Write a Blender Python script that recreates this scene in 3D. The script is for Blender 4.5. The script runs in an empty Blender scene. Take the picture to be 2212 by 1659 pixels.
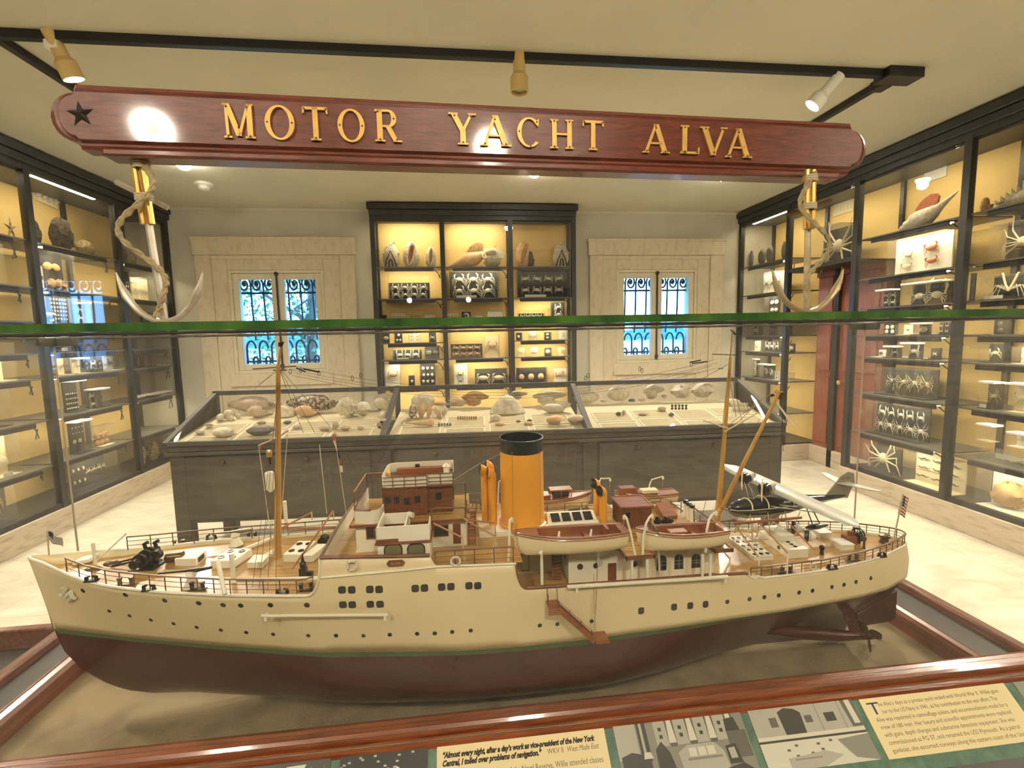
import bpy, bmesh, math, random
from math import sin, cos, pi, sqrt, atan2, radians as R_
from mathutils import Vector, Matrix, Euler
SC = bpy.context.scene
COL = SC.collection
rnd = random.Random(7)

# ------------------------------------------------------------------ camera
FPX, YAW, PITCH, ROLL = 1020.0, 0.111, 0.103, 0.020
CAM = Vector((0.0, 0.0, 1.6))
_f = Vector((sin(YAW)*cos(PITCH), cos(YAW)*cos(PITCH), -sin(PITCH)))
_r = Vector((cos(YAW), -sin(YAW), 0.0))
_d = _f.cross(_r)
_r2 = _r*cos(ROLL) + _d*sin(ROLL)
_d2 = _d*cos(ROLL) - _r*sin(ROLL)
cam = bpy.data.cameras.new('camera')
cam.sensor_width = 36.0
cam.lens = FPX*36.0/2212.0
cam.clip_start = 0.02
cam_o = bpy.data.objects.new('camera', cam)
COL.objects.link(cam_o)
m = Matrix((( _r2.x, -_d2.x, -_f.x, CAM.x), (_r2.y, -_d2.y, -_f.y, CAM.y), (_r2.z, -_d2.z, -_f.z, CAM.z), (0, 0, 0, 1)))
cam_o.matrix_world = m
SC.camera = cam_o

def at(px, py, **k):
    """point of the room where a line of sight meets a real plane (X=, Y= or Z=)"""
    v = _r2*((px-1106.0)/FPX) + _d2*((py-829.5)/FPX) + _f
    (ax, val), = k.items()
    i = 'XYZ'.index(ax)
    return CAM + v*((val-CAM[i])/v[i])

# ------------------------------------------------------------------ world, exposure, lights
W = bpy.data.worlds.new('sky')
SC.world = W
W.use_nodes = True
_n = W.node_tree.nodes
_bg = _n['Background']
_tc = _n.new('ShaderNodeTexCoord'); _sp = _n.new('ShaderNodeSeparateXYZ'); _cr = _n.new('ShaderNodeValToRGB')
W.node_tree.links.new(_tc.outputs['Generated'], _sp.inputs[0])
W.node_tree.links.new(_sp.outputs['Z'], _cr.inputs[0])
_cr.color_ramp.elements[0].position = 0.0; _cr.color_ramp.elements[0].color = (0.20, 0.52, 1.0, 1)
_cr.color_ramp.elements[1].position = 0.35; _cr.color_ramp.elements[1].color = (0.13, 0.42, 1.0, 1)
W.node_tree.links.new(_cr.outputs[0], _bg.inputs[0])
_bg.inputs[1].default_value = 5.0
vs = SC.view_settings
vs.view_transform = 'Standard'; vs.look = 'None'; vs.gamma = 1.0; vs.use_curve_mapping = False
vs.exposure = 1.4
SC.cycles.transparent_max_bounces = 40
SC.cycles.max_bounces = 6
SC.cycles.diffuse_bounces = 3
SC.cycles.glossy_bounces = 3
SC.cycles.caustics_reflective = False
SC.cycles.caustics_refractive = False
SC.cycles.sample_clamp_indirect = 4.0
LAMP = 1.0          # strength of the ceiling lamps
TUBE = 0.62          # strength of the tubes inside the wall cases

def area(name, loc, size, power, color, rot=(0, 0, 0), parent=None, shape='RECTANGLE', spread=None):
    l = bpy.data.lights.new(name, 'AREA')
    l.shape = shape; l.size = size[0]; l.size_y = size[1]
    l.energy = power; l.color = color
    if spread: l.spread = spread
    o = bpy.data.objects.new(name, l); COL.objects.link(o)
    o.rotation_euler = rot
    o.location = loc
    if parent:
        o.parent = parent; o.matrix_parent_inverse = WM[parent].inverted()
    return o

def spot(name, loc, target, power, color, angle, blend, rad, parent=None):
    l = bpy.data.lights.new(name, 'SPOT')
    l.energy = power; l.color = color; l.spot_size = R_(angle); l.spot_blend = blend; l.shadow_soft_size = rad
    o = bpy.data.objects.new(name, l); COL.objects.link(o)
    o.location = loc
    o.rotation_euler = (Vector(target)-Vector(loc)).to_track_quat('-Z', 'Y').to_euler()
    if parent:
        o.parent = parent; o.matrix_parent_inverse = WM[parent].inverted()
    return o

# ------------------------------------------------------------------ materials
def mat(name, col, rough=0.5, metal=0.0, var=0.0, scale=20.0, stretch=(1, 1, 1), col2=None, bump=0.0, bscale=None, coat=0.0, spec=0.5, detail=4.0, ramp=(0.35, 0.65), emit=None, estr=0.0, dist=0.0):
    M = bpy.data.materials.new(name); M.use_nodes = True
    N = M.node_tree.nodes; Lk = M.node_tree.links
    b = N['Principled BSDF']
    b.inputs['Base Color'].default_value = (*col, 1)
    b.inputs['Roughness'].default_value = rough
    b.inputs['Metallic'].default_value = metal
    b.inputs['Specular IOR Level'].default_value = spec
    if coat:
        b.inputs['Coat Weight'].default_value = coat; b.inputs['Coat Roughness'].default_value = 0.08
    if emit:
        b.inputs['Emission Color'].default_value = (*emit, 1); b.inputs['Emission Strength'].default_value = estr
    if var or col2 or bump:
        tc = N.new('ShaderNodeTexCoord'); mp = N.new('ShaderNodeMapping')
        mp.inputs['Scale'].default_value = stretch
        Lk.new(tc.outputs['Object'], mp.inputs[0])
    if var or col2:
        nz = N.new('ShaderNodeTexNoise'); nz.inputs['Scale'].default_value = scale; nz.inputs['Detail'].default_value = detail
        nz.inputs['Distortion'].default_value = dist
        Lk.new(mp.outputs[0], nz.inputs['Vector'])
        cr = N.new('ShaderNodeValToRGB')
        c2 = col2 if col2 else tuple(max(0, c*(1-var)) for c in col)
        cr.color_ramp.elements[0].position = ramp[0]; cr.color_ramp.elements[0].color = (*c2, 1)
        cr.color_ramp.elements[1].position = ramp[1]; cr.color_ramp.elements[1].color = (*col, 1)
        Lk.new(nz.outputs['Fac'], cr.inputs[0]); Lk.new(cr.outputs[0], b.inputs['Base Color'])
    if bump:
        n2 = N.new('ShaderNodeTexNoise'); n2.inputs['Scale'].default_value = bscale or scale; n2.inputs['Detail'].default_value = 3
        Lk.new(mp.outputs[0], n2.inputs['Vector'])
        bp = N.new('ShaderNodeBump'); bp.inputs['Strength'].default_value = bump; bp.inputs['Distance'].default_value = 0.01
        Lk.new(n2.outputs['Fac'], bp.inputs['Height']); Lk.new(bp.outputs[0], b.inputs['Normal'])
    return M

def glassmat(name, tint=(1, 1, 1), f0=0.05, dust=0.03, dustcol=(0.8, 0.8, 0.75), rough=0.0, fmul=0.9):
    """pane: clear transmission, mirror reflection growing at grazing angles, a film of dust"""
    M = bpy.data.materials.new(name); M.use_nodes = True
    N = M.node_tree.nodes; Lk = M.node_tree.links
    N.remove(N['Principled BSDF']); out = N['Material Output']
    tr = N.new('ShaderNodeBsdfTransparent'); tr.inputs[0].default_value = (*tint, 1)
    gl = N.new('ShaderNodeBsdfGlossy'); gl.inputs['Roughness'].default_value = rough
    lw = N.new('ShaderNodeLayerWeight'); lw.inputs[0].default_value = 0.5
    pw = N.new('ShaderNodeMath'); pw.operation = 'POWER'; pw.inputs[1].default_value = 5.0
    Lk.new(lw.outputs['Facing'], pw.inputs[0])
    ma = N.new('ShaderNodeMath'); ma.operation = 'MULTIPLY_ADD'; ma.inputs[1].default_value = fmul; ma.inputs[2].default_value = f0
    Lk.new(pw.outputs[0], ma.inputs[0])
    mx = N.new('ShaderNodeMixShader'); Lk.new(ma.outputs[0], mx.inputs[0]); Lk.new(tr.outputs[0], mx.inputs[1]); Lk.new(gl.outputs[0], mx.inputs[2])
    last = mx
    if dust:
        df = N.new('ShaderNodeBsdfDiffuse'); df.inputs[0].default_value = (*dustcol, 1)
        tl = N.new('ShaderNodeBsdfTranslucent'); tl.inputs[0].default_value = (*dustcol, 1)
        m2 = N.new('ShaderNodeMixShader'); m2.inputs[0].default_value = 0.5; Lk.new(df.outputs[0], m2.inputs[1]); Lk.new(tl.outputs[0], m2.inputs[2])
        tc = N.new('ShaderNodeTexCoord'); nz = N.new('ShaderNodeTexNoise'); nz.inputs['Scale'].default_value = 2.5; nz.inputs['Detail'].default_value = 5
        Lk.new(tc.outputs['Object'], nz.inputs['Vector'])
        mr = N.new('ShaderNodeMapRange'); mr.inputs[1].default_value = 0.35; mr.inputs[2].default_value = 0.7; mr.inputs[3].default_value = dust*0.6; mr.inputs[4].default_value = dust*1.5
        Lk.new(nz.outputs['Fac'], mr.inputs[0])
        m3 = N.new('ShaderNodeMixShader'); Lk.new(mr.outputs[0], m3.inputs[0]); Lk.new(mx.outputs[0], m3.inputs[1]); Lk.new(m2.outputs[0], m3.inputs[2])
        last = m3
    Lk.new(last.outputs[0], out.inputs[0])
    return M

MT = {}
def mk(key, *a, **k): MT[key] = mat(key, *a, **k)
mk('wall_plaster', (0.56, 0.53, 0.43), 0.9, var=0.10, scale=3, bump=0.05, bscale=60)
mk('ceiling_plaster', (0.62, 0.58, 0.46), 0.92, var=0.07, scale=1.5, bump=0.04, bscale=40)
mk('travertine', (0.60, 0.52, 0.39), 0.65, col2=(0.50, 0.42, 0.31), scale=11, stretch=(1.6, 1.6, 0.8), ramp=(0.28, 0.52), bump=0.25, bscale=30, detail=8)
mk('travertine_flat', (0.56, 0.47, 0.35), 0.6, col2=(0.42, 0.33, 0.23), scale=7, stretch=(1, 1, 5), ramp=(0.3, 0.5), bump=0.15, bscale=18)
mk('cream_wood', (0.66, 0.60, 0.45), 0.5, var=0.06, scale=8)
mk('black_wood', (0.030, 0.029, 0.026), 0.42, var=0.3, scale=30, stretch=(1, 1, 0.15))
mk('grey_shelf', (0.12, 0.115, 0.10), 0.35, var=0.2, scale=10)
mk('black_metal', (0.018, 0.018, 0.02), 0.35, metal=0.3)
mk('yellow_paint', (0.80, 0.57, 0.22), 0.85, var=0.06, scale=4)
mk('mahogany', (0.17, 0.036, 0.018), 0.28, col2=(0.070, 0.014, 0.009), scale=16, stretch=(1.2, 9, 9), ramp=(0.3, 0.7), bump=0.12, bscale=160, coat=0.3, dist=1.0)
mk('rail_mahogany', (0.30, 0.085, 0.028), 0.30, col2=(0.13, 0.030, 0.012), scale=10, stretch=(1, 14, 14), ramp=(0.3, 0.65), bump=0.08, bscale=20, coat=0.4, dist=0.6)
mk('side_mahogany', (0.22, 0.065, 0.035), 0.30, col2=(0.10, 0.026, 0.015), scale=10, stretch=(14, 1, 14), ramp=(0.3, 0.65), coat=0.4)
mk('dark_panel', (0.035, 0.028, 0.02), 0.4, var=0.4, scale=6)
mk('red_door', (0.30, 0.085, 0.040), 0.4, col2=(0.19, 0.05, 0.025), scale=12, stretch=(8, 8, 0.6))
mk('felt', (0.25, 0.19, 0.105), 0.95, col2=(0.16, 0.12, 0.068), scale=14, ramp=(0.3, 0.55), bump=0.2, bscale=200)
mk('table_wood', (0.080, 0.066, 0.050), 0.5, var=0.35, scale=12, stretch=(0.5, 2, 2), detail=5)
mk('table_frame', (0.085, 0.08, 0.07), 0.45, var=0.25, scale=20)
mk('tray_paper', (0.70, 0.61, 0.40), 0.9, var=0.10, scale=12)
mk('tray_card', (0.52, 0.44, 0.27), 0.9, var=0.12, scale=20)
mk('tray_line', (0.80, 0.74, 0.58), 0.85)
mk('ship_white', (0.78, 0.65, 0.385), 0.38, var=0.06, scale=6, coat=0.15)
mk('ship_paint', (0.82, 0.77, 0.61), 0.4, var=0.08, scale=25)
mk('ship_red', (0.060, 0.006, 0.004), 0.25, var=0.3, scale=5, coat=0.25)
mk('ship_green', (0.055, 0.10, 0.035), 0.4)
mk('deck', (0.50, 0.30, 0.095), 0.25, col2=(0.34, 0.19, 0.055), scale=8, stretch=(1, 30, 1), ramp=(0.35, 0.6), coat=0.5)
mk('varnish', (0.21, 0.065, 0.022), 0.32, col2=(0.12, 0.035, 0.014), scale=40, stretch=(1, 1, 4), coat=0.3)
mk('rail_brown', (0.16, 0.085, 0.032), 0.45, var=0.2, scale=60)
mk('mast', (0.50, 0.28, 0.055), 0.4, col2=(0.38, 0.19, 0.04), scale=30, stretch=(3, 3, 0.5))
mk('spar', (0.40, 0.19, 0.06), 0.4, var=0.25, scale=30)
mk('buff', (0.80, 0.36, 0.030), 0.33, var=0.10, scale=10, coat=0.3)
mk('funnel_black', (0.018, 0.022, 0.022), 0.25)
mk('gunmetal', (0.035, 0.03, 0.024), 0.35, metal=0.6, var=0.4, scale=60)
mk('bronze', (0.14, 0.09, 0.045), 0.35, metal=0.7, var=0.3, scale=60)
mk('brass', (0.72, 0.46, 0.13), 0.32, metal=0.75, var=0.2, scale=60)
mk('letter_brass', (0.70, 0.42, 0.11), 0.45, metal=0.35, var=0.2, scale=40)
mk('porthole', (0.03, 0.022, 0.016), 0.25)
mk('dark_glass', (0.015, 0.018, 0.018), 0.12)
mk('shade_window', (0.16, 0.14, 0.07), 0.4)
mk('boat_brown', (0.30, 0.105, 0.035), 0.35, col2=(0.20, 0.06, 0.02), scale=20, stretch=(1, 6, 1), coat=0.2)
mk('navy', (0.012, 0.014, 0.022), 0.15, coat=0.5)
mk('alu', (0.56, 0.56, 0.50), 0.36, metal=0.35, var=0.08, scale=20)
mk('alu_dark', (0.30, 0.28, 0.20), 0.5, metal=0.2)
mk('rope', (0.40, 0.31, 0.17), 0.8, var=0.4, scale=90)
mk('twine', (0.50, 0.42, 0.28), 0.8)
mk('wire', (0.10, 0.07, 0.04), 0.6)
mk('antique_metal', (0.48, 0.40, 0.25), 0.42, metal=0.5, col2=(0.30, 0.22, 0.12), scale=25)
mk('old_silver', (0.58, 0.54, 0.46), 0.4, metal=0.5, col2=(0.40, 0.34, 0.26), scale=30)
mk('cable', (0.02, 0.02, 0.02), 0.6)
mk('flag_red', (0.42, 0.07, 0.05), 0.8); mk('flag_white', (0.72, 0.66, 0.52), 0.8); mk('flag_blue', (0.02, 0.025, 0.05), 0.8)
mk('card_white', (0.80, 0.77, 0.64), 0.8, var=0.04, scale=10)
mk('card_cream', (0.76, 0.66, 0.42), 0.8)
mk('paper', (0.88, 0.74, 0.44), 0.7)
mk('card_black', (0.016, 0.017, 0.018), 0.8)
mk('lid_white', (0.82, 0.80, 0.70), 0.7)
mk('bone', (0.72, 0.65, 0.46), 0.7, col2=(0.50, 0.42, 0.26), scale=60)
mk('bone_white', (0.84, 0.81, 0.70), 0.7, col2=(0.62, 0.56, 0.42), scale=50)
mk('tan_shell', (0.60, 0.38, 0.16), 0.6, col2=(0.36, 0.19, 0.07), scale=50)
mk('orange_shell', (0.55, 0.16, 0.06), 0.5, col2=(0.38, 0.10, 0.04), scale=30)
mk('peach_shell', (0.74, 0.52, 0.30), 0.45, col2=(0.62, 0.36, 0.16), scale=14)
mk('white_shell', (0.78, 0.72, 0.56), 0.5, col2=(0.52, 0.44, 0.30), scale=30, bump=0.3)
mk('pink_shell', (0.62, 0.50, 0.38), 0.5, col2=(0.46, 0.34, 0.24), scale=16, bump=0.3)
mk('spot_shell', (0.56, 0.46, 0.34), 0.5, col2=(0.10, 0.07, 0.05), scale=45, ramp=(0.47, 0.53), bump=0.3)
mk('coral_dark', (0.10, 0.075, 0.05), 0.9, col2=(0.03, 0.022, 0.016), scale=40, bump=0.8)
mk('slab', (0.50, 0.38, 0.20), 0.9, col2=(0.25, 0.17, 0.08), scale=40, bump=0.6)
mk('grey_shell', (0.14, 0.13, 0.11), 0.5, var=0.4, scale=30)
mk('green_panel', (0.12, 0.215, 0.15), 0.5, col2=(0.06, 0.135, 0.095), scale=45, bump=0.15, bscale=120)
mk('ink', (0.05, 0.04, 0.03), 0.8); mk('ink_blue', (0.04, 0.06, 0.14), 0.8); mk('ink_soft', (0.20, 0.16, 0.09), 0.8)
for i, v in enumerate((0.012, 0.05, 0.12, 0.24, 0.42, 0.64)):
    mk('print_grey%d' % i, (v*1.02, v*0.98, v*0.84), 0.45)
mk('marble', (0.66, 0.61, 0.49), 0.22, col2=(0.52, 0.47, 0.36), scale=2.2, stretch=(1, 2.2, 1), dist=1.5, ramp=(0.3, 0.62))
mk('lampshell', (0.60, 0.42, 0.16), 0.5); mk('lamp_white', (0.78, 0.76, 0.68), 0.5)
mk('bulb', (1, 1, 1), 0.5, emit=(1.0, 0.93, 0.75), estr=40.0)
mk('bulb_off', (0.7, 0.66, 0.5), 0.15, metal=0.6)
mk('tube', (1, 1, 1), 0.5, emit=(1.0, 0.92, 0.66), estr=6.0)
mk('iron', (0.03, 0.035, 0.05), 0.6)
mk('leaf', (0.30, 0.42, 0.20), 0.5, col2=(0.10, 0.20, 0.10), scale=3)
mk('twig', (0.12, 0.10, 0.07), 0.9)
mk('lawn', (0.10, 0.30, 0.16), 0.9, col2=(0.25, 0.42, 0.26), scale=1.5)
mk('water', (0.03, 0.12, 0.15), 0.2)
mk('hill', (0.05, 0.20, 0.22), 0.95, col2=(0.02, 0.10, 0.14), scale=0.5)
mk('sealant', (0.16, 0.15, 0.12), 0.5, var=0.5, scale=40, stretch=(1, 1, 1))
mk('clamp', (0.10, 0.10, 0.07), 0.4)
MT['pane'] = glassmat('pane', f0=0.042, dust=0.008)
MT['case_glass'] = glassmat('case_glass', f0=0.026, dust=0.007, dustcol=(0.75, 0.74, 0.70))
MT['case_glass_back'] = glassmat('case_glass_back', f0=0.026, dust=0.012, dustcol=(0.75, 0.74, 0.70))
MT['acrylic'] = glassmat('acrylic', f0=0.035, dust=0.02)
MT['window_pane'] = glassmat('window_pane', f0=0.03, dust=0.0)
MT['glass_edge'] = mat('glass_edge', (0.06, 0.14, 0.03), 0.15, col2=(0.02, 0.06, 0.02), scale=6, stretch=(3, 1, 1))

# ------------------------------------------------------------------ mesh helpers
WM = {}
class MB:
    def __init__(s, T=None):
        s.v = []; s.f = []; s.mi = []; s.T = T; s.cur = 0
    def add(s, pts):
        b = len(s.v)
        for p in pts:
            p = Vector(p)
            s.v.append(s.T(p) if s.T else p)
        return b
    def poly(s, pts):
        b = s.add(pts); s.f.append(tuple(range(b, b+len(pts)))); s.mi.append(s.cur); return s
    def faces(s, pts, fs):
        b = s.add(pts)
        for f in fs:
            s.f.append(tuple(b+i for i in f)); s.mi.append(s.cur)
        return s
    def box(s, x0, x1, y0, y1, z0, z1):
        x0, x1 = min(x0, x1), max(x0, x1); y0, y1 = min(y0, y1), max(y0, y1); z0, z1 = min(z0, z1), max(z0, z1)
        return s.faces([(x0,y0,z0),(x1,y0,z0),(x1,y1,z0),(x0,y1,z0),(x0,y0,z1),(x1,y0,z1),(x1,y1,z1),(x0,y1,z1)],
                       [(3,2,1,0),(4,5,6,7),(0,1,5,4),(1,2,6,5),(2,3,7,6),(3,0,4,7)])
    def hexa(s, bot, top):
        return s.faces(list(bot)+list(top), [(3,2,1,0),(4,5,6,7),(0,1,5,4),(1,2,6,5),(2,3,7,6),(3,0,4,7)])
    def prism(s, pts, vec):
        """polygon pts extruded along vec"""
        n = len(pts); vec = Vector(vec)
        a = [Vector(p) for p in pts]
        return s.faces(a+[p+vec for p in a], [tuple(range(n-1, -1, -1)), tuple(range(n, 2*n))]+[(i, (i+1) % n, n+(i+1) % n, n+i) for i in range(n)])
    def rings(s, rings, closed=True, cap0=True, cap1=True, loop=False):
        n = len(rings[0]); pts = [p for r in rings for p in r]; fs = []
        L = len(rings)
        for i in range(L if loop else L-1):
            j = (i+1) % L
            for k in range(n if closed else n-1):
                k2 = (k+1) % n
                fs.append((i*n+k, i*n+k2, j*n+k2, j*n+k))
        if not loop and closed:
            if cap0: fs.append(tuple(range(n-1, -1, -1)))
            if cap1: fs.append(tuple((L-1)*n+k for k in range(n)))
        return s.faces(pts, fs)
    def tube(s, pts, r, n=6, cap=True, closed=False, flat=1.0):
        pts = [Vector(p) for p in pts]; L = len(pts)
        rr = r if isinstance(r, (list, tuple)) else [r]*L
        rings = []; up = None
        for i in range(L):
            if closed: t = pts[(i+1) % L]-pts[i-1]
            else: t = pts[min(i+1, L-1)]-pts[max(i-1, 0)]
            if t.length < 1e-9: t = Vector((0, 0, 1))
            t.normalize()
            if up is None: up = Vector((0, 0, 1)) if abs(t.z) < 0.9 else Vector((0, 1, 0))
            a = t.cross(up)
            if a.length < 1e-6: a = t.cross(Vector((1, 0, 0)))
            a.normalize(); b = a.cross(t); up = b
            rings.append([pts[i]+a*(rr[i]*cos(2*pi*k/n))+b*(rr[i]*flat*sin(2*pi*k/n)) for k in range(n)])
        return s.rings(rings, cap0=cap, cap1=cap, loop=closed)
    def lathe(s, prof, c=(0, 0, 0), axis=(0, 0, 1), n=20, sx=1.0, sy=1.0, cap=True):
        ax = Vector(axis).normalized(); c = Vector(c)
        a = ax.cross(Vector((0, 1, 0)))
        if a.length < 1e-3: a = ax.cross(Vector((1, 0, 0)))
        a.normalize(); b = ax.cross(a)
        if abs(ax.z) > 0.99: a, b = Vector((1, 0, 0)), Vector((0, 1 if ax.z > 0 else -1, 0))
        rings = [[c+ax*z+a*(r*sx*cos(2*pi*k/n))+b*(r*sy*sin(2*pi*k/n)) for k in range(n)] for r, z in prof]
        return s.rings(rings, cap0=cap, cap1=cap)
    def ell(s, c, r, nu=12, nv=8):
        c = Vector(c); rings = []
        for j in range(nv+1):
            t = pi*j/nv; q = max(sin(t), 0.02)
            rings.append([c+Vector((r[0]*q*cos(2*pi*k/nu), r[1]*q*sin(2*pi*k/nu), -r[2]*cos(t))) for k in range(nu)])
        return s.rings(rings)
    def build(s, name, mats, parent=None, smooth=0.6, bevel=0.0, loc=None, local=False):
        me = bpy.data.meshes.new(name)
        vs_ = s.v
        inv = None
        if parent is not None and not local:
            inv = WM[parent].inverted()
            vs_ = [inv @ p for p in vs_]
        elif parent is None and loc is not None and not local:
            L = Vector(loc); vs_ = [p-L for p in vs_]
        me.from_pydata([tuple(p) for p in vs_], [], s.f)
        if isinstance(mats, str): mats = [mats]
        for k in mats: me.materials.append(MT[k])
        if len(mats) > 1: me.polygons.foreach_set('material_index', s.mi)
        me.validate(); 
        bm = bmesh.new(); bm.from_mesh(me); bmesh.ops.recalc_face_normals(bm, faces=bm.faces); bm.to_mesh(me); bm.free()
        if smooth:
            me.polygons.foreach_set('use_smooth', [True]*len(me.polygons))
            me.set_sharp_from_angle(angle=smooth)
        me.update()
        o = bpy.data.objects.new(name, me); COL.objects.link(o)
        if parent is not None:
            o.parent = parent; WM[o] = WM[parent].copy()
        else:
            if loc is not None: o.location = loc
            WM[o] = Matrix.Translation(loc if loc is not None else (0, 0, 0))
        if bevel:
            bv = o.modifiers.new('bevel', 'BEVEL'); bv.width = bevel; bv.segments = 2; bv.limit_method = 'ANGLE'; bv.angle_limit = 0.6
        return o

def thing(name, label, cat, loc=(0, 0, 0), rotz=0.0, group=None):
    o = bpy.data.objects.new(name, None); COL.objects.link(o)
    o.empty_display_size = 0.05
    o.location = loc; o.rotation_euler = (0, 0, rotz)
    WM[o] = Matrix.Translation(loc) @ Matrix.Rotation(rotz, 4, 'Z')
    return tag(o, label, cat, group)
def tag(o, label, cat, group=None):
    o['label'] = label; o['category'] = cat
    if group: o['group'] = group
    return o
def struct(name, mb, mats, bevel=0.0, smooth=0.6):
    o = mb.build(name, mats, smooth=smooth, bevel=bevel); o['kind'] = 'structure'; return o
def lab(o, label): o['label'] = label; return o
def text(body, size, loc, M3, matk, parent, align='LEFT', shear=0.0, bold=0.0, width=1.0, name='lettering', fit=None):
    c = bpy.data.curves.new(name, 'FONT'); c.body = body; c.size = size; c.align_x = align; c.shear = shear; c.offset = bold
    c.extrude = 0.0; c.resolution_u = 2
    c.materials.append(MT[matk])
    o = bpy.data.objects.new(name, c); COL.objects.link(o)
    MW = Matrix.Translation(loc) @ M3.to_4x4() @ Matrix.Diagonal((width, 1, 1, 1))
    dg = bpy.context.evaluated_depsgraph_get(); dg.update()
    me = bpy.data.meshes.new_from_object(o.evaluated_get(dg)); bpy.data.objects.remove(o); me.name = name
    if not me.materials: me.materials.append(MT[matk])
    o = bpy.data.objects.new(name, me); COL.objects.link(o)
    if fit: k = fit/max(max(v.co.x for v in me.vertices)-min(v.co.x for v in me.vertices), 1e-6); MW = MW @ Matrix.Diagonal((k, 1, 1, 1))
    o.parent = parent; o.matrix_basis = WM[parent].inverted() @ MW
    return o
def lerp(a, b, t): return a+(b-a)*t
def interp(x, tab):
    if x <= tab[0][0]: return tab[0][1]
    for (a, b), (c, d) in zip(tab, tab[1:]):
        if x <= c: return b+(d-b)*(x-a)/(c-a)
    return tab[-1][1]

# ------------------------------------------------------------------ the room
XL, XR, YB, YF, ZC = -3.95, 4.40, 6.25, -4.6, 3.2
struct('floor', MB().box(XL-0.3, XR+0.6, YF, YB+0.3, -0.1, 0.0), 'marble')
struct('ceiling', MB().box(XL-0.3, XR+0.6, YF, YB+0.3, ZC, ZC+0.1), 'ceiling_plaster')
# joints between the marble slabs
b = MB()
for i in range(-3, 5): b.box(XL, XR, 0.55+i*1.2, 0.553+i*1.2, 0.0, 0.0006)
for i in range(-4, 6): b.box(i*0.9-0.1, i*0.9-0.097, YF, YB, 0.0, 0.0006)
struct('floor_joints', b, 'travertine_flat')
# the two windows of the far wall: (casement x0, x1, z0, z1) , (stone surround x0, x1, top)
WINS = [((-2.77, -1.645, 1.19, 2.455), (-3.145, -1.24, 2.835)), ((2.13, 3.262, 1.19, 2.44), (1.735, 3.635, 2.825))]
b = MB(); T = 0.34
xs = [XL-0.3, WINS[0][0][0], WINS[0][0][1], WINS[1][0][0], WINS[1][0][1], XR+0.6]
for i in (0, 2, 4): b.box(xs[i], xs[i+1], YB, YB+T, 0, ZC)
for (x0, x1, z0, z1), _ in WINS:
    b.box(x0, x1, YB, YB+T, 0, z0); b.box(x0, x1, YB, YB+T, z1, ZC)
struct('wall_back', b, 'wall_plaster')
struct('wall_left', MB().box(XL-0.3, XL, YF, YB, 0, ZC), 'wall_plaster')
struct('wall_right', MB().box(XR, XR+0.3, YF, YB, 0, ZC), 'wall_plaster')
struct('wall_front', MB().box(XL-0.3, XR+0.6, YF-0.2, YF, 0, ZC), 'dark_panel')
struct('trim_cornice', MB().box(XL, XR, YB-0.012, YB, ZC-0.035, ZC), 'ceiling_plaster')

for wi, ((x0, x1, z0, z1), (sx0, sx1, sz)) in enumerate(WINS):
    b = MB()
    y = YB
    b.box(sx0, sx1, y-0.075, y, sz-0.20, sz)                       # head
    b.box(sx0-0.01, sx1+0.01, y-0.085, y, sz-0.022, sz+0.012)
    b.box(sx0+0.02, sx0+0.20, y-0.06, y, 0, sz-0.20)
    b.box(sx1-0.20, sx1-0.02, y-0.06, y, 0, sz-0.20)
    b.box(sx0+0.20, x0, y-0.04, y, 0, sz-0.20); b.box(x1, sx1-0.20, y-0.04, y, 0, sz-0.20)
    b.box(sx0+0.20, sx1-0.20, y-0.05, y, sz-0.25, sz-0.20)
    b.box(x0, x1, y-0.04, y, z1, sz-0.20)
    b.box(x0-0.05, x1+0.05, y-0.06, y, z0-0.16, z0)
    b.box(x0, x1, y-0.04, y, 0, z0-0.16)
    struct('trim_%d' % (wi+1), b, 'travertine', bevel=0.006)
    # casement
    xm = (x0+x1)/2
    b = MB(); yy = YB+0.02
    b.box(x0, x0+0.035, yy-0.05, yy+0.06, z0, z1); b.box(x1-0.035, x1, yy-0.05, yy+0.06, z0, z1)
    b.box(x0+0.035, x1-0.035, yy-0.05, yy+0.06, z1-0.035, z1); b.box(x0+0.035, x1-0.035, yy-0.05, yy+0.06, z0, z0+0.035)
    w = struct('window_%d' % (wi+1), b, 'cream_wood', bevel=0.004)
    for sgn in (0, 1):
        a0 = x0+0.037 if sgn == 0 else xm+0.002
        a1 = xm-0.002 if sgn == 0 else x1-0.037
        f = 0.072; c = MB()
        c.box(a0, a0+f, yy-0.03, yy+0.03, z0+0.037, z1-0.037); c.box(a1-f, a1, yy-0.03, yy+0.03, z0+0.037, z1-0.037)
        c.box(a0+f, a1-f, yy-0.03, yy+0.03, z1-0.037-f, z1-0.037); c.box(a0+f, a1-f, yy-0.03, yy+0.03, z0+0.037, z0+0.037+f)
        sa = c.build('sash', 'cream_wood', w, bevel=0.004)
        MB().box(a0+f, a1-f, yy-0.003, yy+0.003, z0+0.037+f, z1-0.037-f).build('pane', 'window_pane', sa, smooth=0)
        hx = a0 if sgn == 0 else a1
        c = MB()
        for hz in (z0+0.2, z1-0.22): c.lathe([(0.011, 0), (0.011, 0.1)], (hx, yy-0.045, hz), n=8)
        c.build('hinge', 'cream_wood', w)
    c = MB()
    c.tube([(xm, yy-0.05, z0+0.04), (xm, yy-0.05, z1-0.04)], 0.011, 8)
    for q in (z1-0.07, (z0+z1)/2-0.02, z0+0.06): c.lathe([(0.012, 0), (0.024, 0.012), (0.024, 0.035), (0.012, 0.05)], (xm, yy-0.05, q), n=10)
    c.tube([(xm, yy-0.05, (z0+z1)/2), (xm+0.01, yy-0.09, (z0+z1)/2), (xm+0.05, yy-0.10, (z0+z1)/2-0.02)], 0.009, 6)
    lab(c.build('window_bolt', 'iron', w), 'dark iron locking rod down the middle of the window')

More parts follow.
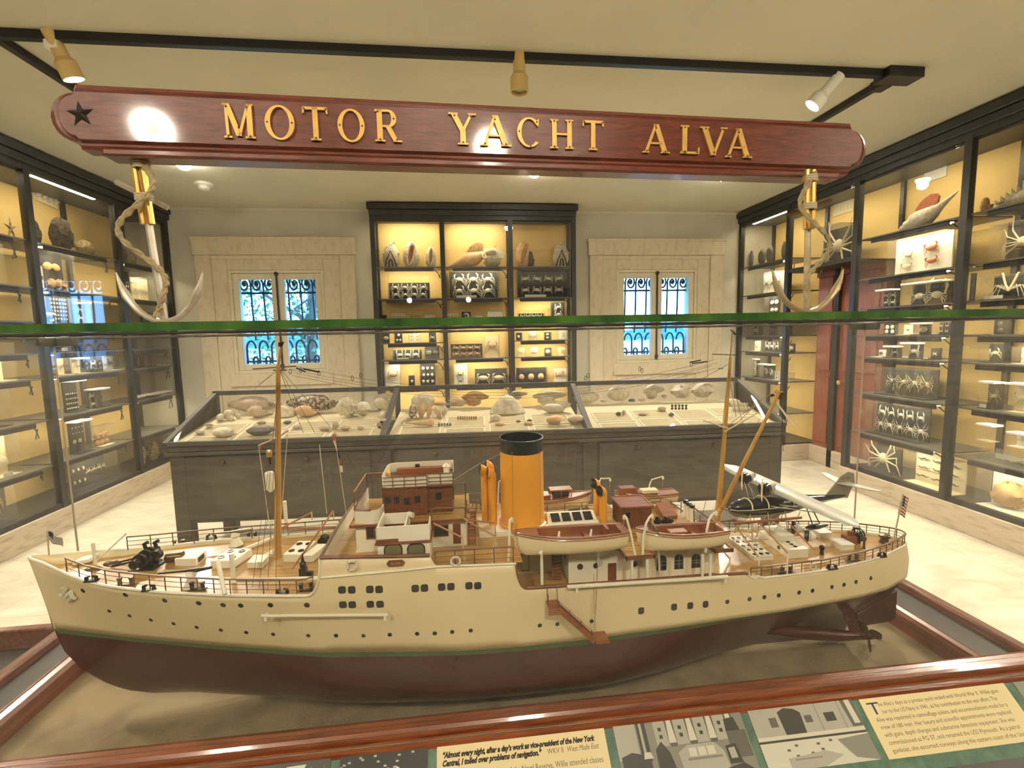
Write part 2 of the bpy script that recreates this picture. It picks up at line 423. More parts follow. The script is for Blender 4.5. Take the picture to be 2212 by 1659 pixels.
# iron grilles with scrolled bars outside the windows
def scroll_bar(b, x, y, zt, zb, flip):
    """S bar: a coil at the head, a straight shank, a hook and coil at the foot"""
    s = -1 if flip else 1
    r0 = 0.075
    pts = []
    for i in range(30):
        t = i/29.0; ang = 2*pi*1.6*(1-t); r = r0*(0.2+0.8*t)
        pts.append((x-s*r0+s*r*cos(ang), y, zt-r0+r*sin(ang)*1.5))
    pts.append((x+s*0.005, y, zt-0.45)); pts.append((x+s*0.02, y, zb+0.33))
    b.tube(pts, [0.013]*len(pts), 5)
    pts = []
    for i in range(12):
        a = pi*i/11.0; pts.append((x-s*0.045-s*0.055*cos(a)*-1, y, zb+0.22+0.10*sin(a)))
    pts.append((x-s*0.10, y, zb+0.02))
    b.tube(pts, 0.013, 5)
    pts = [(x+0.03*cos(2*pi*i/10), y, zb+0.06+0.055*sin(2*pi*i/10)) for i in range(10)]
    b.tube(pts, 0.013, 5, closed=True)
    b.ell((x-s*r0, y, zt-r0), (0.025, 0.02, 0.03), 8, 6)
for wi, ((x0, x1, z0, z1), _) in enumerate(WINS):
    b = MB(); y = YB+0.30
    for i in range(7):
        scroll_bar(b, x0+0.10+i*(x1-x0-0.2)/6.0+(0.02 if wi == 0 else -0.02), y, z1-0.02-0.04, z0+0.08, wi == 1)
    b.box(x0, x1, y-0.008, y+0.008, z1-0.26, z1-0.235); b.box(x0, x1, y-0.008, y+0.008, z0+0.12, z0+0.145)
    tag(b.build('window_grille', 'iron'), ['iron scroll grille outside the left window before green foliage', 'iron scroll grille outside the right window before bright sky'][wi], 'grille')

# outside
b = MB(); r2 = random.Random(3)
for i in range(13000):
    c = Vector((-5.6+r2.random()*3.6, 7.9+r2.random()*0.9+0.4*r2.random(), r2.random()**0.8*4.6))
    a = Vector((r2.gauss(0, 1), r2.gauss(0, 1), r2.gauss(0, 1))).normalized(); d = a.cross(Vector((r2.gauss(0, 1), r2.gauss(0, 1), r2.gauss(0, 1)))).normalized()
    s = 0.022+0.03*r2.random()
    b.poly([c-a*s, c+d*s*0.55, c+a*s, c-d*s*0.55])
h = b.build('tree_hedge', 'leaf', smooth=0, loc=(-2.5, 8.3, 0)); tag(h, 'dense leafy green tree foliage filling the view of the left window', 'tree')
c = MB(); c.tube([(-2.4, 8.3, 0), (-2.5, 8.35, 1.6), (-2.3, 8.3, 3.0), (-2.4, 8.3, 4.3)], [0.12, 0.09, 0.07, 0.03], 7)
for i in range(9):
    q = r2.random()*2.6+1; c.tube([(-2.42, 8.3, q), (-2.4+r2.uniform(-.8, .2), 8.3+r2.uniform(-.2, .2), q+0.5), (-2.4+r2.uniform(-1.5, 0.3), 8.3, q+0.9)], [0.04, 0.025, 0.01], 5)
c.build('branches', 'twig', h)
struct('ground_lawn', MB().box(-40, 60, YB+0.5, 30, -0.4, -0.3), 'lawn')
struct('water', MB().box(-80, 120, 30, 150, -0.45, -0.4), 'water')
b = MB(); rings = []
for i in range(41):
    x = -120+i*7.0
    hgt = 3.6+1.0*sin(i*0.7)+0.6*sin(i*1.9+1)+0.4*sin(i*3.1)
    rings.append([(x, 140, -1), (x, 150, hgt), (x, 170, hgt*0.9), (x, 190, -1)])
b.rings(rings)
struct('hills', b, 'hill')

# ------------------------------------------------------------------ wall cases
SHELF = [2.45, 2.07, 1.79, 1.53, 1.32, 0.97, 0.58]
TB = lambda p: Vector((p[0], 5.92+p[1], p[2]))
TR = lambda p: Vector((3.87+p[1], -p[0], p[2]))
TL = lambda p: Vector((-3.42-p[1], p[0], p[2]))
DEPTH = {'B': 0.31, 'R': 0.51, 'L': 0.51}
TF = {'B': TB, 'R': TR, 'L': TL}
ROT = {'B': 0.0, 'R': -pi/2, 'L': pi/2}

def wall_case(key, name, label, us, bays, over=None, base=0.20, sides=(True, True)):
    """us: bay edges along the wall; bays: per bay (shelves, lit levels) ; over: index of a bay that stops above a door"""
    T = TF[key]; D = DEPTH[key]
    org = T((us[0], D/2, 0))
    root = thing(name, label, 'display cabinet', org)
    b = MB(T); b.box(us[0]-0.05, us[-1]+0.05, -0.05, D, 3.115, 3.185); b.box(us[0]-0.03, us[-1]+0.03, -0.03, D, 3.05, 3.115); b.build('cornice', 'black_wood', root, bevel=0.008)
    bf = MB(T)
    for i, u in enumerate(us):
        zb = base
        bf.box(u-0.028, u+0.028, -0.005, 0.05, zb, 3.05)
        bf.box(u-0.02, u+0.02, D-0.035, D-0.005, zb, 3.05)
    for i in range(len(us)-1):
        zb = 2.26 if i == over else base
        bf.box(us[i]+0.028, us[i+1]-0.028, -0.003, 0.045, 3.0, 3.05)
        bf.box(us[i]+0.028, us[i+1]-0.028, 0.0, 0.05, zb, zb+0.04)
        bf.box(us[i], us[i+1], 0.05, D, zb, zb+0.02)
        bf.box(us[i], us[i+1], 0.0, D-0.01, 3.02, 3.05)
    bf.build('frame', 'black_wood', root)
    for i in range(len(us)-1):
        u0, u1 = us[i], us[i+1]; zb = 2.26 if i == over else base
        MB(T).box(u0, u1, D-0.005, D+0.004, zb, 3.05).build('back_panel', 'yellow_paint', root)
        MB(T).box(u0+0.028, u1-0.028, 0.016, 0.021, zb+0.04, 3.0).build('glass_pane', 'pane', root, smooth=0)
        shelves, lit = bays[i]
        for z in shelves:
            MB(T).box(u0+0.03, u1-0.03, 0.028, D-0.04, z-0.012, z).build('shelf', 'grey_shelf', root)
        w = u1-u0
        for z in [3.05]+list(shelves):
            on = z in lit
            zt = z-0.012 if z < 3 else 3.02
            c0, c1 = u0+0.14*w, u0+0.86*w
            bare = (key, i, z) in (('L', 2, 3.05), ('R', 0, 3.05))
            fx = MB(T).box(c0, c1, 0.04, 0.115, zt-0.008, zt).box(c0, c1, 0.04, 0.048, zt-(0.012 if bare else 0.040), zt-0.008)
            if z > 3 and not bare: fx.box(u0+0.028, u1-0.028, 0.046, 0.05, 2.985, 3.0)
            fx = fx.build('light_fixture', 'black_metal', root, smooth=0)
            if on:
                MB(T).box(c0+0.02, c1-0.02, 0.07, 0.105, zt-0.016, zt-0.008).build('tube', 'tube', fx)
                p = T(((c0+c1)/2, 0.09, zt-0.022))
                area('case_tube_light', p, (c1-c0-0.04, 0.04), TUBE*on_power(key, i, z), (1.0, 0.86, 0.56), (R_(18), 0, ROT[key]) if key == 'B' else (R_(12), 0, ROT[key]), fx)
            if z < 3 and zb < 1:
                q = rnd.random()
                e1 = c1+0.0; z1 = zt-0.02
                MB(T).tube([(e1, 0.07, z1), (e1+0.04, 0.08, z1-0.02-0.03*q), (e1+0.07+0.02*q, 0.10, z1-0.08-0.05*q), (u1-0.06, 0.12, z1-0.10*q-0.05), (u1-0.03, 0.12, z1-0.02-0.03*q)], 0.005, 5).build('power_cord', 'cable', root)
    for k, u in ((0, us[0]), (1, us[-1])):
        if sides[k]:
            MB(T).box(u-0.003, u+0.003, 0.05, D-0.035, base+0.02, 3.0).build('side_pane', 'pane', root, smooth=0)
    return root
def on_power(key, i, z):
    return {'B': 1.5, 'R': 1.7, 'L': 1.5}[key]*(1.35 if z > 3 else 1.0)

ALL = SHELF
wall_case('B', 'wall_display_cabinet', 'tall black glazed cabinet of shells and crabs between the two windows', [-0.975, -0.155, 0.675, 1.47],
    [([2.45, 2.07, 1.79, 1.53, 1.32, 0.97, 0.58], {3.05, 2.45, 1.79, 1.53, 1.32, 0.97}),
     ([2.45, 2.07, 1.79, 1.32, 0.97, 0.58], {3.05, 2.45, 1.79, 1.32, 0.97}),
     ([2.45, 2.07, 1.79, 1.53, 1.32, 0.97, 0.58], {2.07, 1.79, 1.53, 1.32, 0.97})], base=0.2)
wall_case('R', 'wall_display_cabinet', 'long black glazed cabinet along the right wall, bridging a red wooden door', [-6.22, -5.27, -4.31, -3.31, -2.35],
    [(ALL, {3.05, 2.45, 2.07, 1.53, 1.32, 0.97, 0.58}), ([], {3.05}), (ALL, {3.05, 2.45, 2.07, 1.79, 1.53, 1.32, 0.97, 0.58}), (ALL, {2.45, 2.07, 1.79, 1.53, 1.32, 0.97, 0.58})], over=1)
wall_case('L', 'wall_display_cabinet', 'long black glazed cabinet with cords along the left wall', [2.43, 3.40, 4.37, 5.38, 6.22],
    [(ALL, {3.05, 2.07}), (ALL, {3.05, 2.45, 2.07, 1.79, 1.53, 1.32, 0.97, 0.58}), (ALL, {3.05, 2.45, 2.07, 1.53, 1.32, 0.97, 0.58}), (ALL, {2.45, 0.97})])
# stone plinths below the wall cases
b = MB(TL); b.box(0.5, 6.25, -0.02, 0.53, 0, 0.2); struct('baseboard_left', b, 'travertine_flat', bevel=0.005)
b = MB(TR); b.box(-6.25, -5.24, -0.02, 0.53, 0, 0.2); b.box(-4.34, 0, -0.02, 0.53, 0, 0.2); b.box(-5.24, -4.34, 0.36, 0.53, 0, 0.2); struct('baseboard_right', b, 'travertine_flat', bevel=0.005)
b = MB(TB); b.box(-1.0, 1.5, -0.02, 0.33, 0, 0.2); struct('baseboard_back', b, 'travertine_flat', bevel=0.005)

# the red door in its recess under the right cabinet
b = MB(TR); D = 0.51
b.box(-5.24, -4.34, 0.40, D, 0.2, 2.26)
d = struct('door_1', b, 'red_door')
b = MB(TR)
for u0, u1 in ((-5.20, -4.99), (-4.86, -4.38)):
    for z0, z1 in ((0.26, 1.05), (1.12, 2.2)):
        b.box(u0+0.02, u1-0.02, 0.385, 0.40, z0, z1)
b.build('door_panel', 'red_door', d, bevel=0.006)
b = MB(TR); b.box(-4.96, -4.89, 0.36, 0.40, 0.0, 2.26); b.build('stile', 'black_wood', d)
b = MB(TR); b.box(-5.24, -4.34, 0.37, 0.40, 2.2, 2.26); b.build('lintel', 'red_door', d)
MB(TR).lathe([(0.012, 0), (0.012, 0.03), (0.026, 0.04), (0.026, 0.06), (0.01, 0.07)], (-4.80, 0.385, 1.0), axis=(0, -1, 0), n=12).build('door_knob', 'brass', d)
# a cream battening on top of the left cabinet
tag(MB(TL).box(5.42, 6.05, -0.015, 0.03, 3.10, 3.16).build('batten', 'card_cream', loc=TL((5.7, 0, 3.13))), 'pale strip of board fixed along the top of the left cabinet', 'board')
# ------------------------------------------------------------------ shells, crabs and other specimens (unit size, facing -y, base or centre at 0)
def g_crab(b, r, leg=1.0, claw=1.0, wide=1.0):
    b.ell((0, 0, 0.02), (0.22*wide, 0.09, 0.15), 12, 6)
    for s in (-1, 1):
        q = Vector((s*0.33, -0.04, 0.10+0.10*claw))
        b.tube([(s*0.15*wide, -0.02, 0.08), (s*0.30, -0.04, 0.07), q], [0.026, 0.034, 0.036], 5)
        b.tube([q, q+Vector((s*0.015, -0.01, 0.08*claw)), q+Vector((-s*0.05, -0.01, 0.17*claw)), q+Vector((-s*0.13, -0.01, 0.22*claw))], [0.036, 0.05, 0.030, 0.005], 6)
        b.tube([q+Vector((-s*0.02, 0, 0.05*claw)), q+Vector((-s*0.10, -0.01, 0.12*claw))], [0.022, 0.004], 4)
        for k in range(4):
            a = 0.15-0.38*k+r.uniform(-.08, .08); L = leg*(0.30+0.02*k)
            p0 = Vector((s*0.18*wide, 0, 0.04-0.05*k)); p1 = p0+Vector((s*L*cos(a)*0.75, -0.03, L*sin(a)*0.8+0.05)); p2 = p1+Vector((s*L*0.28, 0.0, -L*0.55)); p3 = p2+Vector((s*0.01, 0.01, -L*0.3))
            b.tube([p0, p1, p2, p3], [0.022, 0.017, 0.011, 0.003], 4)
def g_spider(b, r):
    b.ell((0, 0, 0), (0.13, 0.07, 0.15), 8, 6)
    for s in (-1, 1):
        for k in range(5):
            a = 1.0-0.5*k+r.uniform(-.2, .2); L = 0.34
            p0 = Vector((s*0.09, 0, 0.06-0.04*k)); p1 = p0+Vector((s*L*abs(cos(a)), -0.02, L*sin(a))); p2 = p1+Vector((s*L*r.uniform(-.3, .5), -0.02, L*(0.7 if k < 2 else -0.8)))
            b.tube([p0, p1, p2], [0.026, 0.02, 0.006], 4)
def g_claw(b, r):
    pts = [(0.28*cos(t), 0, 0.34*sin(t)) for t in [(-0.9+3.6*i/9) for i in range(10)]]
    b.tube(pts, [0.10, 0.12, 0.13, 0.12, 0.10, 0.085, 0.07, 0.05, 0.035, 0.01], 6)
    b.tube([(0.05, -0.03, -0.2), (-0.1, -0.03, 0.05), (0.02, -0.03, 0.2)], [0.07, 0.05, 0.01], 5)
    b.ell((0.12, 0, -0.32), (0.14, 0.08, 0.09), 8, 5)
def g_whorl(b, turns=4.0, fat=0.34, spire=0.9, lip=1.35, canal=0.0, spikes=0, n=9, per=12):
    """coiled shell: tube on a growing helix around x, apex at -x"""
    rings = []; N = int(turns*per)+1
    k = 0.165*6.0/max(turns, 3.0)
    smax = math.exp(k*turns)
    for i in range(N):
        t = turns*i/(N-1); s = math.exp(k*t)/smax
        a = 2*pi*t; R = fat*0.55*s; rad = fat*0.62*s
        if i >= N-3: rad *= lerp(1.0, lip, (i-N+4)/3.0)
        cx = -0.5+spire*s*0.72
        if spikes and i % max(1, per//spikes) == 0 and t > turns-2: rad *= 1.28
        c = Vector((cx, R*cos(a), R*sin(a))); e = Vector((0, cos(a), sin(a)))
        rings.append([c+e*(rad*cos(2*pi*j/n))+Vector((1, 0, 0))*(rad*1.25*sin(2*pi*j/n)) for j in range(n)])
    b.rings(rings)
    if canal: b.tube([(0.05, 0, 0), (0.3, 0, 0.0), (0.3+canal*0.5, 0, 0.03), (0.3+canal, 0, 0.07)], [fat*0.5, fat*0.36, fat*0.17, fat*0.08], 7)
def g_auger(b):
    pr = []
    for i in range(15):
        x = i/14.0; pr.append((0.005+0.13*x+0.012*(i % 2), x-0.5))
    pr.append((0.06, 0.55)); b.lathe(pr, axis=(1, 0, 0), n=9)
def g_lump(b, r, nu=16, nv=10, amp=0.25, sx=0.5, sy=0.32, sz=0.42):
    rings = []
    for j in range(nv+1):
        t = pi*j/nv; q = max(sin(t), 0.03); ring = []
        for k in range(nu):
            w = 1+r.uniform(-amp, amp)
            ring.append((sx*q*cos(2*pi*k/nu)*w, sy*q*sin(2*pi*k/nu)*w, sz-sz*cos(t)*w if j else 0.0))
        rings.append(ring)
    b.rings(rings)
def g_fan(b, r):
    pts = []; n = 18
    ring0 = []; ring1 = []
    for i in range(n):
        a = 2*pi*i/n; q = 0.5*(1+0.04*(i % 2)); ring0.append((q*cos(a), 0.05, 0.5+q*sin(a))); ring1.append((q*0.75*cos(a), -0.10, 0.5+q*0.75*sin(a)))
    b.rings([ring0, ring1]); b.box(-0.09, 0.09, -0.02, 0.05, 0, 0.12)
def g_star(b):
    for i in range(5):
        a = pi/2+2*pi*i/5; b.tube([(0, 0, 0.45), (0.22*cos(a), -0.02, 0.45+0.22*sin(a)), (0.46*cos(a), 0, 0.45+0.44*sin(a))], [0.10, 0.07, 0.012], 6, flat=0.6)
def g_flat(b, r):
    b.ell((0, 0, 0), (0.5, 0.10, 0.36), 12, 6)
def g_worm(b, r):
    b.tube([(-0.5, 0, 0.05), (-0.25, -0.02, -0.04), (0.0, 0, 0.05), (0.25, -0.02, -0.03), (0.5, 0, 0.03)], [0.03, 0.055, 0.06, 0.05, 0.02], 6)
def g_strip(b, r):
    for i in range(7): b.ell((0.04*sin(i*1.7), 0, -0.5+i/6.0), (0.12, 0.07, 0.085), 8, 5)
GEN = {
 'crab': lambda b, r: g_crab(b, r), 'crabw': lambda b, r: g_crab(b, r, 0.55, 0.6, 1.35), 'crabup': lambda b, r: g_crab(b, r, 0.7, 1.7), 'spider': g_spider, 'claw': g_claw,
 'shell': lambda b, r: g_whorl(b, 3.5, 0.55, 0.8), 'snail': lambda b, r: g_whorl(b, 3.0, 0.75, 0.35), 'clam': g_flat, 'dot': lambda b, r: b.ell((0, 0, 0), (0.42, 0.2, 0.45), 8, 6),
 'lump': lambda b, r: g_lump(b, r), 'worm': g_worm, 'strip': g_strip, 'arms': lambda b, r: [b.tube([(0, 0, -0.1), (s*0.1, -0.02, 0.1), (s*0.24, -0.02, 0.5)], [0.05, 0.035, 0.03], 6) for s in (-1, 1)] and [b.tube([(0, 0, -0.1), (s*q, -0.02, 0.12-0.1*q), (s*q*1.5, 0, -0.3)], [0.03, 0.02, 0.006], 5) for s in (-1, 1) for q in (0.22, 0.32, 0.4)],
}
PARTNAME = {'crabw': 'crab', 'crabup': 'crab', 'spider': 'spider_crab', 'dot': 'shell', 'snail': 'shell', 'lump': 'coral', 'worm': 'sea_pen', 'strip': 'shell_string', 'arms': 'long_armed_crab'}
_mesh = {}
def specimen(kind, mk_, parent, loc, size, roll=0.0, v=0):
    key = (kind, mk_, v)
    nm = PARTNAME.get(kind, kind)
    if key not in _mesh:
        b = MB(); GEN[kind](b, random.Random(len(_mesh)+11))
        o = b.build(nm, mk_, parent, local=True, smooth=0.9); _mesh[key] = o.data
    else:
        o = bpy.data.objects.new(nm, _mesh[key]); COL.objects.link(o); o.parent = parent; WM[o] = WM[parent].copy()
    o.location = loc; o.scale = (size, size, size); o.rotation_euler = (0, roll, 0)
    return o

CARD = {'b': 'card_black', 'w': 'card_white', 'c': 'card_cream', 'y': 'yellow_paint'}
def place(key, px0, px1, ptop, z, w0, d):
    k = {'B': ('Y', 5.92+w0), 'R': ('X', 3.87+w0), 'L': ('X', -3.42-w0)}[key]
    kk = {k[0]: k[1]}
    pm = (px0+px1)/2.0
    bot = at(pm, ptop, **kk)
    h = bot.z-z
    # image height of the standing line, then both ends at mid height
    lo, hi = ptop, ptop+400
    for _ in range(24):
        mid = (lo+hi)/2
        if at(pm, mid, **kk).z > z: lo = mid
        else: hi = mid
    pmid = (ptop+lo)/2
    A, B = at(px0, pmid, **kk), at(px1, pmid, **kk)
    w = (B-A).length
    C = (A+B)/2
    if key in 'RL':
        cut = min(d*abs(C.y)/abs(C.x), 0.35*w); w -= cut; C.y += cut/2
    return Vector((C.x, C.y, z)), w, h
def sbox(key, px0, px1, ptop, z, label, card='b', spec=(), lid=0, d=0.10, w0=0.09, frac=1.0, cap=0, group=None, name='specimen_box', cat='specimen box'):
    loc, w, h = place(key, px0, px1, ptop, z, w0, d)
    h = max(h, 0.03)
    root = thing(name, label, cat, loc, ROT[key], group)
    t = 0.004
    b = MB()
    b.box(-w/2, w/2, 0, t*0.6, 0, h); b.box(-w/2, -w/2+t*0.6, t, d, 0, h); b.box(w/2-t*0.6, w/2, t, d, 0, h)
    if not lid: b.box(-w/2, w/2, t, d, h-t*0.6, h)
    b.build('clear_case', 'acrylic', root, local=True, smooth=0)
    MB().box(-w/2+t, w/2-t, d-0.012, d, 0.002, h*frac-0.003).build('card', CARD.get(card, 'acrylic') if card != 'n' else 'acrylic', root, local=True, smooth=0)
    MB().box(-w/2+t, w/2-t, t, d-0.014, 0.001, 0.006).build('base', CARD.get(card, 'card_cream') if card != 'n' else 'card_cream', root, local=True, smooth=0)
    if lid: MB().box(-w/2-0.003, w/2+0.003, -0.003, d+0.003, h-0.004, h+0.012).build('lid', 'lid_white', root, local=True, bevel=0.003)
    hh = h*frac
    if cap: MB().box(-w*0.18, w*0.18, d-0.02, d-0.013, hh*0.86, hh*0.96) if cap == 2 else None
    if cap: MB().box(-w*0.36, w*0.05, 0.006, 0.012, 0.008, 0.008+min(0.03, h*0.14)).build('caption_card', 'card_white', root, local=True, smooth=0)
    r = random.Random(int(px0*7+ptop))
    n = 0
    for sp in spec:
        kind, cols, rows, mk_ = sp[:4]
        sc = sp[4] if len(sp) > 4 else 0.85
        x0, x1, z0, z1 = sp[5] if len(sp) > 5 else (0.06, 0.94, 0.08, 0.92)
        cw = (x1-x0)*w/cols; ch = (z1-z0)*hh/rows
        s = min(cw*1.05, ch*1.25)*sc
        if kind in ('worm',): s = cw*sc
        if kind == 'strip': s = ch*sc
        for i in range(cols):
            for j in range(rows):
                n += 1
                specimen(kind, mk_, root, (-w/2+x0*w+cw*(i+0.5)+r.uniform(-.05, .05)*cw, d-0.02-s*0.06, z0*hh+ch*(j+0.5)), s*r.uniform(0.88, 1.08), r.uniform(-.2, .2), n % 2)
    return root

# ---- far cabinet, crab boxes
B_ = 'bone_white'
sbox('B', 838, 928, 594, 2.07, 'wide clear box, eight white crabs in two rows, left bay of the far cabinet', 'b', [('crab', 4, 2, B_, 1.0)], frac=0.72)
sbox('B', 970, 1076, 585, 2.07, 'clear box of six large white crabs on black, middle bay of far cabinet', 'b', [('crab', 3, 2, B_, 1.0)], cap=1)
sbox('B', 1118, 1229, 583, 2.07, 'unlit black framed box of crabs, upper right bay of far cabinet', 'b', [('crabw', 4, 2, B_, 0.9)], cap=1)
sbox('B', 811, 835, 680, 1.79, 'low dark tray at the left end of the far cabinet shelf above the glass rim', 'b', [], d=0.08)
sbox('B', 842, 877, 675, 1.79, 'low cream box right of the dark tray, just above the glass rim', 'c', [('shell', 4, 1, 'bone', 0.8)], d=0.08)
sbox('B', 888, 907, 682, 1.79, 'small flat grey dish between two cream boxes, far cabinet left bay', 'n', [('clam', 1, 1, 'bone', 0.8)], d=0.08)
sbox('B', 915, 941, 678, 1.79, 'cream box at the right end of the left bay, above the glass rim', 'c', [('dot', 3, 1, 'bone', 0.6)], d=0.08)
sbox('B', 962, 991, 676, 1.79, 'cream box at the left of the middle bay, above the glass rim', 'c', [('shell', 3, 1, 'tan_shell', 0.7)], d=0.08)
sbox('B', 997, 1018, 673, 1.79, 'small black box in the middle bay just above the glass rim', 'b', [('claw', 1, 1, B_, 0.9)], d=0.08)
sbox('B', 1027, 1043, 681, 1.79, 'tiny white dish in the middle bay just above the glass rim', 'w', [('dot', 2, 1, 'bone', 0.6)], d=0.06)
sbox('B', 1053, 1087, 672, 1.79, 'pale cream box at the right of the middle bay above the glass rim', 'w', [('dot', 4, 1, 'bone', 0.5)], d=0.08)
sbox('B', 1120, 1177, 671, 1.79, 'long low black box with a row of white crabs, far cabinet right bay', 'b', [('crab', 4, 1, B_, 1.0)], frac=0.75, d=0.08)
sbox('B', 1191, 1222, 652, 1.79, 'tall black card with white crabs stacked, far cabinet right bay', 'b', [('crab', 1, 2, B_, 1.0)], d=0.08)
sbox('B', 824, 841, 719, 1.53, 'small black box first from the left below the glass rim, far cabinet', 'b', [('clam', 1, 1, 'bone', 0.8)], d=0.07)
sbox('B', 851, 869, 717, 1.53, 'small black box holding three white shells below the glass rim', 'b', [('dot', 1, 1, B_, 0.6, (0.2, 0.8, 0.5, 0.95)), ('dot', 2, 1, B_, 0.7, (0.1, 0.9, 0.05, 0.5))], d=0.07)
sbox('B', 882, 908, 714, 1.53, 'white card box of six tiny crabs below the glass rim', 'w', [('crab', 2, 3, 'tan_shell', 0.85)], d=0.07)
sbox('B', 926, 942, 718, 1.53, 'small black box last in the left bay, below the glass rim', 'b', [('crab', 1, 1, B_, 0.8)], d=0.07)
sbox('B', 973, 1043, 737, 1.32, 'black card of tan crabs and shells crowded together, far cabinet middle bay', 'b', [('crabw', 4, 2, 'peach_shell', 1.15)], frac=0.85)
sbox('B', 1047, 1079, 725, 1.32, 'tall cream box with a single clawed crab, far cabinet middle bay', 'c', [('crab', 1, 1, 'tan_shell', 1.0)], cap=0)
sbox('B', 1115, 1129, 718, 1.53, 'small black box at the left of the right bay row, below the rim', 'b', [('dot', 1, 1, B_, 0.5)], d=0.07)
sbox('B', 1143, 1161, 713, 1.53, 'small cream box with one pale crab, far cabinet right bay', 'c', [('clam', 1, 1, B_, 0.9)], d=0.07)
sbox('B', 1176, 1192, 717, 1.53, 'small black box with two pale shells stacked, far cabinet right bay', 'b', [('clam', 1, 2, B_, 0.8)], d=0.07)
sbox('B', 1206, 1227, 712, 1.53, 'small white tray with a claw, last of its row in right bay', 'w', [('claw', 1, 1, 'bone', 0.7)], d=0.07)
sbox('B', 848, 911, 752, 1.32, 'black card with three bright white crabs, far cabinet left bay', 'b', [('crabup', 3, 1, B_, 0.95)], cap=1, frac=0.85)
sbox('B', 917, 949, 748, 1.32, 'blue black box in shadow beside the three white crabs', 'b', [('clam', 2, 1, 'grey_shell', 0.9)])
for a0, a1, tp, cd, sp, lb in ((1117, 1135, 751, 'c', 'crab', 'cream box with pale crab, first of four small boxes, far right bay'), (1147, 1165, 750, 'c', 'clam', 'cream box with oval crab, second of four small boxes, far right bay'), (1177, 1193, 751, 'b', 'dot', 'black box with white dot, third of four small boxes, far right bay'), (1206, 1224, 750, 'c', 'claw', 'cream box with grey claw, fourth of four small boxes, far right bay')):
    sbox('B', a0, a1, tp, 1.32, lb, cd, [(sp, 1, 1, 'bone' if cd == 'c' else B_, 0.8)], d=0.07)
sbox('B', 830, 864, 785, 0.97, 'white card box with one big tan crab, low in far cabinet left bay', 'w', [('crabw', 1, 1, 'tan_shell', 1.0)])
sbox('B', 882, 896, 811, 0.97, 'tiny black box standing between the tan crab and nine white shells', 'b', [('dot', 1, 1, B_, 0.5)], d=0.06)
sbox('B', 907, 940, 785, 0.97, 'black card of nine white shells in a grid, far cabinet', 'b', [('dot', 3, 3, B_, 0.75)], cap=0)
sbox('B', 980, 1011, 786, 0.97, 'tall white card with two grey crabs one above the other', 'w', [('crab', 1, 2, 'grey_shell', 0.95, (0.1, 0.9, 0.05, 0.62))])
sbox('B', 1026, 1097, 796, 0.97, 'black card with two large pale armoured crabs, far cabinet middle bay', 'b', [('crabw', 2, 1, 'bone', 1.25, (0.02, 0.98, 0.02, 0.75))])
sbox('B', 1116, 1183, 794, 0.97, 'black card with three round pale crabs, low in far cabinet right bay', 'b', [('dot', 3, 1, 'peach_shell', 0.72, (0.04, 0.96, 0.1, 0.7))])
sbox('B', 1197, 1227, 795, 0.97, 'white card with a round brown crab, low in far cabinet right bay', 'w', [('crabw', 1, 1, 'tan_shell', 0.95)])
# ---- right cabinet
sbox('R', 1630, 1697, 586, 2.07, 'long white tank of spiky grey crabs, right cabinet bay nearest the window', 'w', [('spider', 3, 1, 'grey_shell', 1.0)], d=0.14)
sbox('R', 1651, 1681, 641, 1.79, 'black and white box of paired shells above the rim, far right bay', 'b', [('clam', 2, 2, B_, 0.9)])
sbox('R', 1612, 1646, 702, 1.53, 'shadowed box of pale crab left on the shelf below the rim, far right bay', 'b', [('crabup', 1, 1, 'bone', 0.9)])
sbox('R', 1650, 1672, 700, 1.53, 'shadowed grey box in the middle of the shelf below the rim, far right bay', 'b', [('crab', 1, 1, 'grey_shell', 0.9)])
sbox('R', 1676, 1706, 702, 1.53, 'shadowed box with round shell at right of shelf below the rim, far right bay', 'b', [('dot', 1, 1, 'bone', 0.7)])
sbox('R', 1617, 1637, 736, 1.32, 'white card box beside three white crabs, far right bay', 'w', [('crab', 1, 1, 'bone', 0.7)])
sbox('R', 1639, 1691, 737, 1.32, 'black box with three white crabs, claws raised, far right bay', 'b', [('crabup', 3, 1, B_, 1.0)], cap=0)
sbox('R', 1692, 1708, 742, 1.32, 'narrow black box at the post beside three white crabs, right cabinet', 'b', [('clam', 1, 1, B_, 0.8)])
sbox('R', 1624, 1636, 777, 0.97, 'tall narrow jar with a string of white shells, far right bay', 'b', [('strip', 1, 1, B_, 0.9)], lid=1, d=0.06)
sbox('R', 1636, 1673, 789, 0.97, 'black box with a big white clawed lobster and pale lid, far right bay', 'b', [('claw', 2, 1, B_, 1.1)], lid=1)
sbox('R', 1667, 1685, 801, 0.97, 'white card with black caption beside the clawed lobster', 'w', [('dot', 1, 2, 'grey_shell', 0.3)], d=0.05, w0=0.05)
sbox('R', 1683, 1711, 806, 0.97, 'low pale green glass dish at the post, far right bay', 'n', [('clam', 1, 1, 'bone', 0.7)])
sbox('R', 1752, 1846, 484, 2.30, 'black glass tank with huge cream spider crab above the red door', 'b', [('spider', 1, 1, 'bone', 1.5, (0.0, 0.85, 0.05, 0.95))], d=0.24, w0=0.08)
sbox('R', 1917, 2062, 506, 2.07, 'slanted white tray of two cream and two orange crabs, right cabinet', 'w', [('crabw', 1, 2, 'bone', 1.1, (0.04, 0.48, 0.04, 0.7)), ('crabw', 1, 2, 'orange_shell', 1.15, (0.48, 0.92, 0.1, 0.8))], d=0.10, cap=0)
sbox('R', 1890, 1939, 627, 1.79, 'small black box of four white crabs above the glass rim, right cabinet', 'b', [('crab', 2, 2, B_, 1.0)], lid=1)
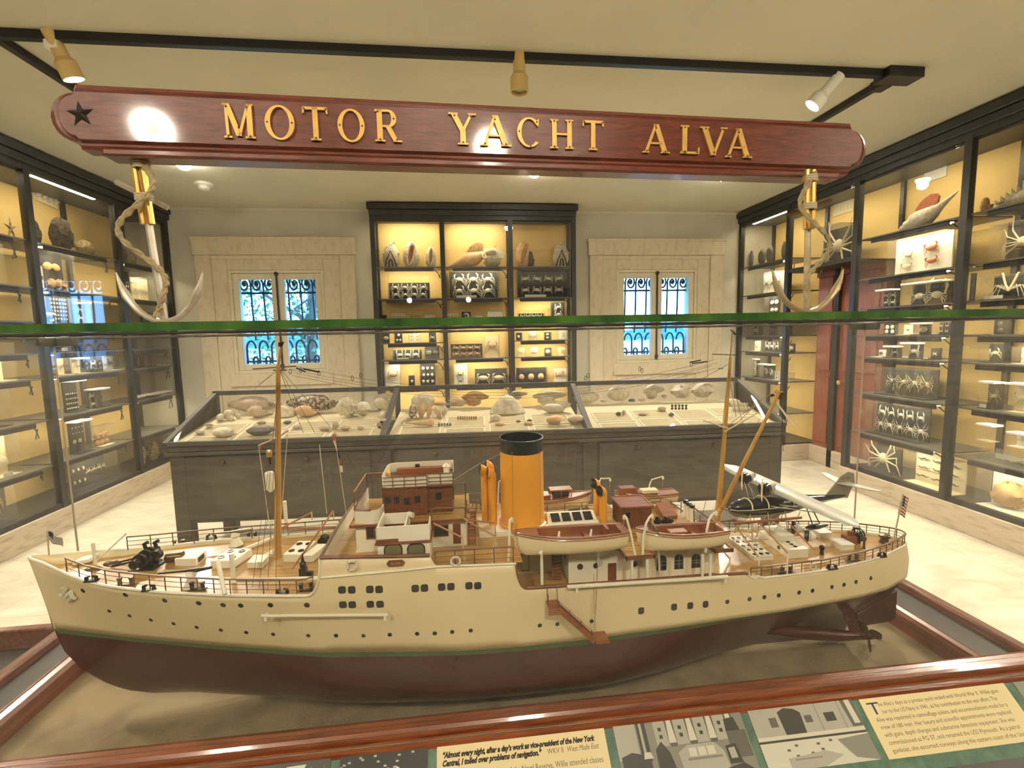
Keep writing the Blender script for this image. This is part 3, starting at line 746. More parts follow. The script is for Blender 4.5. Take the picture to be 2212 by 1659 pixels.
sbox('R', 1945, 2062, 610, 1.79, 'large black box with two big white swimming crabs above the glass rim', 'b', [('crabup', 2, 1, 'bone', 1.25, (0.05, 0.95, 0.02, 0.8))], d=0.12, lid=1)
sbox('R', 1893, 1933, 700, 1.53, 'black box with white mushroom shaped shells below the rim, right cabinet', 'b', [('dot', 2, 2, B_, 0.8)])
sbox('R', 1933, 1966, 701, 1.53, 'plain white box with a tiny dark specimen, below the rim', 'w', [('clam', 1, 1, 'grey_shell', 0.35)])
sbox('R', 1966, 2005, 700, 1.53, 'box with black card, pale clam and white strip, below the rim', 'b', [('clam', 1, 1, 'bone', 0.8)], cap=1, lid=1)
sbox('R', 2008, 2050, 696, 1.53, 'black box of white crabs against the post, below the rim', 'b', [('crabup', 2, 2, B_, 0.8)], cap=1)
sbox('R', 1880, 1905, 755, 1.32, 'hazy violet box at the left of the lower small box row, right cabinet', 'w', [('clam', 1, 1, 'grey_shell', 0.6)])
sbox('R', 1907, 1941, 750, 1.32, 'box with white lid and small white crab, second in lower row', 'b', [('crab', 1, 1, B_, 0.8)], lid=1)
sbox('R', 1944, 1991, 743, 1.32, 'black box with white crab holding both claws up, right cabinet', 'b', [('crabup', 1, 1, B_, 1.0)], lid=1, cap=1)
sbox('R', 1990, 2026, 752, 1.32, 'black box with cream edges and tiny white crab, right cabinet', 'b', [('crab', 1, 1, B_, 0.45)], cap=1)
sbox('R', 2032, 2050, 756, 1.32, 'small hazy box last in the lower row beside the post', 'n', [('dot', 1, 1, 'bone', 0.5)])
sbox('R', 1888, 2032, 797, 0.97, 'large dark tank of grey spider crabs under a bright tube, right cabinet', 'b', [('spider', 4, 1, 'bone', 1.1), ('spider', 3, 1, 'grey_shell', 1.0)], d=0.14)
sbox('R', 1868, 2014, 876, 0.58, 'large black tank of bright white long-legged crabs, right cabinet', 'b', [('spider', 5, 1, B_, 1.15, (0.02, 0.98, 0.1, 0.5)), ('crabup', 5, 1, B_, 0.9, (0.05, 0.95, 0.45, 0.9))], d=0.14)
sbox('R', 1862, 1950, 968, 0.22, 'dark bottom tank with one giant pale crab, right cabinet', 'b', [('spider', 1, 1, 'bone', 1.3)], d=0.14)
sbox('R', 1952, 2090, 990, 0.22, 'bottom tank with dark sea pens on a grey board, right cabinet', 'c', [('worm', 3, 3, 'coral_dark', 0.9)], d=0.14)
sbox('R', 2110, 2260, 985, 0.22, 'large bright white bottom case with a red brown crab, near right bay', 'w', [('lump', 1, 1, 'tan_shell', 0.9, (0.15, 0.8, -0.35, 0.45)), ('lump', 2, 1, 'slab', 0.7, (0.0, 0.6, -0.2, 0.5)), ('claw', 1, 1, B_, 0.8, (0.3, 1.0, 0.5, 0.95)), ('worm', 1, 2, B_, 0.6, (0.1, 0.9, 0.55, 0.95))], d=0.16)
sbox('R', 2137, 2260, 476, 2.07, 'black tank of pale spider crab with long legs, near right bay', 'b', [('spider', 1, 1, 'bone', 1.25), ('worm', 2, 2, 'bone', 0.7, (0.0, 0.5, 0.2, 0.7))], d=0.16)
sbox('R', 2078, 2096, 590, 1.79, 'narrow dark box behind the post above the glass rim', 'b', [], d=0.08)
sbox('R', 2114, 2250, 592, 1.79, 'big black tank of a crab with two long upright arms', 'b', [('arms', 1, 1, 'bone', 1.15, (0.1, 0.75, 0.05, 0.95))], d=0.14, cap=1)
sbox('R', 2124, 2177, 690, 1.53, 'dim black box of round pale specimens, near right bay below rim', 'b', [('dot', 1, 2, 'grey_shell', 0.7)])
sbox('R', 2114, 2164, 742, 1.32, 'dim dark box with a flat white crab, near right bay', 'b', [('crab', 1, 1, 'bone', 0.9)])
sbox('R', 2182, 2240, 750, 1.32, 'small cream box with white shell at the right edge of the photo', 'c', [('clam', 1, 1, B_, 0.9), ('dot', 3, 1, B_, 0.5, (0, 1, 0, 0.35))])
sbox('R', 2111, 2163, 828, 0.97, 'black box with white lid and thin spider crab, near right bay', 'b', [('spider', 1, 1, 'bone', 1.0)], lid=1, cap=1)
sbox('R', 2168, 2236, 832, 0.97, 'cream box with a round crab leaning card, near right bay', 'c', [('crab', 1, 1, 'bone', 1.1)], lid=1)
sbox('R', 2107, 2159, 921, 0.72, 'small clear box with rounded white lid, near right bay', 'n', [('dot', 1, 1, 'bone', 0.3)], lid=1)
sbox('R', 2173, 2230, 940, 0.72, 'low white dish heaped with pale bits, near right bay', 'w', [('clam', 4, 1, 'bone', 0.9)], lid=1)
# ---- left cabinet
sbox('L', 90, 163, 542, 2.07, 'clear box of folded tan clams on black, upper left cabinet', 'b', [('lump', 2, 1, 'tan_shell', 1.0, (0.1, 0.9, -0.3, 0.45)), ('clam', 2, 1, 'tan_shell', 1.1, (0.05, 0.8, 0.4, 0.85))], d=0.12)
sbox('L', 83, 108, 574, 2.07, 'white card box left of the folded tan clams', 'w', [('claw', 1, 1, 'grey_shell', 0.6)], d=0.06, w0=0.05)
sbox('L', 104, 168, 637, 1.79, 'tall black card of white dots in many rows, left cabinet under blue glare', 'b', [('dot', 6, 6, B_, 0.62)])
sbox('L', 95, 127, 665, 1.79, 'black box with two white tent shells in front of the dotted card', 'b', [('shell', 2, 1, B_, 1.0)], d=0.06, w0=0.04, cap=1)
sbox('L', 178, 200, 656, 1.79, 'black box with white and blue crab beside the dotted card', 'b', [('crab', 1, 2, B_, 0.9)], lid=1)
sbox('L', 112, 158, 702, 1.53, 'box with white base and greenish shells, left cabinet below the rim', 'b', [('clam', 2, 1, 'bone', 0.9)], cap=1)
sbox('L', 162, 200, 700, 1.53, 'black box of white crabs beside the window glare, left cabinet', 'b', [('crab', 2, 2, B_, 0.9)])
sbox('L', 136, 161, 770, 1.32, 'cream box with brown branching specimen, left cabinet', 'c', [('spider', 1, 1, 'tan_shell', 1.1)], lid=1)
sbox('L', 167, 195, 775, 1.32, 'cream box with short printed strip, left cabinet', 'c', [('dot', 3, 1, 'tan_shell', 0.5)], lid=1)
sbox('L', 200, 226, 768, 1.32, 'black box behind the window glare, left cabinet', 'b', [('crab', 1, 1, B_, 0.9)])
sbox('L', 232, 265, 768, 1.32, 'pale box half hidden by the post and window glare', 'w', [('crab', 1, 1, 'grey_shell', 0.9)])
sbox('L', 143, 190, 824, 0.97, 'black box with rows of small white shells and cream lid', 'b', [('dot', 6, 4, B_, 0.72, (0.05, 0.95, 0.05, 0.68))], lid=1, cap=0)
sbox('L', 190, 240, 842, 0.97, 'low black box with white crab and bracket shell, cream lid', 'b', [('crab', 1, 2, B_, 1.0, (0.05, 0.5, 0, 0.9)), ('claw', 1, 1, 'grey_shell', 1.0, (0.6, 1, 0.1, 0.9))], lid=1)
sbox('L', 154, 204, 911, 0.58, 'black box with two round white sea shells and pale lid', 'b', [('dot', 2, 1, 'bone', 0.75, (0.05, 0.75, 0.1, 0.65)), ('dot', 4, 2, B_, 0.4, (0.1, 0.95, 0.55, 0.9))], lid=1)
sbox('L', 203, 251, 918, 0.58, 'clear box heaped with orange bits', 'n', [('lump', 3, 2, 'tan_shell', 0.9, (0.0, 1, -0.1, 0.55)), ('clam', 4, 1, 'orange_shell', 0.8, (0, 1, 0.1, 0.4))])
sbox('L', 144, 256, 974, 0.22, 'large black bottom tank with a row of white upright claws', 'b', [('arms', 4, 1, 'bone', 0.95, (0.4, 0.98, 0.05, 0.75)), ('claw', 3, 2, 'bone', 0.6, (0.02, 0.42, 0.05, 0.7))], d=0.14)
sbox('L', 268, 298, 609, 2.07, 'black box of small white dots, last bay of left cabinet', 'b', [('dot', 4, 3, B_, 0.6)])
sbox('L', 283, 337, 600, 2.07, 'pale cream box with grey shells, last bay of left cabinet', 'c', [('clam', 4, 1, 'bone', 0.7)])
sbox('L', 271, 288, 652, 1.79, 'dark box with one white splinter, last bay of left cabinet', 'b', [('worm', 1, 1, B_, 0.5)])
sbox('L', 310, 345, 675, 1.79, 'dim grey box at the back of the last bay above the rim', 'b', [('clam', 2, 1, 'grey_shell', 0.8)])
sbox('L', 263, 292, 796, 1.32, 'leaning strip of small pale shells in shadow, last bay left', 'n', [('strip', 2, 1, 'bone', 0.9)], d=0.06)
sbox('L', 304, 328, 768, 1.32, 'tall dark card with a column of round shells in shadow', 'b', [('dot', 1, 5, 'grey_shell', 0.8)], d=0.06)
sbox('L', 339, 367, 791, 1.32, 'dim tan card standing in the last bay of left cabinet', 'c', [('clam', 1, 1, 'grey_shell', 0.7)], d=0.06)
sbox('L', 291, 316, 873, 0.97, 'black jar with white lid and curled white specimen', 'b', [('claw', 1, 1, 'bone', 0.9)], lid=1)
sbox('L', 315, 348, 885, 0.97, 'shorter black jar with white lid and white crabs', 'b', [('crab', 1, 2, B_, 0.95)], lid=1)
sbox('L', 336, 374, 862, 0.97, 'clear jar of stacked grey white shells with lid', 'w', [('clam', 2, 6, 'bone', 0.95)], lid=1)
sbox('L', -10, 36, 740, 1.32, 'hazy cream box with a round brown shell at the left edge of photo', 'c', [('dot', 1, 1, 'tan_shell', 0.5, (0, 0.6, 0, 0.6))], d=0.12)
sbox('L', -20, 26, 838, 0.97, 'dark box with white lid at the left edge of photo', 'b', [('crab', 1, 1, 'grey_shell', 0.8)], lid=1, d=0.12)
sbox('L', -30, 46, 936, 0.58, 'pale box with a low round dish at the left edge of photo', 'c', [('clam', 1, 1, 'bone', 0.9, (0, 1, 0, 0.6))], d=0.12, cap=1)
sbox('L', -40, 34, 1040, 0.22, 'bottom case with tan branching specimen at left edge of photo', 'b', [('spider', 1, 1, 'tan_shell', 1.2), ('worm', 2, 2, 'tan_shell', 0.7)], d=0.14)
sbox('L', 0, 12, 528, 2.07, 'narrow grey box at the left photo edge, upper shelf', 'w', [], d=0.08)
sbox('L', 80, 98, 652, 1.79, 'grey glass box beside the black post, just above the rim', 'n', [('clam', 1, 1, 'grey_shell', 0.7)], d=0.06)

# side panes of the door recess
for u in (-5.27, -4.31):
    c = next(o for o in bpy.data.objects if o.name.startswith('wall_display_cabinet') and 'right wall' in o['label'])
    MB(TR).box(u-0.003, u+0.003, 0.05, 0.47, 0.22, 2.26).build('side_pane', 'pane', c, smooth=0)

# ------------------------------------------------------------------ loose shells on the wall case shelves
def shelf_thing(key, px0, px1, ptop, z, name, label, cat='shell', w0=0.14, d=0.1, group=None):
    loc, w, h = place(key, px0, px1, ptop, z, w0, d)
    return thing(name, label, cat, loc, ROT[key], group), w, h
def helmet(key, px0, px1, ptop, label, tilt=0.25, ap='orange_shell', shell='white_shell', slit=0.30, knob=False, cut=False):
    root, w, h = shelf_thing(key, px0, px1, ptop, 2.45, 'helmet_shell', label)
    b = MB(); rings = []
    for j in range(11):
        t = pi*j/10; q = max(sin(t), 0.03)*(1.0-0.22*(-cos(t)*0.5+0.5))
        rings.append([(w*0.52*q*cos(2*pi*k/16)*(1+0.05*(k % 2)), 0.06*q*sin(2*pi*k/16)+0.06, h/2-h/2*cos(t)) for k in range(16)])
    b.rings(rings)
    if knob:
        for i in range(5): b.ell((w*(-0.40+0.2*i), 0.04, h*(0.60+0.1*(2-abs(i-2)))), (w*0.07, 0.02, h*0.07), 6, 4)
        b.tube([(0, 0.05, h*0.9), (w*0.12, 0.05, h*1.04), (w*0.3, 0.05, h*1.03)], [w*0.12, w*0.08, w*0.02], 6)
    b.build('shell_body', shell, root, local=True, smooth=0.9)
    if cut:
        for q, m_ in ((0.30, 'coral_dark'), (0.20, 'white_shell'), (0.11, 'coral_dark')):
            MB().tube([(-w*q, 0.0, h*0.06), (-w*q*0.7, -0.01, h*0.3), (0, -0.012, h*(0.15+1.25*q*1.4)), (w*q*0.7, -0.01, h*0.3), (w*q, 0, h*0.06)], w*0.045, 6).build('chamber_wall', m_, root, local=True)
    else:
        b = MB(); c = Vector((w*0.02, -0.012, h*0.5)); u = Vector((sin(tilt), 0, cos(tilt))); v = Vector((cos(tilt), 0, -sin(tilt)))
        o = []; 
        for k in range(14):
            a = 2*pi*k/14; o.append(c+u*(h*0.36*cos(a))+v*(w*slit*0.5*sin(a)))
        b.rings([[p+Vector((0, 0.02, 0)) for p in o], [c+(p-c)*0.9 for p in o], [c+(p-c)*0.35+Vector((0, 0.015, 0)) for p in o]])
        b.build('aperture', ap, root, local=True, smooth=0.9)
        MB().tube([c+(p-c)*1.12 for p in o], w*0.05, 6, closed=True).build('lip', shell, root, local=True, smooth=0.9)
    return root
helmet('B', 823, 864, 524, 'cut open white helmet shell showing dark arched chambers, far cabinet top left', knob=True, cut=True)
helmet('B', 867, 907, 519, 'large white helmet shell with orange slit mouth, far cabinet top shelf', 0.22)
helmet('B', 917, 943, 531, 'smaller helmet shell with brown mouth beside the post, far cabinet top shelf', 0.1, 'tan_shell')
helmet('B', 1114, 1148, 519, 'smooth oval cream shell with a long brown slit, unlit far cabinet bay', 0.28, 'tan_shell', 'peach_shell', 0.34)
helmet('B', 1194, 1232, 523, 'peaked knobbly helmet shell at the right end of the far cabinet top shelf', cut=True, knob=True)
def whorl_thing(key, px0, px1, ptop, z, name, label, m_, turns=4, fat=0.45, spire=0.8, lip=1.4, canal=0.0, spikes=0, tilt=0.0, mouth=None, w0=0.14):
    root, w, h = shelf_thing(key, px0, px1, ptop, z, name, label, w0=w0)
    b = MB(); g_whorl(b, turns, fat, spire, lip, canal, spikes)
    zmin = min((Vector(p) @ Matrix.Rotation(tilt, 3, 'Y').transposed()).z for p in b.v)
    Mx = Matrix.Rotation(-tilt, 3, 'Y'); pts = [Mx @ p for p in b.v]
    x0 = min(p.x for p in pts); x1 = max(p.x for p in pts); z0 = min(p.z for p in pts); z1 = max(p.z for p in pts)
    sx = w/(x1-x0); sz = h/(z1-z0)
    b.v = [Vector(((p.x-(x0+x1)/2)*sx, p.y*min(sx, sz)+0.05, (p.z-z0)*sz)) for p in pts]
    b.build('shell_body', m_, root, local=True, smooth=0.9)
    if mouth:
        cx, cz, rx, rz, mm = mouth
        c = MB(); c.ell((cx*w, -0.02, cz*h), (rx*w, 0.035, rz*h), 12, 8); c.build('mouth', mm, root, local=True, smooth=0.9)
    return root
whorl_thing('B', 1040, 1091, 531, 2.45, 'conch_shell', 'spiked pale conch shell right of the cut open conch', 'white_shell', 3.2, 0.6, 0.7, 1.5, 0.1, 4, mouth=(-0.1, 0.65, 0.25, 0.16, 'pink_shell'), w0=0.08)
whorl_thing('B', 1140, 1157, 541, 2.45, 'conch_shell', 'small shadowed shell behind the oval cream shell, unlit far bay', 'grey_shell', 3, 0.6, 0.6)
whorl_thing('R', 2106, 2140, 424, 2.45, 'snail_shell', 'small brown round snail shell beside the frilled white shell', 'tan_shell', 3.0, 0.8, 0.3)
root, w, h = shelf_thing('R', 2142, 2262, 378, 2.45, 'frilled_shell', 'large jagged white frilled shell at the upper right photo edge')
b = MB(); r = random.Random(5)
b.tube([(-w*0.5, 0.03, h*0.10), (-w*0.3, 0.03, h*0.14), (-w*0.05, 0.03, h*0.22), (w*0.25, 0.03, h*0.30), (w*0.5, 0.03, h*0.30)], [h*0.05, h*0.12, h*0.20, h*0.28, h*0.26], 9)
for i in range(7):
    x = -w*0.30+w*0.12*i; q = 0.34+0.09*i; b.rings([[(x+w*0.10*cos(a)*s_-w*0.02*(1-s_), 0.03+0.05*sin(a)*s_-0.05*(1-s_), h*(0.22+(q-0.22)*(1-s_)+r.uniform(-.02, .02))) for a in [2*pi*k/8 for k in range(8)]] for s_ in (1.0, 0.7, 0.35, 0.05)])
b.build('shell_body', 'white_shell', root, local=True, smooth=0.9)
def horn(key, px0, px1, ptop, label, body, mouthm, mouth_up=True, w0=0.14):
    """long conch lying on its side: knobbed spire left, fan of the outer lip above, narrow canal rising to the right"""
    root, w, h = shelf_thing(key, px0, px1, ptop, 2.45, 'horn_conch', label, w0=w0)
    P = [(0.0, 0.02, 0.10), (0.06, 0.06, 0.13), (0.10, 0.10, 0.16), (0.13, 0.09, 0.17), (0.18, 0.16, 0.22), (0.23, 0.15, 0.24), (0.32, 0.24, 0.30), (0.42, 0.27, 0.34), (0.54, 0.25, 0.38), (0.64, 0.19, 0.46), (0.74, 0.11, 0.58), (0.86, 0.06, 0.72), (0.95, 0.035, 0.82), (1.0, 0.008, 0.88)]
    rg = []
    for t, r_, zc in P: rg.append([Vector(((t-0.5)*w-0.30*r_*h*sin(2*pi*k/14), 0.055+r_*h*cos(2*pi*k/14)*0.9, max(0.0, zc*h+r_*h*sin(2*pi*k/14)*1.05))) for k in range(14)])
    MB().rings(rg).build('shell_body', body, root, local=True, smooth=0.9)
    lip = [(0.33, 0.46), (0.37, 0.66), (0.43, 0.82), (0.52, 0.94), (0.62, 1.0), (0.70, 0.97), (0.74, 0.88), (0.72, 0.66), (0.62, 0.48), (0.48, 0.40)]
    b = MB(); o = [Vector(((u-0.5)*w, 0.05, v*h)) for u, v in lip]; i_ = [Vector((p.x*0.96+0.03*w*0, 0.030, 0.62*h+(p.z-0.62*h)*0.93)) for p in o]
    b.rings([o, [p+Vector((0, -0.02, 0)) for p in o]]); b.build('outer_lip', body if not mouth_up else mouthm, root, local=True, smooth=0.6)
    b = MB(); c = Vector((0.04*w, 0.025, 0.66*h)); ins = [c+(p+Vector((0, -0.02, 0))-c)*0.88 for p in o]; b.rings([[p+Vector((0, -0.0005, 0)) for p in ins], [c+(p-c)*0.4+Vector((0, 0.012, 0)) for p in ins]]); b.build('mouth', mouthm, root, local=True, smooth=0.9)
    return root
horn('R', 1930, 2078, 419, 'huge grey white conch with orange mouth on the right cabinet top shelf', 'white_shell', 'orange_shell')
horn('B', 969, 1073, 522, 'large cut open brown conch with long pale tail, far cabinet middle bay', 'peach_shell', 'tan_shell', False)
for px0, px1, pt, lb in ((1617, 1630, 541, 'grey oval limpet disc nearest the window, right cabinet'), (1638, 1656, 537, 'dark round scallop standing on the top shelf, second from the window'), (1655, 1673, 530, 'dark round scallop with pale foot, third from the window'), (1688, 1701, 521, 'grey oval scallop half behind the post, fourth from the window')):
    root, w, h = shelf_thing('R', px0, px1, pt, 2.45, 'scallop_shell', lb, d=0.02)
    b = MB(); g_fan(b, rnd); b.v = [Vector((p.x*w, p.y*w, p.z*h)) for p in b.v]; b.build('shell_body', 'grey_shell', root, local=True)
for px0, px1, pt, z, m_, nm, lb, fl in ((68, 101, 471, 2.45, 'coral_dark', 'dark_coral', 'dark lumpy coral half behind the post, left cabinet top shelf', 1), (108, 167, 468, 2.45, 'coral_dark', 'dark_coral', 'large dark pitted coral lump on the left cabinet top shelf', 1), (164, 214, 516, 2.45, 'slab', 'stone_slab', 'flat tan crusted slab right of the large dark coral', 0.6),
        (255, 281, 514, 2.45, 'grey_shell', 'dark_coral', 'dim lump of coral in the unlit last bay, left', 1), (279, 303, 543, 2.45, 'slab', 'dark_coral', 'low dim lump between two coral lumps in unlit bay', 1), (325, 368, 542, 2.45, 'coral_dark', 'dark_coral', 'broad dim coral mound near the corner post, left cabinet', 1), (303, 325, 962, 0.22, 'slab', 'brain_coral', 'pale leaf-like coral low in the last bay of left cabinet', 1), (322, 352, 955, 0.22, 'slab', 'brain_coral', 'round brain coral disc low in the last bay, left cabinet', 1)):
    root, w, h = shelf_thing('L', px0, px1, pt, z, nm, lb, 'coral')
    b = MB(); g_lump(b, random.Random(px0), 18, 12, 0.18 if fl == 1 else 0.1); b.v = [Vector((p.x*w, p.y*w+0.06, p.z*h/0.88)) for p in b.v]; b.build('coral', m_, root, local=True, smooth=0.4)
root, w, h = shelf_thing('L', 8, 42, 463, 2.45, 'starfish', 'thin dark starfish standing at the far left top shelf', 'starfish', d=0.02)
b = MB(); g_star(b); b.v = [Vector((p.x*w, p.y*w+0.02, p.z*h)) for p in b.v]; b.build('starfish_body', 'slab', root, local=True, smooth=0.9)
# cards of shells fixed on the yellow back boards
def wallcard(key, px0, px1, py0, py1, label, cardm, kind, cols, rows, mm, name='shell_card', cat='shell card', tilt=0.0, sc=0.9):
    D = DEPTH[key]-0.012
    k = {'R': {'X': 3.87+D}, 'L': {'X': -3.42-D}}[key]
    A, Bp = at(px0, py0, **k), at(px1, py1, **k)
    w = abs(A.y-Bp.y); h = abs(at((px0+px1)/2, py0, **k).z-at((px0+px1)/2, py1, **k).z)
    c = (A+Bp)/2
    root = thing(name, label, cat, (c.x, c.y, c.z), ROT[key])
    Mx = Matrix.Rotation(tilt, 3, 'Y')
    b = MB(lambda p: Mx @ Vector(p)); b.box(-w/2, w/2, -0.006, 0.004, -h/2, h/2); b.build('card', cardm, root, local=True, smooth=0)
    for i in range(cols):
        for j in range(rows):
            s = min(w/cols, h*0.85/rows)*sc
            specimen(kind, mm, root, Mx @ Vector((-w/2+w*(i+0.5)/cols, -0.012, h*0.5-h*0.85*(j+0.5)/rows)), s)
    return root
wallcard('L', 68, 124, 390, 440, 'card of woven white shells hung on the yellow back board, left cabinet', 'card_cream', 'shell', 4, 5, 'bone_white', tilt=0.1, sc=1.25)
wallcard('L', 256, 274, 455, 495, 'dim string card of white shells on the back board, last left bay', 'card_cream', 'clam', 2, 6, 'bone', sc=1.2)
wallcard('R', 1803, 1843, 422, 462, 'card with rows of tiny white shells above the crab tank', 'card_cream', 'dot', 6, 6, 'bone_white', sc=0.7)
rt = wallcard('R', 1999, 2044, 362, 388, 'blank white label card on the yellow board above the orange-mouthed conch', 'lid_white', 'dot', 0, 0, 'bone', 'label_card', 'label', tilt=0.0)
rt = wallcard('R', 1872, 1890, 640, 690, 'pale blue round plate seen through the end pane beside the red door', 'card_white', 'clam', 1, 1, 'bone_white', 'round_plate', 'plate')

# ------------------------------------------------------------------ the sloping table case
TA = atan2(-0.21, 4.535)
TFL = Vector((-2.075, 3.49, 0)); TLEN, TDEP = 4.54, 0.70
MT_ = Matrix.Translation(TFL) @ Matrix.Rotation(TA, 4, 'Z')
TT = lambda p: MT_ @ Vector(p)
ZF, ZBk = 0.90, 1.185
table = thing('table_display_case', 'long dark wooden table case with sloping glass lid full of shells', 'table case', TFL, TA)
b = MB(TT)
b.box(0.03, TLEN-0.03, 0.03, TDEP-0.02, 0.30, 0.80)
b.box(0.0, TLEN, 0.0, TDEP, 0.80, 0.825); b.box(0.012, TLEN-0.012, 0.012, TDEP-0.01, 0.825, 0.872)
b.build('body', 'table_wood', table, bevel=0.006)
for u in (0.03, TLEN/3, 2*TLEN/3, TLEN-0.12):
    uu = u if u in (0.03, TLEN-0.12) else u-0.05
    for w in ((0.015, TDEP-0.10)):
        MB(TT).box(uu, uu+0.10, w, w+0.085, 0, 0.80).build('leg', 'table_wood', table, bevel=0.004)
for i in range(3):
    u0 = i*TLEN/3+0.10+(0.0 if i == 0 else -0.03); u1 = (i+1)*TLEN/3-0.10
    pn = MB(TT).box(u0, u1, 0.018, 0.03, 0.33, 0.79).build('door', 'table_wood', table, bevel=0.004)
    for q in (0.22, 0.66):
        MB(TT).lathe([(0.006, 0), (0.016, 0.008), (0.016, 0.016), (0.005, 0.022)], (lerp(u0, u1, q), 0.018, 0.745), axis=(0, -1, 0), n=10).build('knob', 'bronze', pn)
sl = lambda w: ZF+(ZBk-ZF)*(w/TDEP)
b = MB(TT)
b.box(0, TLEN, 0, 0.035, 0.872, ZF)
b.box(0, TLEN, TDEP-0.035, TDEP, ZBk-0.035, ZBk)
for u in (0, TLEN-0.035):
    b.hexa([(u, 0, 0.872), (u+0.035, 0, 0.872), (u+0.035, TDEP, ZBk-0.028), (u, TDEP, ZBk-0.028)], [(u, 0, ZF), (u+0.035, 0, ZF), (u+0.035, TDEP, ZBk), (u, TDEP, ZBk)])
for u in (TLEN/3, 2*TLEN/3):
    b.hexa([(u-0.02, 0, 0.88), (u+0.02, 0, 0.88), (u+0.02, TDEP, ZBk-0.02), (u-0.02, TDEP, ZBk-0.02)], [(u-0.02, 0, ZF+0.004), (u+0.02, 0, ZF+0.004), (u+0.02, TDEP, ZBk+0.004), (u-0.02, TDEP, ZBk+0.004)])
    b.box(u-0.02, u+0.02, TDEP-0.035, TDEP, 0.872, ZBk)
for u in (0, TLEN-0.035): b.box(u, u+0.035, TDEP-0.035, TDEP, 0.872, ZBk)
b.build('lid_frame', 'table_frame', table)
for i in range(3):
    u0 = i*TLEN/3+0.02; u1 = (i+1)*TLEN/3-0.02; t = 0.004
    MB(TT).hexa([(u0, 0.03, sl(0.03)-0.012), (u1, 0.03, sl(0.03)-0.012), (u1, TDEP-0.03, sl(TDEP-0.03)-0.012), (u0, TDEP-0.03, sl(TDEP-0.03)-0.012)],
        [(u0, 0.03, sl(0.03)-0.012+t), (u1, 0.03, sl(0.03)-0.012+t), (u1, TDEP-0.03, sl(TDEP-0.03)-0.012+t), (u0, TDEP-0.03, sl(TDEP-0.03)-0.012+t)]).build('glass_lid', 'pane', table, smooth=0)
    MB(TT).box(u0, u1, TDEP-0.02, TDEP-0.016, 0.872, ZBk-0.035).build('back_pane', 'pane', table, smooth=0)
for u in (0.012, TLEN-0.016):
    MB(TT).prism([(u, 0.02, 0.872), (u, TDEP-0.02, 0.872), (u, TDEP-0.02, ZBk-0.03), (u, 0.02, ZF-0.02)], (0.004, 0, 0)).build('end_board', 'table_wood', table, smooth=0)
TZ0, TZ1 = 0.876, 0.985
tz = lambda w: TZ0+(TZ1-TZ0)*(w-0.04)/(TDEP-0.08)
def slabq(b, u0, u1, w0, w1, t0=0.0, t1=0.004):
    b.hexa([(u0, w0, tz(w0)+t0), (u1, w0, tz(w0)+t0), (u1, w1, tz(w1)+t0), (u0, w1, tz(w1)+t0)], [(u0, w0, tz(w0)+t1), (u1, w0, tz(w0)+t1), (u1, w1, tz(w1)+t1), (u0, w1, tz(w1)+t1)])
for i in range(3):
    b = MB(TT); slabq(b, i*TLEN/3+0.03, (i+1)*TLEN/3-0.03, 0.04, TDEP-0.04, -0.004, 0.002); tr = b.build('tray', 'tray_paper', table, smooth=0)
    b = MB(TT); c = MB(TT); U0 = i*TLEN/3+0.10; n = 4
    for k in range(n):
        u0 = U0+k*0.335; u1 = u0+0.305
        rr = [(0.06, 0.24), (0.27, 0.44)] if (k+i) % 2 else [(0.06, 0.17), (0.20, 0.42)]
        for w0, w1 in rr:
            slabq(b, u0, u1, w0, w1, 0.002, 0.004); 
            for (a0, a1, e0, e1) in ((u0, u1, w0, w0+0.010), (u0, u1, w1-0.010, w1), (u0, u0+0.012, w0, w1), (u1-0.012, u1, w0, w1)): slabq(c, a0, a1, e0, e1, 0.004, 0.007)
    b.build('tray_card', 'tray_card', tr, smooth=0); c.build('card_border', 'tray_line', tr, smooth=0)
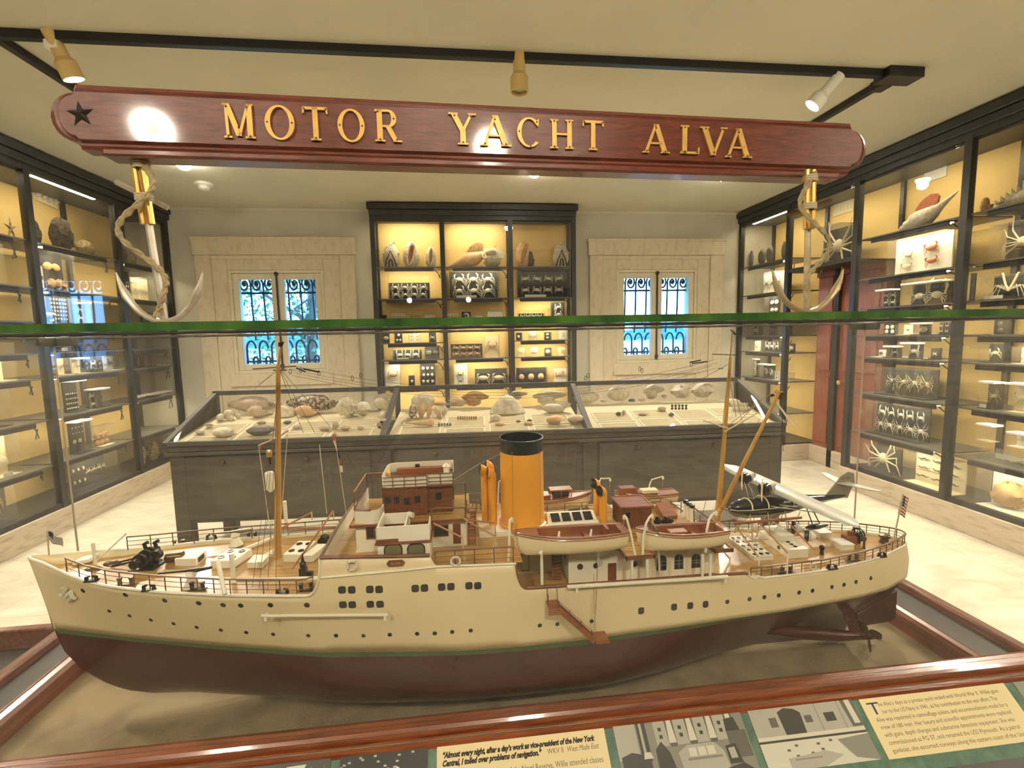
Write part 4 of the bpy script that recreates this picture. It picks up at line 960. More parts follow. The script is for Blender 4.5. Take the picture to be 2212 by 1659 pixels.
# shells in the table case: located where they lie on the inclined tray
_tn = (TT((0, 1, tz(1)))-TT((0, 0, tz(0)))).cross(TT((1, 0, 0))-TT((0, 0, 0))).normalized(); _tp = TT((0, 0.3, tz(0.3)))
def on_tray(px, py):
    v = _r2*((px-1106.0)/FPX) + _d2*((py-829.5)/FPX) + _f
    return CAM + v*((_tp-CAM).dot(_tn)/v.dot(_tn))
TS = {
 'conch': lambda b, r: g_whorl(b, 3.4, 0.55, 0.75, 1.5, 0.15, 3), 'cone': lambda b, r: g_whorl(b, 3.0, 0.50, 0.95, 1.0), 'triton': lambda b, r: g_whorl(b, 5.0, 0.48, 1.0, 1.3, 0.25),
 'ovoid': lambda b, r: b.ell((0, 0, 0.30), (0.5, 0.3, 0.30), 14, 10), 'auger': lambda b, r: g_auger(b), 'murex': lambda b, r: (g_whorl(b, 3.5, 0.5, 0.8, 1.2, 0.2), [b.tube([(x, 0, 0), (x, 0.26*cos(a), 0.26*sin(a)), (x+0.03, 0.42*cos(a), 0.42*sin(a))], [0.06, 0.04, 0.006], 5) for x in (-0.15, 0.05, 0.2) for a in (0.3, 1.2, 2.1, 3.0, 4.0)]),
 'spider': lambda b, r: (g_whorl(b, 3.2, 0.5, 0.8, 1.4), [b.tube([(0.0, 0, 0), (0.25*cos(a), -0.1, 0.2*sin(a)+0.05), (0.55*cos(a), -0.12, 0.38*sin(a)+0.08)], [0.12, 0.06, 0.015], 6) for a in (-0.6, 0.0, 0.5, 1.1, 2.6, 3.3)]),
 'flare': lambda b, r: b.rings([[(0.5*cos(2*pi*k/16)*q*(1+0.14*(k % 2)*(q > 0.8)), 0.30*sin(2*pi*k/16)*q, 0.36*(1-q*q)+0.02) for k in range(16)] for q in (1.0, 0.85, 0.6, 0.35, 0.08)]),
 'flat': lambda b, r: b.ell((0, 0, 0.08), (0.5, 0.28, 0.10), 12, 6), 'bit': lambda b, r: b.ell((0, 0, 0.2), (0.4, 0.25, 0.22), 8, 5), 'holes': lambda b, r: b.ell((0, 0, 0.3), (0.5, 0.2, 0.42), 12, 8), 'jag': lambda b, r: g_lump(b, r, 14, 9, 0.3, 0.5, 0.3, 0.34),
}
def tshell(px0, px1, pt, pb, kind, m_, label, roll=0.0, group=None, up=False):
    p0, p1 = on_tray(px0, pb), on_tray(px1, pb); c = (p0+p1)/2; w = (p1-p0).length
    dist = (c-CAM).dot(_f); h = (pb-pt)/FPX*dist*1.02
    b = MB(); TS[kind](b, random.Random(px0))
    pts = b.v
    if up: pts = [Vector((p.z, p.y, -p.x)) for p in pts]
    if roll: Mx = Matrix.Rotation(roll, 3, 'Y'); pts = [Mx @ p for p in pts]
    x0 = min(p.x for p in pts); x1 = max(p.x for p in pts); z0 = min(p.z for p in pts); z1 = max(p.z for p in pts)
    sx = w/(x1-x0); sz = h/(z1-z0)
    b.v = [Vector(((p.x-(x0+x1)/2)*sx, p.y*min(sx, sz), (p.z-z0)*sz)) for p in pts]
    cy = max(abs(p.y) for p in b.v)
    root = thing({'murex': 'murex_shell', 'spider': 'spider_conch', 'flare': 'winged_shell', 'ovoid': 'melon_shell', 'holes': 'pierced_shell', 'jag': 'jagged_shell', 'bit': 'small_shell', 'flat': 'flat_shell', 'auger': 'auger_shell', 'cone': 'cone_shell', 'triton': 'triton_shell'}.get(kind, 'conch_shell'), label, 'shell', c+Vector((0, 0, 0.003)), TA, group)
    b.build('shell_body', m_, root, local=True, smooth=0.9)
    if kind == 'holes':
        for q in ((-0.25, 0.25), (0.2, 0.2), (0.05, 0.5), (-0.05, 0.72), (0.25, 0.55)): MB().ell((q[0]*w, -w*0.18, q[1]*h), (w*0.13, w*0.05, h*0.10), 8, 5).build('hole', 'coral_dark', root, local=True)
    return root
for a in [
 (497, 606, 857, 892, 'triton', 'pink_shell', 'large pinkish triton lying at the back left of the table case'),
 (468, 486, 894, 911, 'cone', 'white_shell', 'small white upright cone leftmost of a white cluster in table case', 0, None, True),
 (484, 506, 886, 908, 'ovoid', 'white_shell', 'white egg-shaped shell in the left cluster of the table case'),
 (493, 505, 898, 910, 'bit', 'white_shell', 'tiny white shell in front of the egg-shaped one'),
 (509, 521, 893, 905, 'bit', 'white_shell', 'tiny white shell right of the egg-shaped one'),
 (443, 463, 914, 925, 'conch', 'white_shell', 'lone small white conch near the left end of the table case'),
 (424, 444, 929, 941, 'murex', 'pink_shell', 'small spiny brown shell nearest the front left corner of table case'),
 (462, 475, 930, 938, 'bit', 'tan_shell', 'tiny brown shell beside the white flat shell, front left'),
 (460, 506, 924, 945, 'flat', 'white_shell', 'white flat wedge shell at the front left of table case'),
 (537, 577, 877, 903, 'cone', 'pink_shell', 'smooth tan cone shell in front of the pinkish triton'),
 (590, 637, 877, 900, 'flare', 'white_shell', 'white three-cornered shell behind the foremast'),
 (636, 686, 876, 901, 'cone', 'peach_shell', 'finely ribbed tan cone shell right of the foremast'),
 (622, 740, 853, 889, 'triton', 'spot_shell', 'largest spotted brown triton at the back of the left section'),
 (535, 600, 919, 941, 'murex', 'grey_shell', 'wide grey spiny shell at the front left of the mast'),
 (556, 574, 910, 917, 'bit', 'tan_shell', 'small brown shell just behind the wide grey spiny shell'),
 (613, 632, 909, 917, 'murex', 'grey_shell', 'small grey spiny shell right of the foremast'),
 (633, 652, 918, 928, 'murex', 'pink_shell', 'small pale spiny shell right of the foremast, front row'),
 (690, 717, 919, 932, 'murex', 'pink_shell', 'pink spiny shell left one of two near the signal flag'),
 (737, 760, 918, 931, 'murex', 'pink_shell', 'pink spiny shell right one of two near the signal flag'),
 (718, 733, 911, 929, 'cone', 'pink_shell', 'slender pink shell between two pink spiny shells', 0, None, True),
 (772, 786, 919, 929, 'bit', 'white_shell', 'small white shell alone on a white card border'),
 (727, 775, 857, 902, 'jag', 'white_shell', 'tall jagged white shell with holes, left section of table case'),
 (771, 804, 868, 898, 'murex', 'white_shell', 'white toothed shell with a dark slit, left section'),
 (803, 857, 851, 886, 'spider', 'white_shell', 'white winged conch against the left mullion'),
 (817, 851, 884, 909, 'spider', 'white_shell', 'smaller white fingered shell before the winged conch'),
 (814, 842, 905, 929, 'holes', 'pink_shell', 'pink shell pierced with round dark holes'),
 (889, 940, 849, 886, 'ovoid', 'white_shell', 'large domed white shell at the back left of the middle section'),
 (883, 901, 872, 907, 'cone', 'spot_shell', 'tallest patterned cone, first of the hanging cone row', 0, None, True),
 (904, 919, 876, 904, 'cone', 'peach_shell', 'patterned cone, second of the cone row', 0, None, True),
 (922, 934, 876, 904, 'cone', 'peach_shell', 'patterned cone, third of the cone row', 0, None, True),
 (938, 950, 878, 893, 'murex', 'white_shell', 'little frilled shell in the cone row, fourth'),
 (953, 967, 876, 902, 'cone', 'white_shell', 'white cone ending the cone row', 0, None, True),
 (944, 953, 888, 903, 'bit', 'peach_shell', 'small oval cone below the frilled shell'),
 (876, 938, 906, 922, 'auger', 'peach_shell', 'long pointed auger shell at the front of the middle section'),
 (934, 973, 868, 878, 'triton', 'peach_shell', 'slim tan spindle shell right of the domed white shell'),
 (967, 1012, 861, 879, 'jag', 'pink_shell', 'flat mottled shell left of the brown folded conch'),
 (997, 1057, 845, 878, 'conch', 'tan_shell', 'brown folded conch at the back of the middle section'),
 (1057, 1135, 854, 892, 'flare', 'white_shell', 'broad white winged shell with scalloped edge, middle section'),
 (1096, 1140, 844, 864, 'conch', 'pink_shell', 'tan conch behind the broad white winged shell'),
 (1148, 1223, 842, 875, 'conch', 'white_shell', 'grey white helmet at the back right of middle section'),
 (1163, 1236, 867, 893, 'spider', 'white_shell', 'white spider conch with long fingers, middle section'),
 (1058, 1083, 896, 911, 'ovoid', 'white_shell', 'smooth white oval shell below the winged shell'),
 (1115, 1125, 908, 914, 'bit', 'grey_shell', 'small dark shell, left of two on a card before the winged shell'),
 (1138, 1150, 906, 914, 'bit', 'grey_shell', 'small dark shell, right of two on a card before the winged shell'),
 (1131, 1152, 911, 919, 'flat', 'peach_shell', 'small tan shell at the front edge behind the funnel'),
 (1069, 1090, 913, 920, 'flat', 'peach_shell', 'pair-like pale shell at the front edge above the funnel'),
 (1180, 1222, 897, 918, 'murex', 'peach_shell', 'spiny branching shell, left of two near the right mullion'),
 (1226, 1266, 896, 917, 'murex', 'pink_shell', 'spiny branching shell, right of two near the right mullion'),
 (1238, 1296, 846, 872, 'ovoid', 'white_shell', 'pale egg shell at the back left of the right section'),
 (1297, 1310, 863, 869, 'bit', 'white_shell', 'tiny white shell between two egg shells'),
 (1310, 1361, 835, 867, 'ovoid', 'white_shell', 'biggest smooth round shell, right section'),
 (1357, 1372, 862, 869, 'bit', 'grey_shell', 'small grey shell right of the biggest smooth round shell'),
 (1378, 1396, 858, 868, 'flat', 'white_shell', 'small flat white shell before the angular white conch'),
 (1386, 1433, 831, 863, 'conch', 'white_shell', 'angular white conch in the middle of the right section'),
 (1428, 1441, 849, 861, 'bit', 'white_shell', 'small round shell between two big white conchs'),
 (1447, 1498, 829, 861, 'jag', 'white_shell', 'knobbly white shell left of the mainmast'),
 (1494, 1550, 827, 860, 'murex', 'white_shell', 'spiny white shell just left of the mainmast'),
 (1565, 1600, 862, 876, 'flat', 'white_shell', 'white shell on a raised block behind the mainmast'),
 (1420, 1440, 878, 889, 'flat', 'pink_shell', 'small pale shell left of the rows of dark dots'),
 (1330, 1342, 890, 899, 'bit', 'grey_shell', 'small dark shell, left one on a card in right section'),
 (1343, 1352, 886, 898, 'bit', 'pink_shell', 'small pointed shell beside the dark one on its card'),
 (1378, 1402, 890, 898, 'murex', 'white_shell', 'small white ribbed shell on a card, right section'),
 (1444, 1456, 892, 901, 'bit', 'grey_shell', 'grey shell in the card below the dark dots'),
]:
    tshell(*a)
for i in range(10):
    tshell(1449+i % 5*7.5, 1455+i % 5*7.5, 874+(i//5)*6, 880+(i//5)*6, 'bit', 'coral_dark', 'tiny dark round shell in two short rows, right section of table case', group='tiny dark shells in two rows')
for i in range(9):
    tshell(988+i*4.8, 992+i*4.8, 899, 908, 'bit', 'tan_shell', 'tiny slender shell in a row on a card, middle section', group='row of tiny slender shells')
for i in range(5):
    tshell(946+i*6, 951+i*6, 914, 922, 'bit', 'grey_shell', 'tiny ring-like shell in a row of five beside the auger', group='row of five tiny shells')
for i in range(7):
    tshell(898+i*7.2, 902+i*7.2, 898, 905, 'bit', 'white_shell', 'tiny white cone in the lower row under the patterned cones', group='tiny white cones')
for i in range(12):
    q = i % 6; tshell(1578+q*6.5+(i//6)*3, 1585+q*6.5+(i//6)*3, 870+(i//6)*9, 881+(i//6)*9, 'bit', 'white_shell', 'small white shell in the cluster at the right end of the table case', group='white shell cluster')

# ------------------------------------------------------------------ the glass case of the ship
GX0, GX1, GY0, GY1 = -0.835, 1.015, 0.737, 1.082     # the glass box
ZR, ZFL, ZG = 0.95, 0.905, 1.617
case = thing('ship_display_case', 'large glass case on mahogany base with green information panels holding the ship', 'display case', ((GX0+GX1)/2, 0.9, 0))
b = MB(); b.box(-0.94, 1.14, GY0-0.012, 1.22, 0.0, 0.86); b.box(GX0, GX1, GY0, GY1, 0.86, ZFL-0.012); b.build('plinth', 'dark_panel', case, smooth=0)
MB().box(GX0+0.004, GX1-0.004, GY0+0.004, GY1-0.004, ZFL-0.012, ZFL).build('case_floor', 'felt', case, smooth=0)
def rail(b, prof, p0, p1, out):
    """moulding: profile (o outward, z) swept from p0 to p1"""
    out = Vector(out); r = [[Vector(p)+out*o+Vector((0, 0, z)) for o, z in prof] for p in (p0, p1)]
    b.rings(r)
PR = [(-0.034, ZFL), (-0.034, 0.942), (-0.031, 0.9485), (-0.024, 0.951), (-0.017, 0.9495), (-0.014, 0.951), (-0.006, 0.9495), (-0.002, 0.9455), (-0.001, 0.933), (0.002, 0.9315), (0.006, 0.9335), (0.012, 0.9315), (0.0145, 0.926), (0.0145, 0.88), (-0.012, 0.88)]
b = MB(); rail(b, PR, (GX0-0.30, GY0, 0), (GX1+0.30, GY0, 0), (0, -1, 0)); b.build('front_rail', 'rail_mahogany', case, smooth=0.5)
PS = [(-0.022, ZFL), (-0.022, 0.940), (-0.016, 0.947), (-0.006, 0.949), (0.004, 0.945), (0.010, 0.936), (0.018, 0.936), (0.022, 0.925), (0.022, 0.89), (-0.01, 0.89)]
b = MB(); rail(b, PS, (GX0, GY0+0.03, 0), (GX0, GY1+0.02, 0), (-1, 0, 0)); b.build('side_rail', 'side_mahogany', case, smooth=0.5)
b = MB(); rail(b, PS, (GX1, GY0+0.03, 0), (GX1, GY1+0.02, 0), (1, 0, 0)); b.build('side_rail', 'side_mahogany', case, smooth=0.5)
b = MB(); rail(b, PS, (GX0-0.02, GY1, 0), (GX1+0.02, GY1, 0), (0, 1, 0)); b.build('back_rail', 'rail_mahogany', case, smooth=0.5)
# side ledges outside the glass with their own outer rails
for s, x in ((-1, GX0), (1, GX1)):
    x0 = x+s*0.022; x1 = -0.93 if s < 0 else 1.13
    b = MB(); b.box(x0, x1, GY0+0.03, 1.21, 0.88, 0.925)
    b.build('side_ledge', 'dark_panel', case, smooth=0)
    b = MB(); b.box(x1-s*0.006, x1+s*0.020, GY0+0.02, 1.235, 0.86, 0.942); b.build('outer_rail', 'side_mahogany', case, bevel=0.004)
GX0, GX1, GY1 = -0.93, 1.13, 1.212
MB().box(GX0-0.02, GX1+0.02, GY1+0.022, 1.21, 0.88, 0.925).build('back_ledge', 'dark_panel', case, smooth=0)
MB().box(-0.93, 1.13, 1.206, 1.232, 0.86, 0.942).build('outer_rail', 'rail_mahogany', case, bevel=0.004)
MB().box(-1.30, -0.952, GY0+0.03, 1.15, 0.85, 0.90).build('outer_ledge', 'dark_panel', case, smooth=0)
MB().box(-1.30, -0.952, 1.15, 1.172, 0.84, 0.945).build('ledge_rail', 'side_mahogany', case, bevel=0.004)
# glass walls and top
g = 0.006
MB().box(GX0, GX1, GY0, GY0+g, 0.944, ZG).build('front_pane', 'case_glass', case, smooth=0)
MB().box(GX0, GX1, GY1-g, GY1, 0.942, ZG-0.002).build('back_pane', 'case_glass_back', case, smooth=0)
MB().box(GX0, GX0+g, GY0+g+0.001, GY1-g-0.001, 0.942, ZG).build('side_pane', 'case_glass_back', case, smooth=0)
MB().box(GX1-g, GX1, GY0+g+0.001, GY1-g-0.001, 0.942, ZG).build('side_pane', 'case_glass_back', case, smooth=0)
MB().box(GX0-0.004, GX1+0.004, GY0, GY1+0.006, ZG, ZG+0.012).build('top_pane', 'case_glass_back', case, smooth=0)
b = MB(); b.box(GX0-0.006, GX1+0.006, GY0-0.003, GY0, ZG-0.0005, ZG+0.0115); lab(b.build('glass_edge', 'glass_edge', case, smooth=0), 'polished green front edge of the glass top')
b = MB(); r = random.Random(2)
pts = [(GX0+i*(GX1-GX0)/120.0, GY0-0.001, ZG-0.0035+r.uniform(-.0006, .0006)) for i in range(121)]
b.tube(pts, [0.0028+r.uniform(-.0006, .0008) for _ in pts], 6); b.build('sealant_bead', 'black_metal', case)
b = MB(); pts = [(GX0+i*(GX1-GX0)/120.0, GY1-0.008, ZG-0.004) for i in range(121)]
b.tube(pts, [0.0034+r.uniform(-.0007, .0007) for _ in pts], 6); b.build('sealant_bead', 'sealant', case)
for x in (GX0, GX1):
    b = MB(); b.tube([(x, GY0+0.01, ZG-0.003), (x, GY1, ZG-0.003)], 0.003, 6); b.build('sealant_bead', 'sealant', case)
    b = MB(); b.tube([(x, GY1-0.004, 0.945), (x, GY1-0.004, ZG)], 0.0022, 6); b.build('corner_bead', 'twine', case)
    s = 1 if x < 0 else -1
    b = MB(); b.box(x-0.004*s, x+0.05*s, GY1-0.012, GY1+0.004, ZG-0.022, ZG-0.001); b.box(x-0.004*s, x+0.012*s, GY1-0.05, GY1+0.004, ZG-0.022, ZG-0.001); b.build('corner_clamp', 'clamp', case, bevel=0.004)

GX0, GX1, GY1 = -0.835, 1.015, 1.082
# green sloping panel in front of the case
SL = R_(40); U3 = Vector((1, 0, 0)); V3 = Vector((0, cos(SL), sin(SL))); N3 = Vector((0, -sin(SL), cos(SL)))
PO = Vector((0, GY0-0.0155, 0.925))                   # upper edge of the panel
PT = lambda p: PO+U3*p[0]+V3*p[1]+N3*p[2]
MB(PT).box(GX0-0.25, GX1+0.25, -0.104, 0.014, -0.02, 0.0).build('green_panel', 'green_panel', case, smooth=0)
MB(PT).box(GX0-0.25, GX1+0.25, -0.30, -0.104, -0.03, 0.004).build('panel_sill', 'dark_panel', case, smooth=0)
M3 = Matrix((U3, V3, N3)).transposed()
def on_panel(px, py):
    v = _r2*((px-1106.0)/FPX) + _d2*((py-829.5)/FPX) + _f
    P = CAM + v*((PO-CAM).dot(N3)/v.dot(N3)); q = P-PO
    return q.dot(U3), q.dot(V3)
def flatcard(name, px_tl, px_tr, hgt, label, cat, m_):
    (x0, v0), (x1, v1) = on_panel(*px_tl), on_panel(*px_tr); vt = (v0+v1)/2
    loc = PT(((x0+x1)/2, vt-hgt/2, 0))
    root = thing(name, label, cat, loc)
    MB(PT).box(x0, x1, vt-hgt, vt, 0.0, 0.0016).build('sheet', m_, root, smooth=0)
    return root, x0, x1, vt
# quotation card
root, x0, x1, vt = flatcard('information_card', (944, 1613), (1304, 1574), 0.088, 'cream printed card with a bold italic quotation, front centre of the green panel', 'card', 'paper')
W_ = x1-x0
def line(s, u, v, size, mk_, shear=0.0, bold=0.0, width=None, al='LEFT'):
    o = text(s, size, PT((x0+u*W_, vt-v, 0.0019)), M3, mk_, root, al, shear, bold, fit=width*W_ if width else None)
    return o
line('\u201cAlmost every night, after a day\u2019s work as vice-president of the New York', 0.03, 0.0155, 0.0105, 'ink', 0.3, 0.0006, 0.90)
line('Central, I toiled over problems of navigation.\u201d', 0.03, 0.0262, 0.0105, 'ink', 0.3, 0.0006, 0.575)
line('WKV II', 0.64, 0.0262, 0.0105, 'ink_soft', 0.0, 0.0, 0.095)
line('West Made East', 0.755, 0.0262, 0.0105, 'ink_soft', 0.3, 0.0, 0.19)
line('of the Naval Reserve, Willie attended classes', 0.40, 0.0445, 0.0115, 'ink_soft', 0.0, 0.0, 0.56)
line('the', 0.90, 0.0585, 0.0115, 'ink_soft')
# navy card
root, x0, x1, vt = flatcard('information_card', (1853, 1511), (2166, 1476), 0.0865, 'cream printed card with a large blue initial T, right end of the green panel', 'card', 'paper')
W_ = x1-x0
line('T', 0.03, 0.0245, 0.026, 'ink_blue', 0, 0.0, 0.075)
rows = ['he Alva\u2019s days as a private yacht ended with World War II. Willie gave', 'her to the US Navy in 1941, as his contribution to the war effort. The', 'Alva was repainted in camouflage colors, and accommodations made for a', 'crew of 180 men. Her luxury and scientific appointments were replaced', 'with guns, depth charges and submarine detection equipment. She was', 'commissioned as PG 57, and renamed the USS Plymouth. As a patrol', 'gunboat, she escorted convoys along the eastern coast of the United']
wd = [0.82, 0.78, 0.88, 0.87, 0.86, 0.86, 0.90]
for i, s in enumerate(rows):
    line(s, 0.105 if i < 2 else 0.045, 0.0135+i*0.0109, 0.0088, 'ink_soft', 0, 0.0, wd[i])
# photographs
def poly2(b, root, pts, g, lay):
    x0, x1, v0, v1 = root['_r']
    b.cur = g; b.poly([PT((lerp(x0, x1, u), lerp(v0, v1, v), 0.0017+0.00008*lay)) for u, v in pts])
def photo(tl, tr, hgt, label, draw, base):
    root, x0, x1, vt = flatcard('photograph', tl, tr, hgt, label, 'photograph', 'print_grey%d' % base)
    L = [x0, x1, vt, vt-hgt]; b = MB(); cnt = [0]
    def P(g, *pts):
        cnt[0] += 1; b.cur = g
        b.poly([PT((lerp(L[0], L[1], u), lerp(L[2], L[3], v), 0.0017+0.00003*cnt[0])) for u, v in pts])
    def Rc(g, u0, v0, u1, v1): P(g, (u0, v0), (u1, v0), (u1, v1), (u0, v1))
    draw(P, Rc)
    b.build('print', ['print_grey%d' % i for i in range(6)], root, smooth=0)
def d_saloon(P, Rc):
    Rc(4, 0, 0, 0.16, 0.55); Rc(1, 0.17, 0, 0.24, 0.6); Rc(4, 0.19, 0, 0.21, 0.6)
    for i in range(4):
        u = 0.30+0.155*i
        Rc(4, u, 0, u+0.09, 0.40); Rc(1, u+0.03, 0.10, u+0.055, 0.16); Rc(1, u+0.03, 0.22, u+0.055, 0.28)
        P(2, (u+0.09, 0), (u+0.155, 0), (u+0.15, 0.42), (u+0.10, 0.42)); P(5, (u+0.105, 0), (u+0.14, 0), (u+0.15, 0.36), (u+0.095, 0.36))
    Rc(2, 0.84, 0.28, 0.99, 0.7); P(1, (0.85, 0.08), (0.93, 0.06), (0.95, 0.28), (0.84, 0.28))
    P(1, (0.02, 0.5), (0.10, 0.44), (0.2, 0.5), (0.22, 1), (0.02, 1)); P(1, (0.28, 0.44), (0.33, 0.32), (0.38, 0.5), (0.42, 1), (0.27, 1))
    P(4, (0.44, 0.52), (0.52, 0.42), (0.72, 0.42), (0.78, 0.56), (0.80, 0.95), (0.46, 0.95)); Rc(3, 0.50, 0.62, 0.76, 0.66)
    for u in (0.52, 0.59, 0.66): Rc(5, u, 0.47, u+0.055, 0.60)
    P(1, (0.80, 0.5), (0.88, 0.48), (0.90, 0.78), (0.80, 0.78)); P(4, (0.815, 0.54), (0.865, 0.53), (0.87, 0.7), (0.82, 0.7)); P(1, (0.62, 0.9), (0.9, 0.78), (1, 0.95), (1, 1), (0.6, 1))
    P(5, (0.24, 0.92), (0.40, 0.84), (0.46, 1), (0.22, 1)); P(5, (0.19, 0.46), (0.235, 0.46), (0.25, 0.56), (0.18, 0.56)); Rc(1, 0.2, 0.56, 0.23, 0.72)
def d_bath(P, Rc):
    Rc(4, 0, 0, 1, 0.52); Rc(5, 0, 0.46, 1, 0.52); Rc(1, 0, 0.525, 1, 0.56); Rc(5, 0, 0.56, 1, 1)
    P(1, (0.26, 0.08), (0.33, 0.02), (0.42, 0.05), (0.47, 0.12), (0.46, 0.46), (0.27, 0.46)); Rc(2, 0.16, 0.16, 0.23, 0.32); Rc(2, 0.49, 0.18, 0.56, 0.30); Rc(1, 0.68, 0.17, 0.78, 0.32)
    for u in (0.62, 0.84): Rc(3, u, 0, u+0.008, 0.46)
    P(2, (0.88, 0), (1, 0), (1, 0.45), (0.9, 0.45)); P(5, (0.92, 0), (0.97, 0), (0.985, 0.4), (0.93, 0.4))
    for i, (u, v) in enumerate(((0.22, 0.68), (0.3, 0.62), (0.5, 0.63), (0.62, 0.6), (0.28, 0.78), (0.36, 0.8), (0.42, 0.76), (0.52, 0.72))): Rc(2, u, v, u+0.03, v+0.035)
    P(4, (0.2, 0.82), (0.55, 0.76), (0.7, 0.86), (0.5, 1), (0.2, 1)); Rc(3, 0.26, 0.84, 0.5, 0.86); P(3, (0.7, 0.62), (1, 0.58), (1, 1), (0.8, 0.92))
def d_yard(P, Rc):
    r = random.Random(9)
    P(5, (0.35, 1), (0.58, 0.38), (0.62, 0.38), (0.95, 1)); P(4, (0.45, 1), (0.6, 0.5), (0.8, 1))
    for i in range(7):
        P(5, (0.15+0.06*i, 0.62-0.055*i), (0.20+0.06*i, 0.60-0.055*i), (0.21+0.06*i, 0.68-0.055*i), (0.16+0.06*i, 0.70-0.055*i))
        P(5, (0.64+0.045*i, 0.22+0.05*i), (0.68+0.045*i, 0.25+0.05*i), (0.68+0.045*i, 0.33+0.05*i), (0.64+0.045*i, 0.30+0.05*i))
    for i in range(16): u, v = r.random()*0.9, r.random()*0.3; P(4, (u, v), (u+0.03, v), (u+0.035, v+0.03), (u, v+0.03))
    for i in range(5): P(1, (0.40+0.03*i, 1), (0.56+0.012*i, 0.45), (0.565+0.012*i, 0.45), (0.415+0.03*i, 1))
def d_beams(P, Rc):
    r = random.Random(4)
    P(5, (0.1, 1), (0.55, 0.06), (0.75, 0.05), (0.55, 0.7), (0.5, 1)); 
    for i in range(5): P(1, (0.1+0.1*i, 1), (0.45+0.05*i, 0.1), (0.46+0.05*i, 0.1), (0.13+0.1*i, 1))
    for i in range(14): u, v = 0.75+r.random()*0.2, r.random()*0.9; P(2, (u, v), (u+0.01, v), (u+0.05, v+0.2), (u+0.04, v+0.2))
photo((1323, 1570), (1597, 1539), 0.0865, 'black and white photograph of a panelled saloon with sofa, on the green panel', d_saloon, 3)
photo((1613, 1535), (1837, 1512), 0.0865, 'black and white photograph of a white room with dark arched mirror, on the green panel', d_bath, 4)
photo((736, 1637), (925, 1614), 0.0865, 'high contrast photograph of slipway beams, left of the quotation card', d_yard, 0)
photo((505, 1662), (716, 1638), 0.0865, 'dark photograph of slanting timbers at the left end of the green panel', d_beams, 1)
photo((2186, 1474), (2330, 1458), 0.0865, 'edge of a grey photograph at the right end of the green panel', lambda P, Rc: (Rc(3, 0, 0, 1, 0.5), Rc(2, 0.3, 0.2, 0.6, 0.6)), 4)

# ------------------------------------------------------------------ the name board on its anchors
SB0, SB1 = Vector((-0.595, 0.876, 1.912)), Vector((0.801, 0.924, 1.912))
SU = (SB1-SB0); SLN = SU.length; SU.normalize(); SN = Vector((SU.y, -SU.x, 0)); SW = Vector((0, 0, 1))
ST = lambda p: SB0+SU*p[0]+SN*p[1]+SW*p[2]         # p = (along, towards viewer, up)
SH = 0.1
board = thing('name_board', 'long varnished mahogany name board reading MOTOR YACHT ALVA in brass letters', 'sign', (SB0+SB1)/2)
def outline(ins):
    L = SLN; pts = []
    h = SH
    e = 0.012
    # right end: step in, then a rounded nose
    def nose(x, s):
        q = [(x, 0.0+ins), (x+s*0.004, 0.010+ins*0.5)]
        for i in range(11):
            a = -pi/2+pi*i/10; q.append((x+s*(0.004+(0.036-ins)*cos(a)), h/2+(h/2-0.012-ins*0.5)*sin(a)))
        q.append((x, h-ins)); return q
    r = nose(L-ins*0.2, 1); l = nose(0+ins*0.2, -1)
    return r+l[::-1]
o0, o1, o2 = outline(0.0), outline(0.006), outline(0.010)
b = MB(ST)
rings = [[(u, -0.022, z) for u, z in o0], [(u, 0.004, z) for u, z in o0], [(u, 0.007, z) for u, z in o1], [(u, 0.006, z) for u, z in o2], [(u, 0.012, z) for u, z in [(uu, zz) for uu, zz in outline(0.014)]]]
b.rings(rings); b.build('board', 'mahogany', board, smooth=0.45)
b = MB(ST); b.box(0.03, SLN-0.02, -0.03, 0.010, -0.010, 0.004); b.build('lower_moulding', 'mahogany', board, bevel=0.004)
FZ = 0.0125
b = MB(ST); pts = []
for i in range(10):
    a = pi/2+pi*i/5+0.1; q = 0.021 if i % 2 == 0 else 0.0085
    pts.append((0.008+q*cos(a), 0.012, SH*0.52+q*sin(a)))
c = (0.008, 0.018, SH*0.52)
for i in range(10): b.poly([pts[i], pts[(i+1) % 10], c])
lab(b.build('star', 'gunmetal', board, smooth=0), 'small dark metal star at the left end')

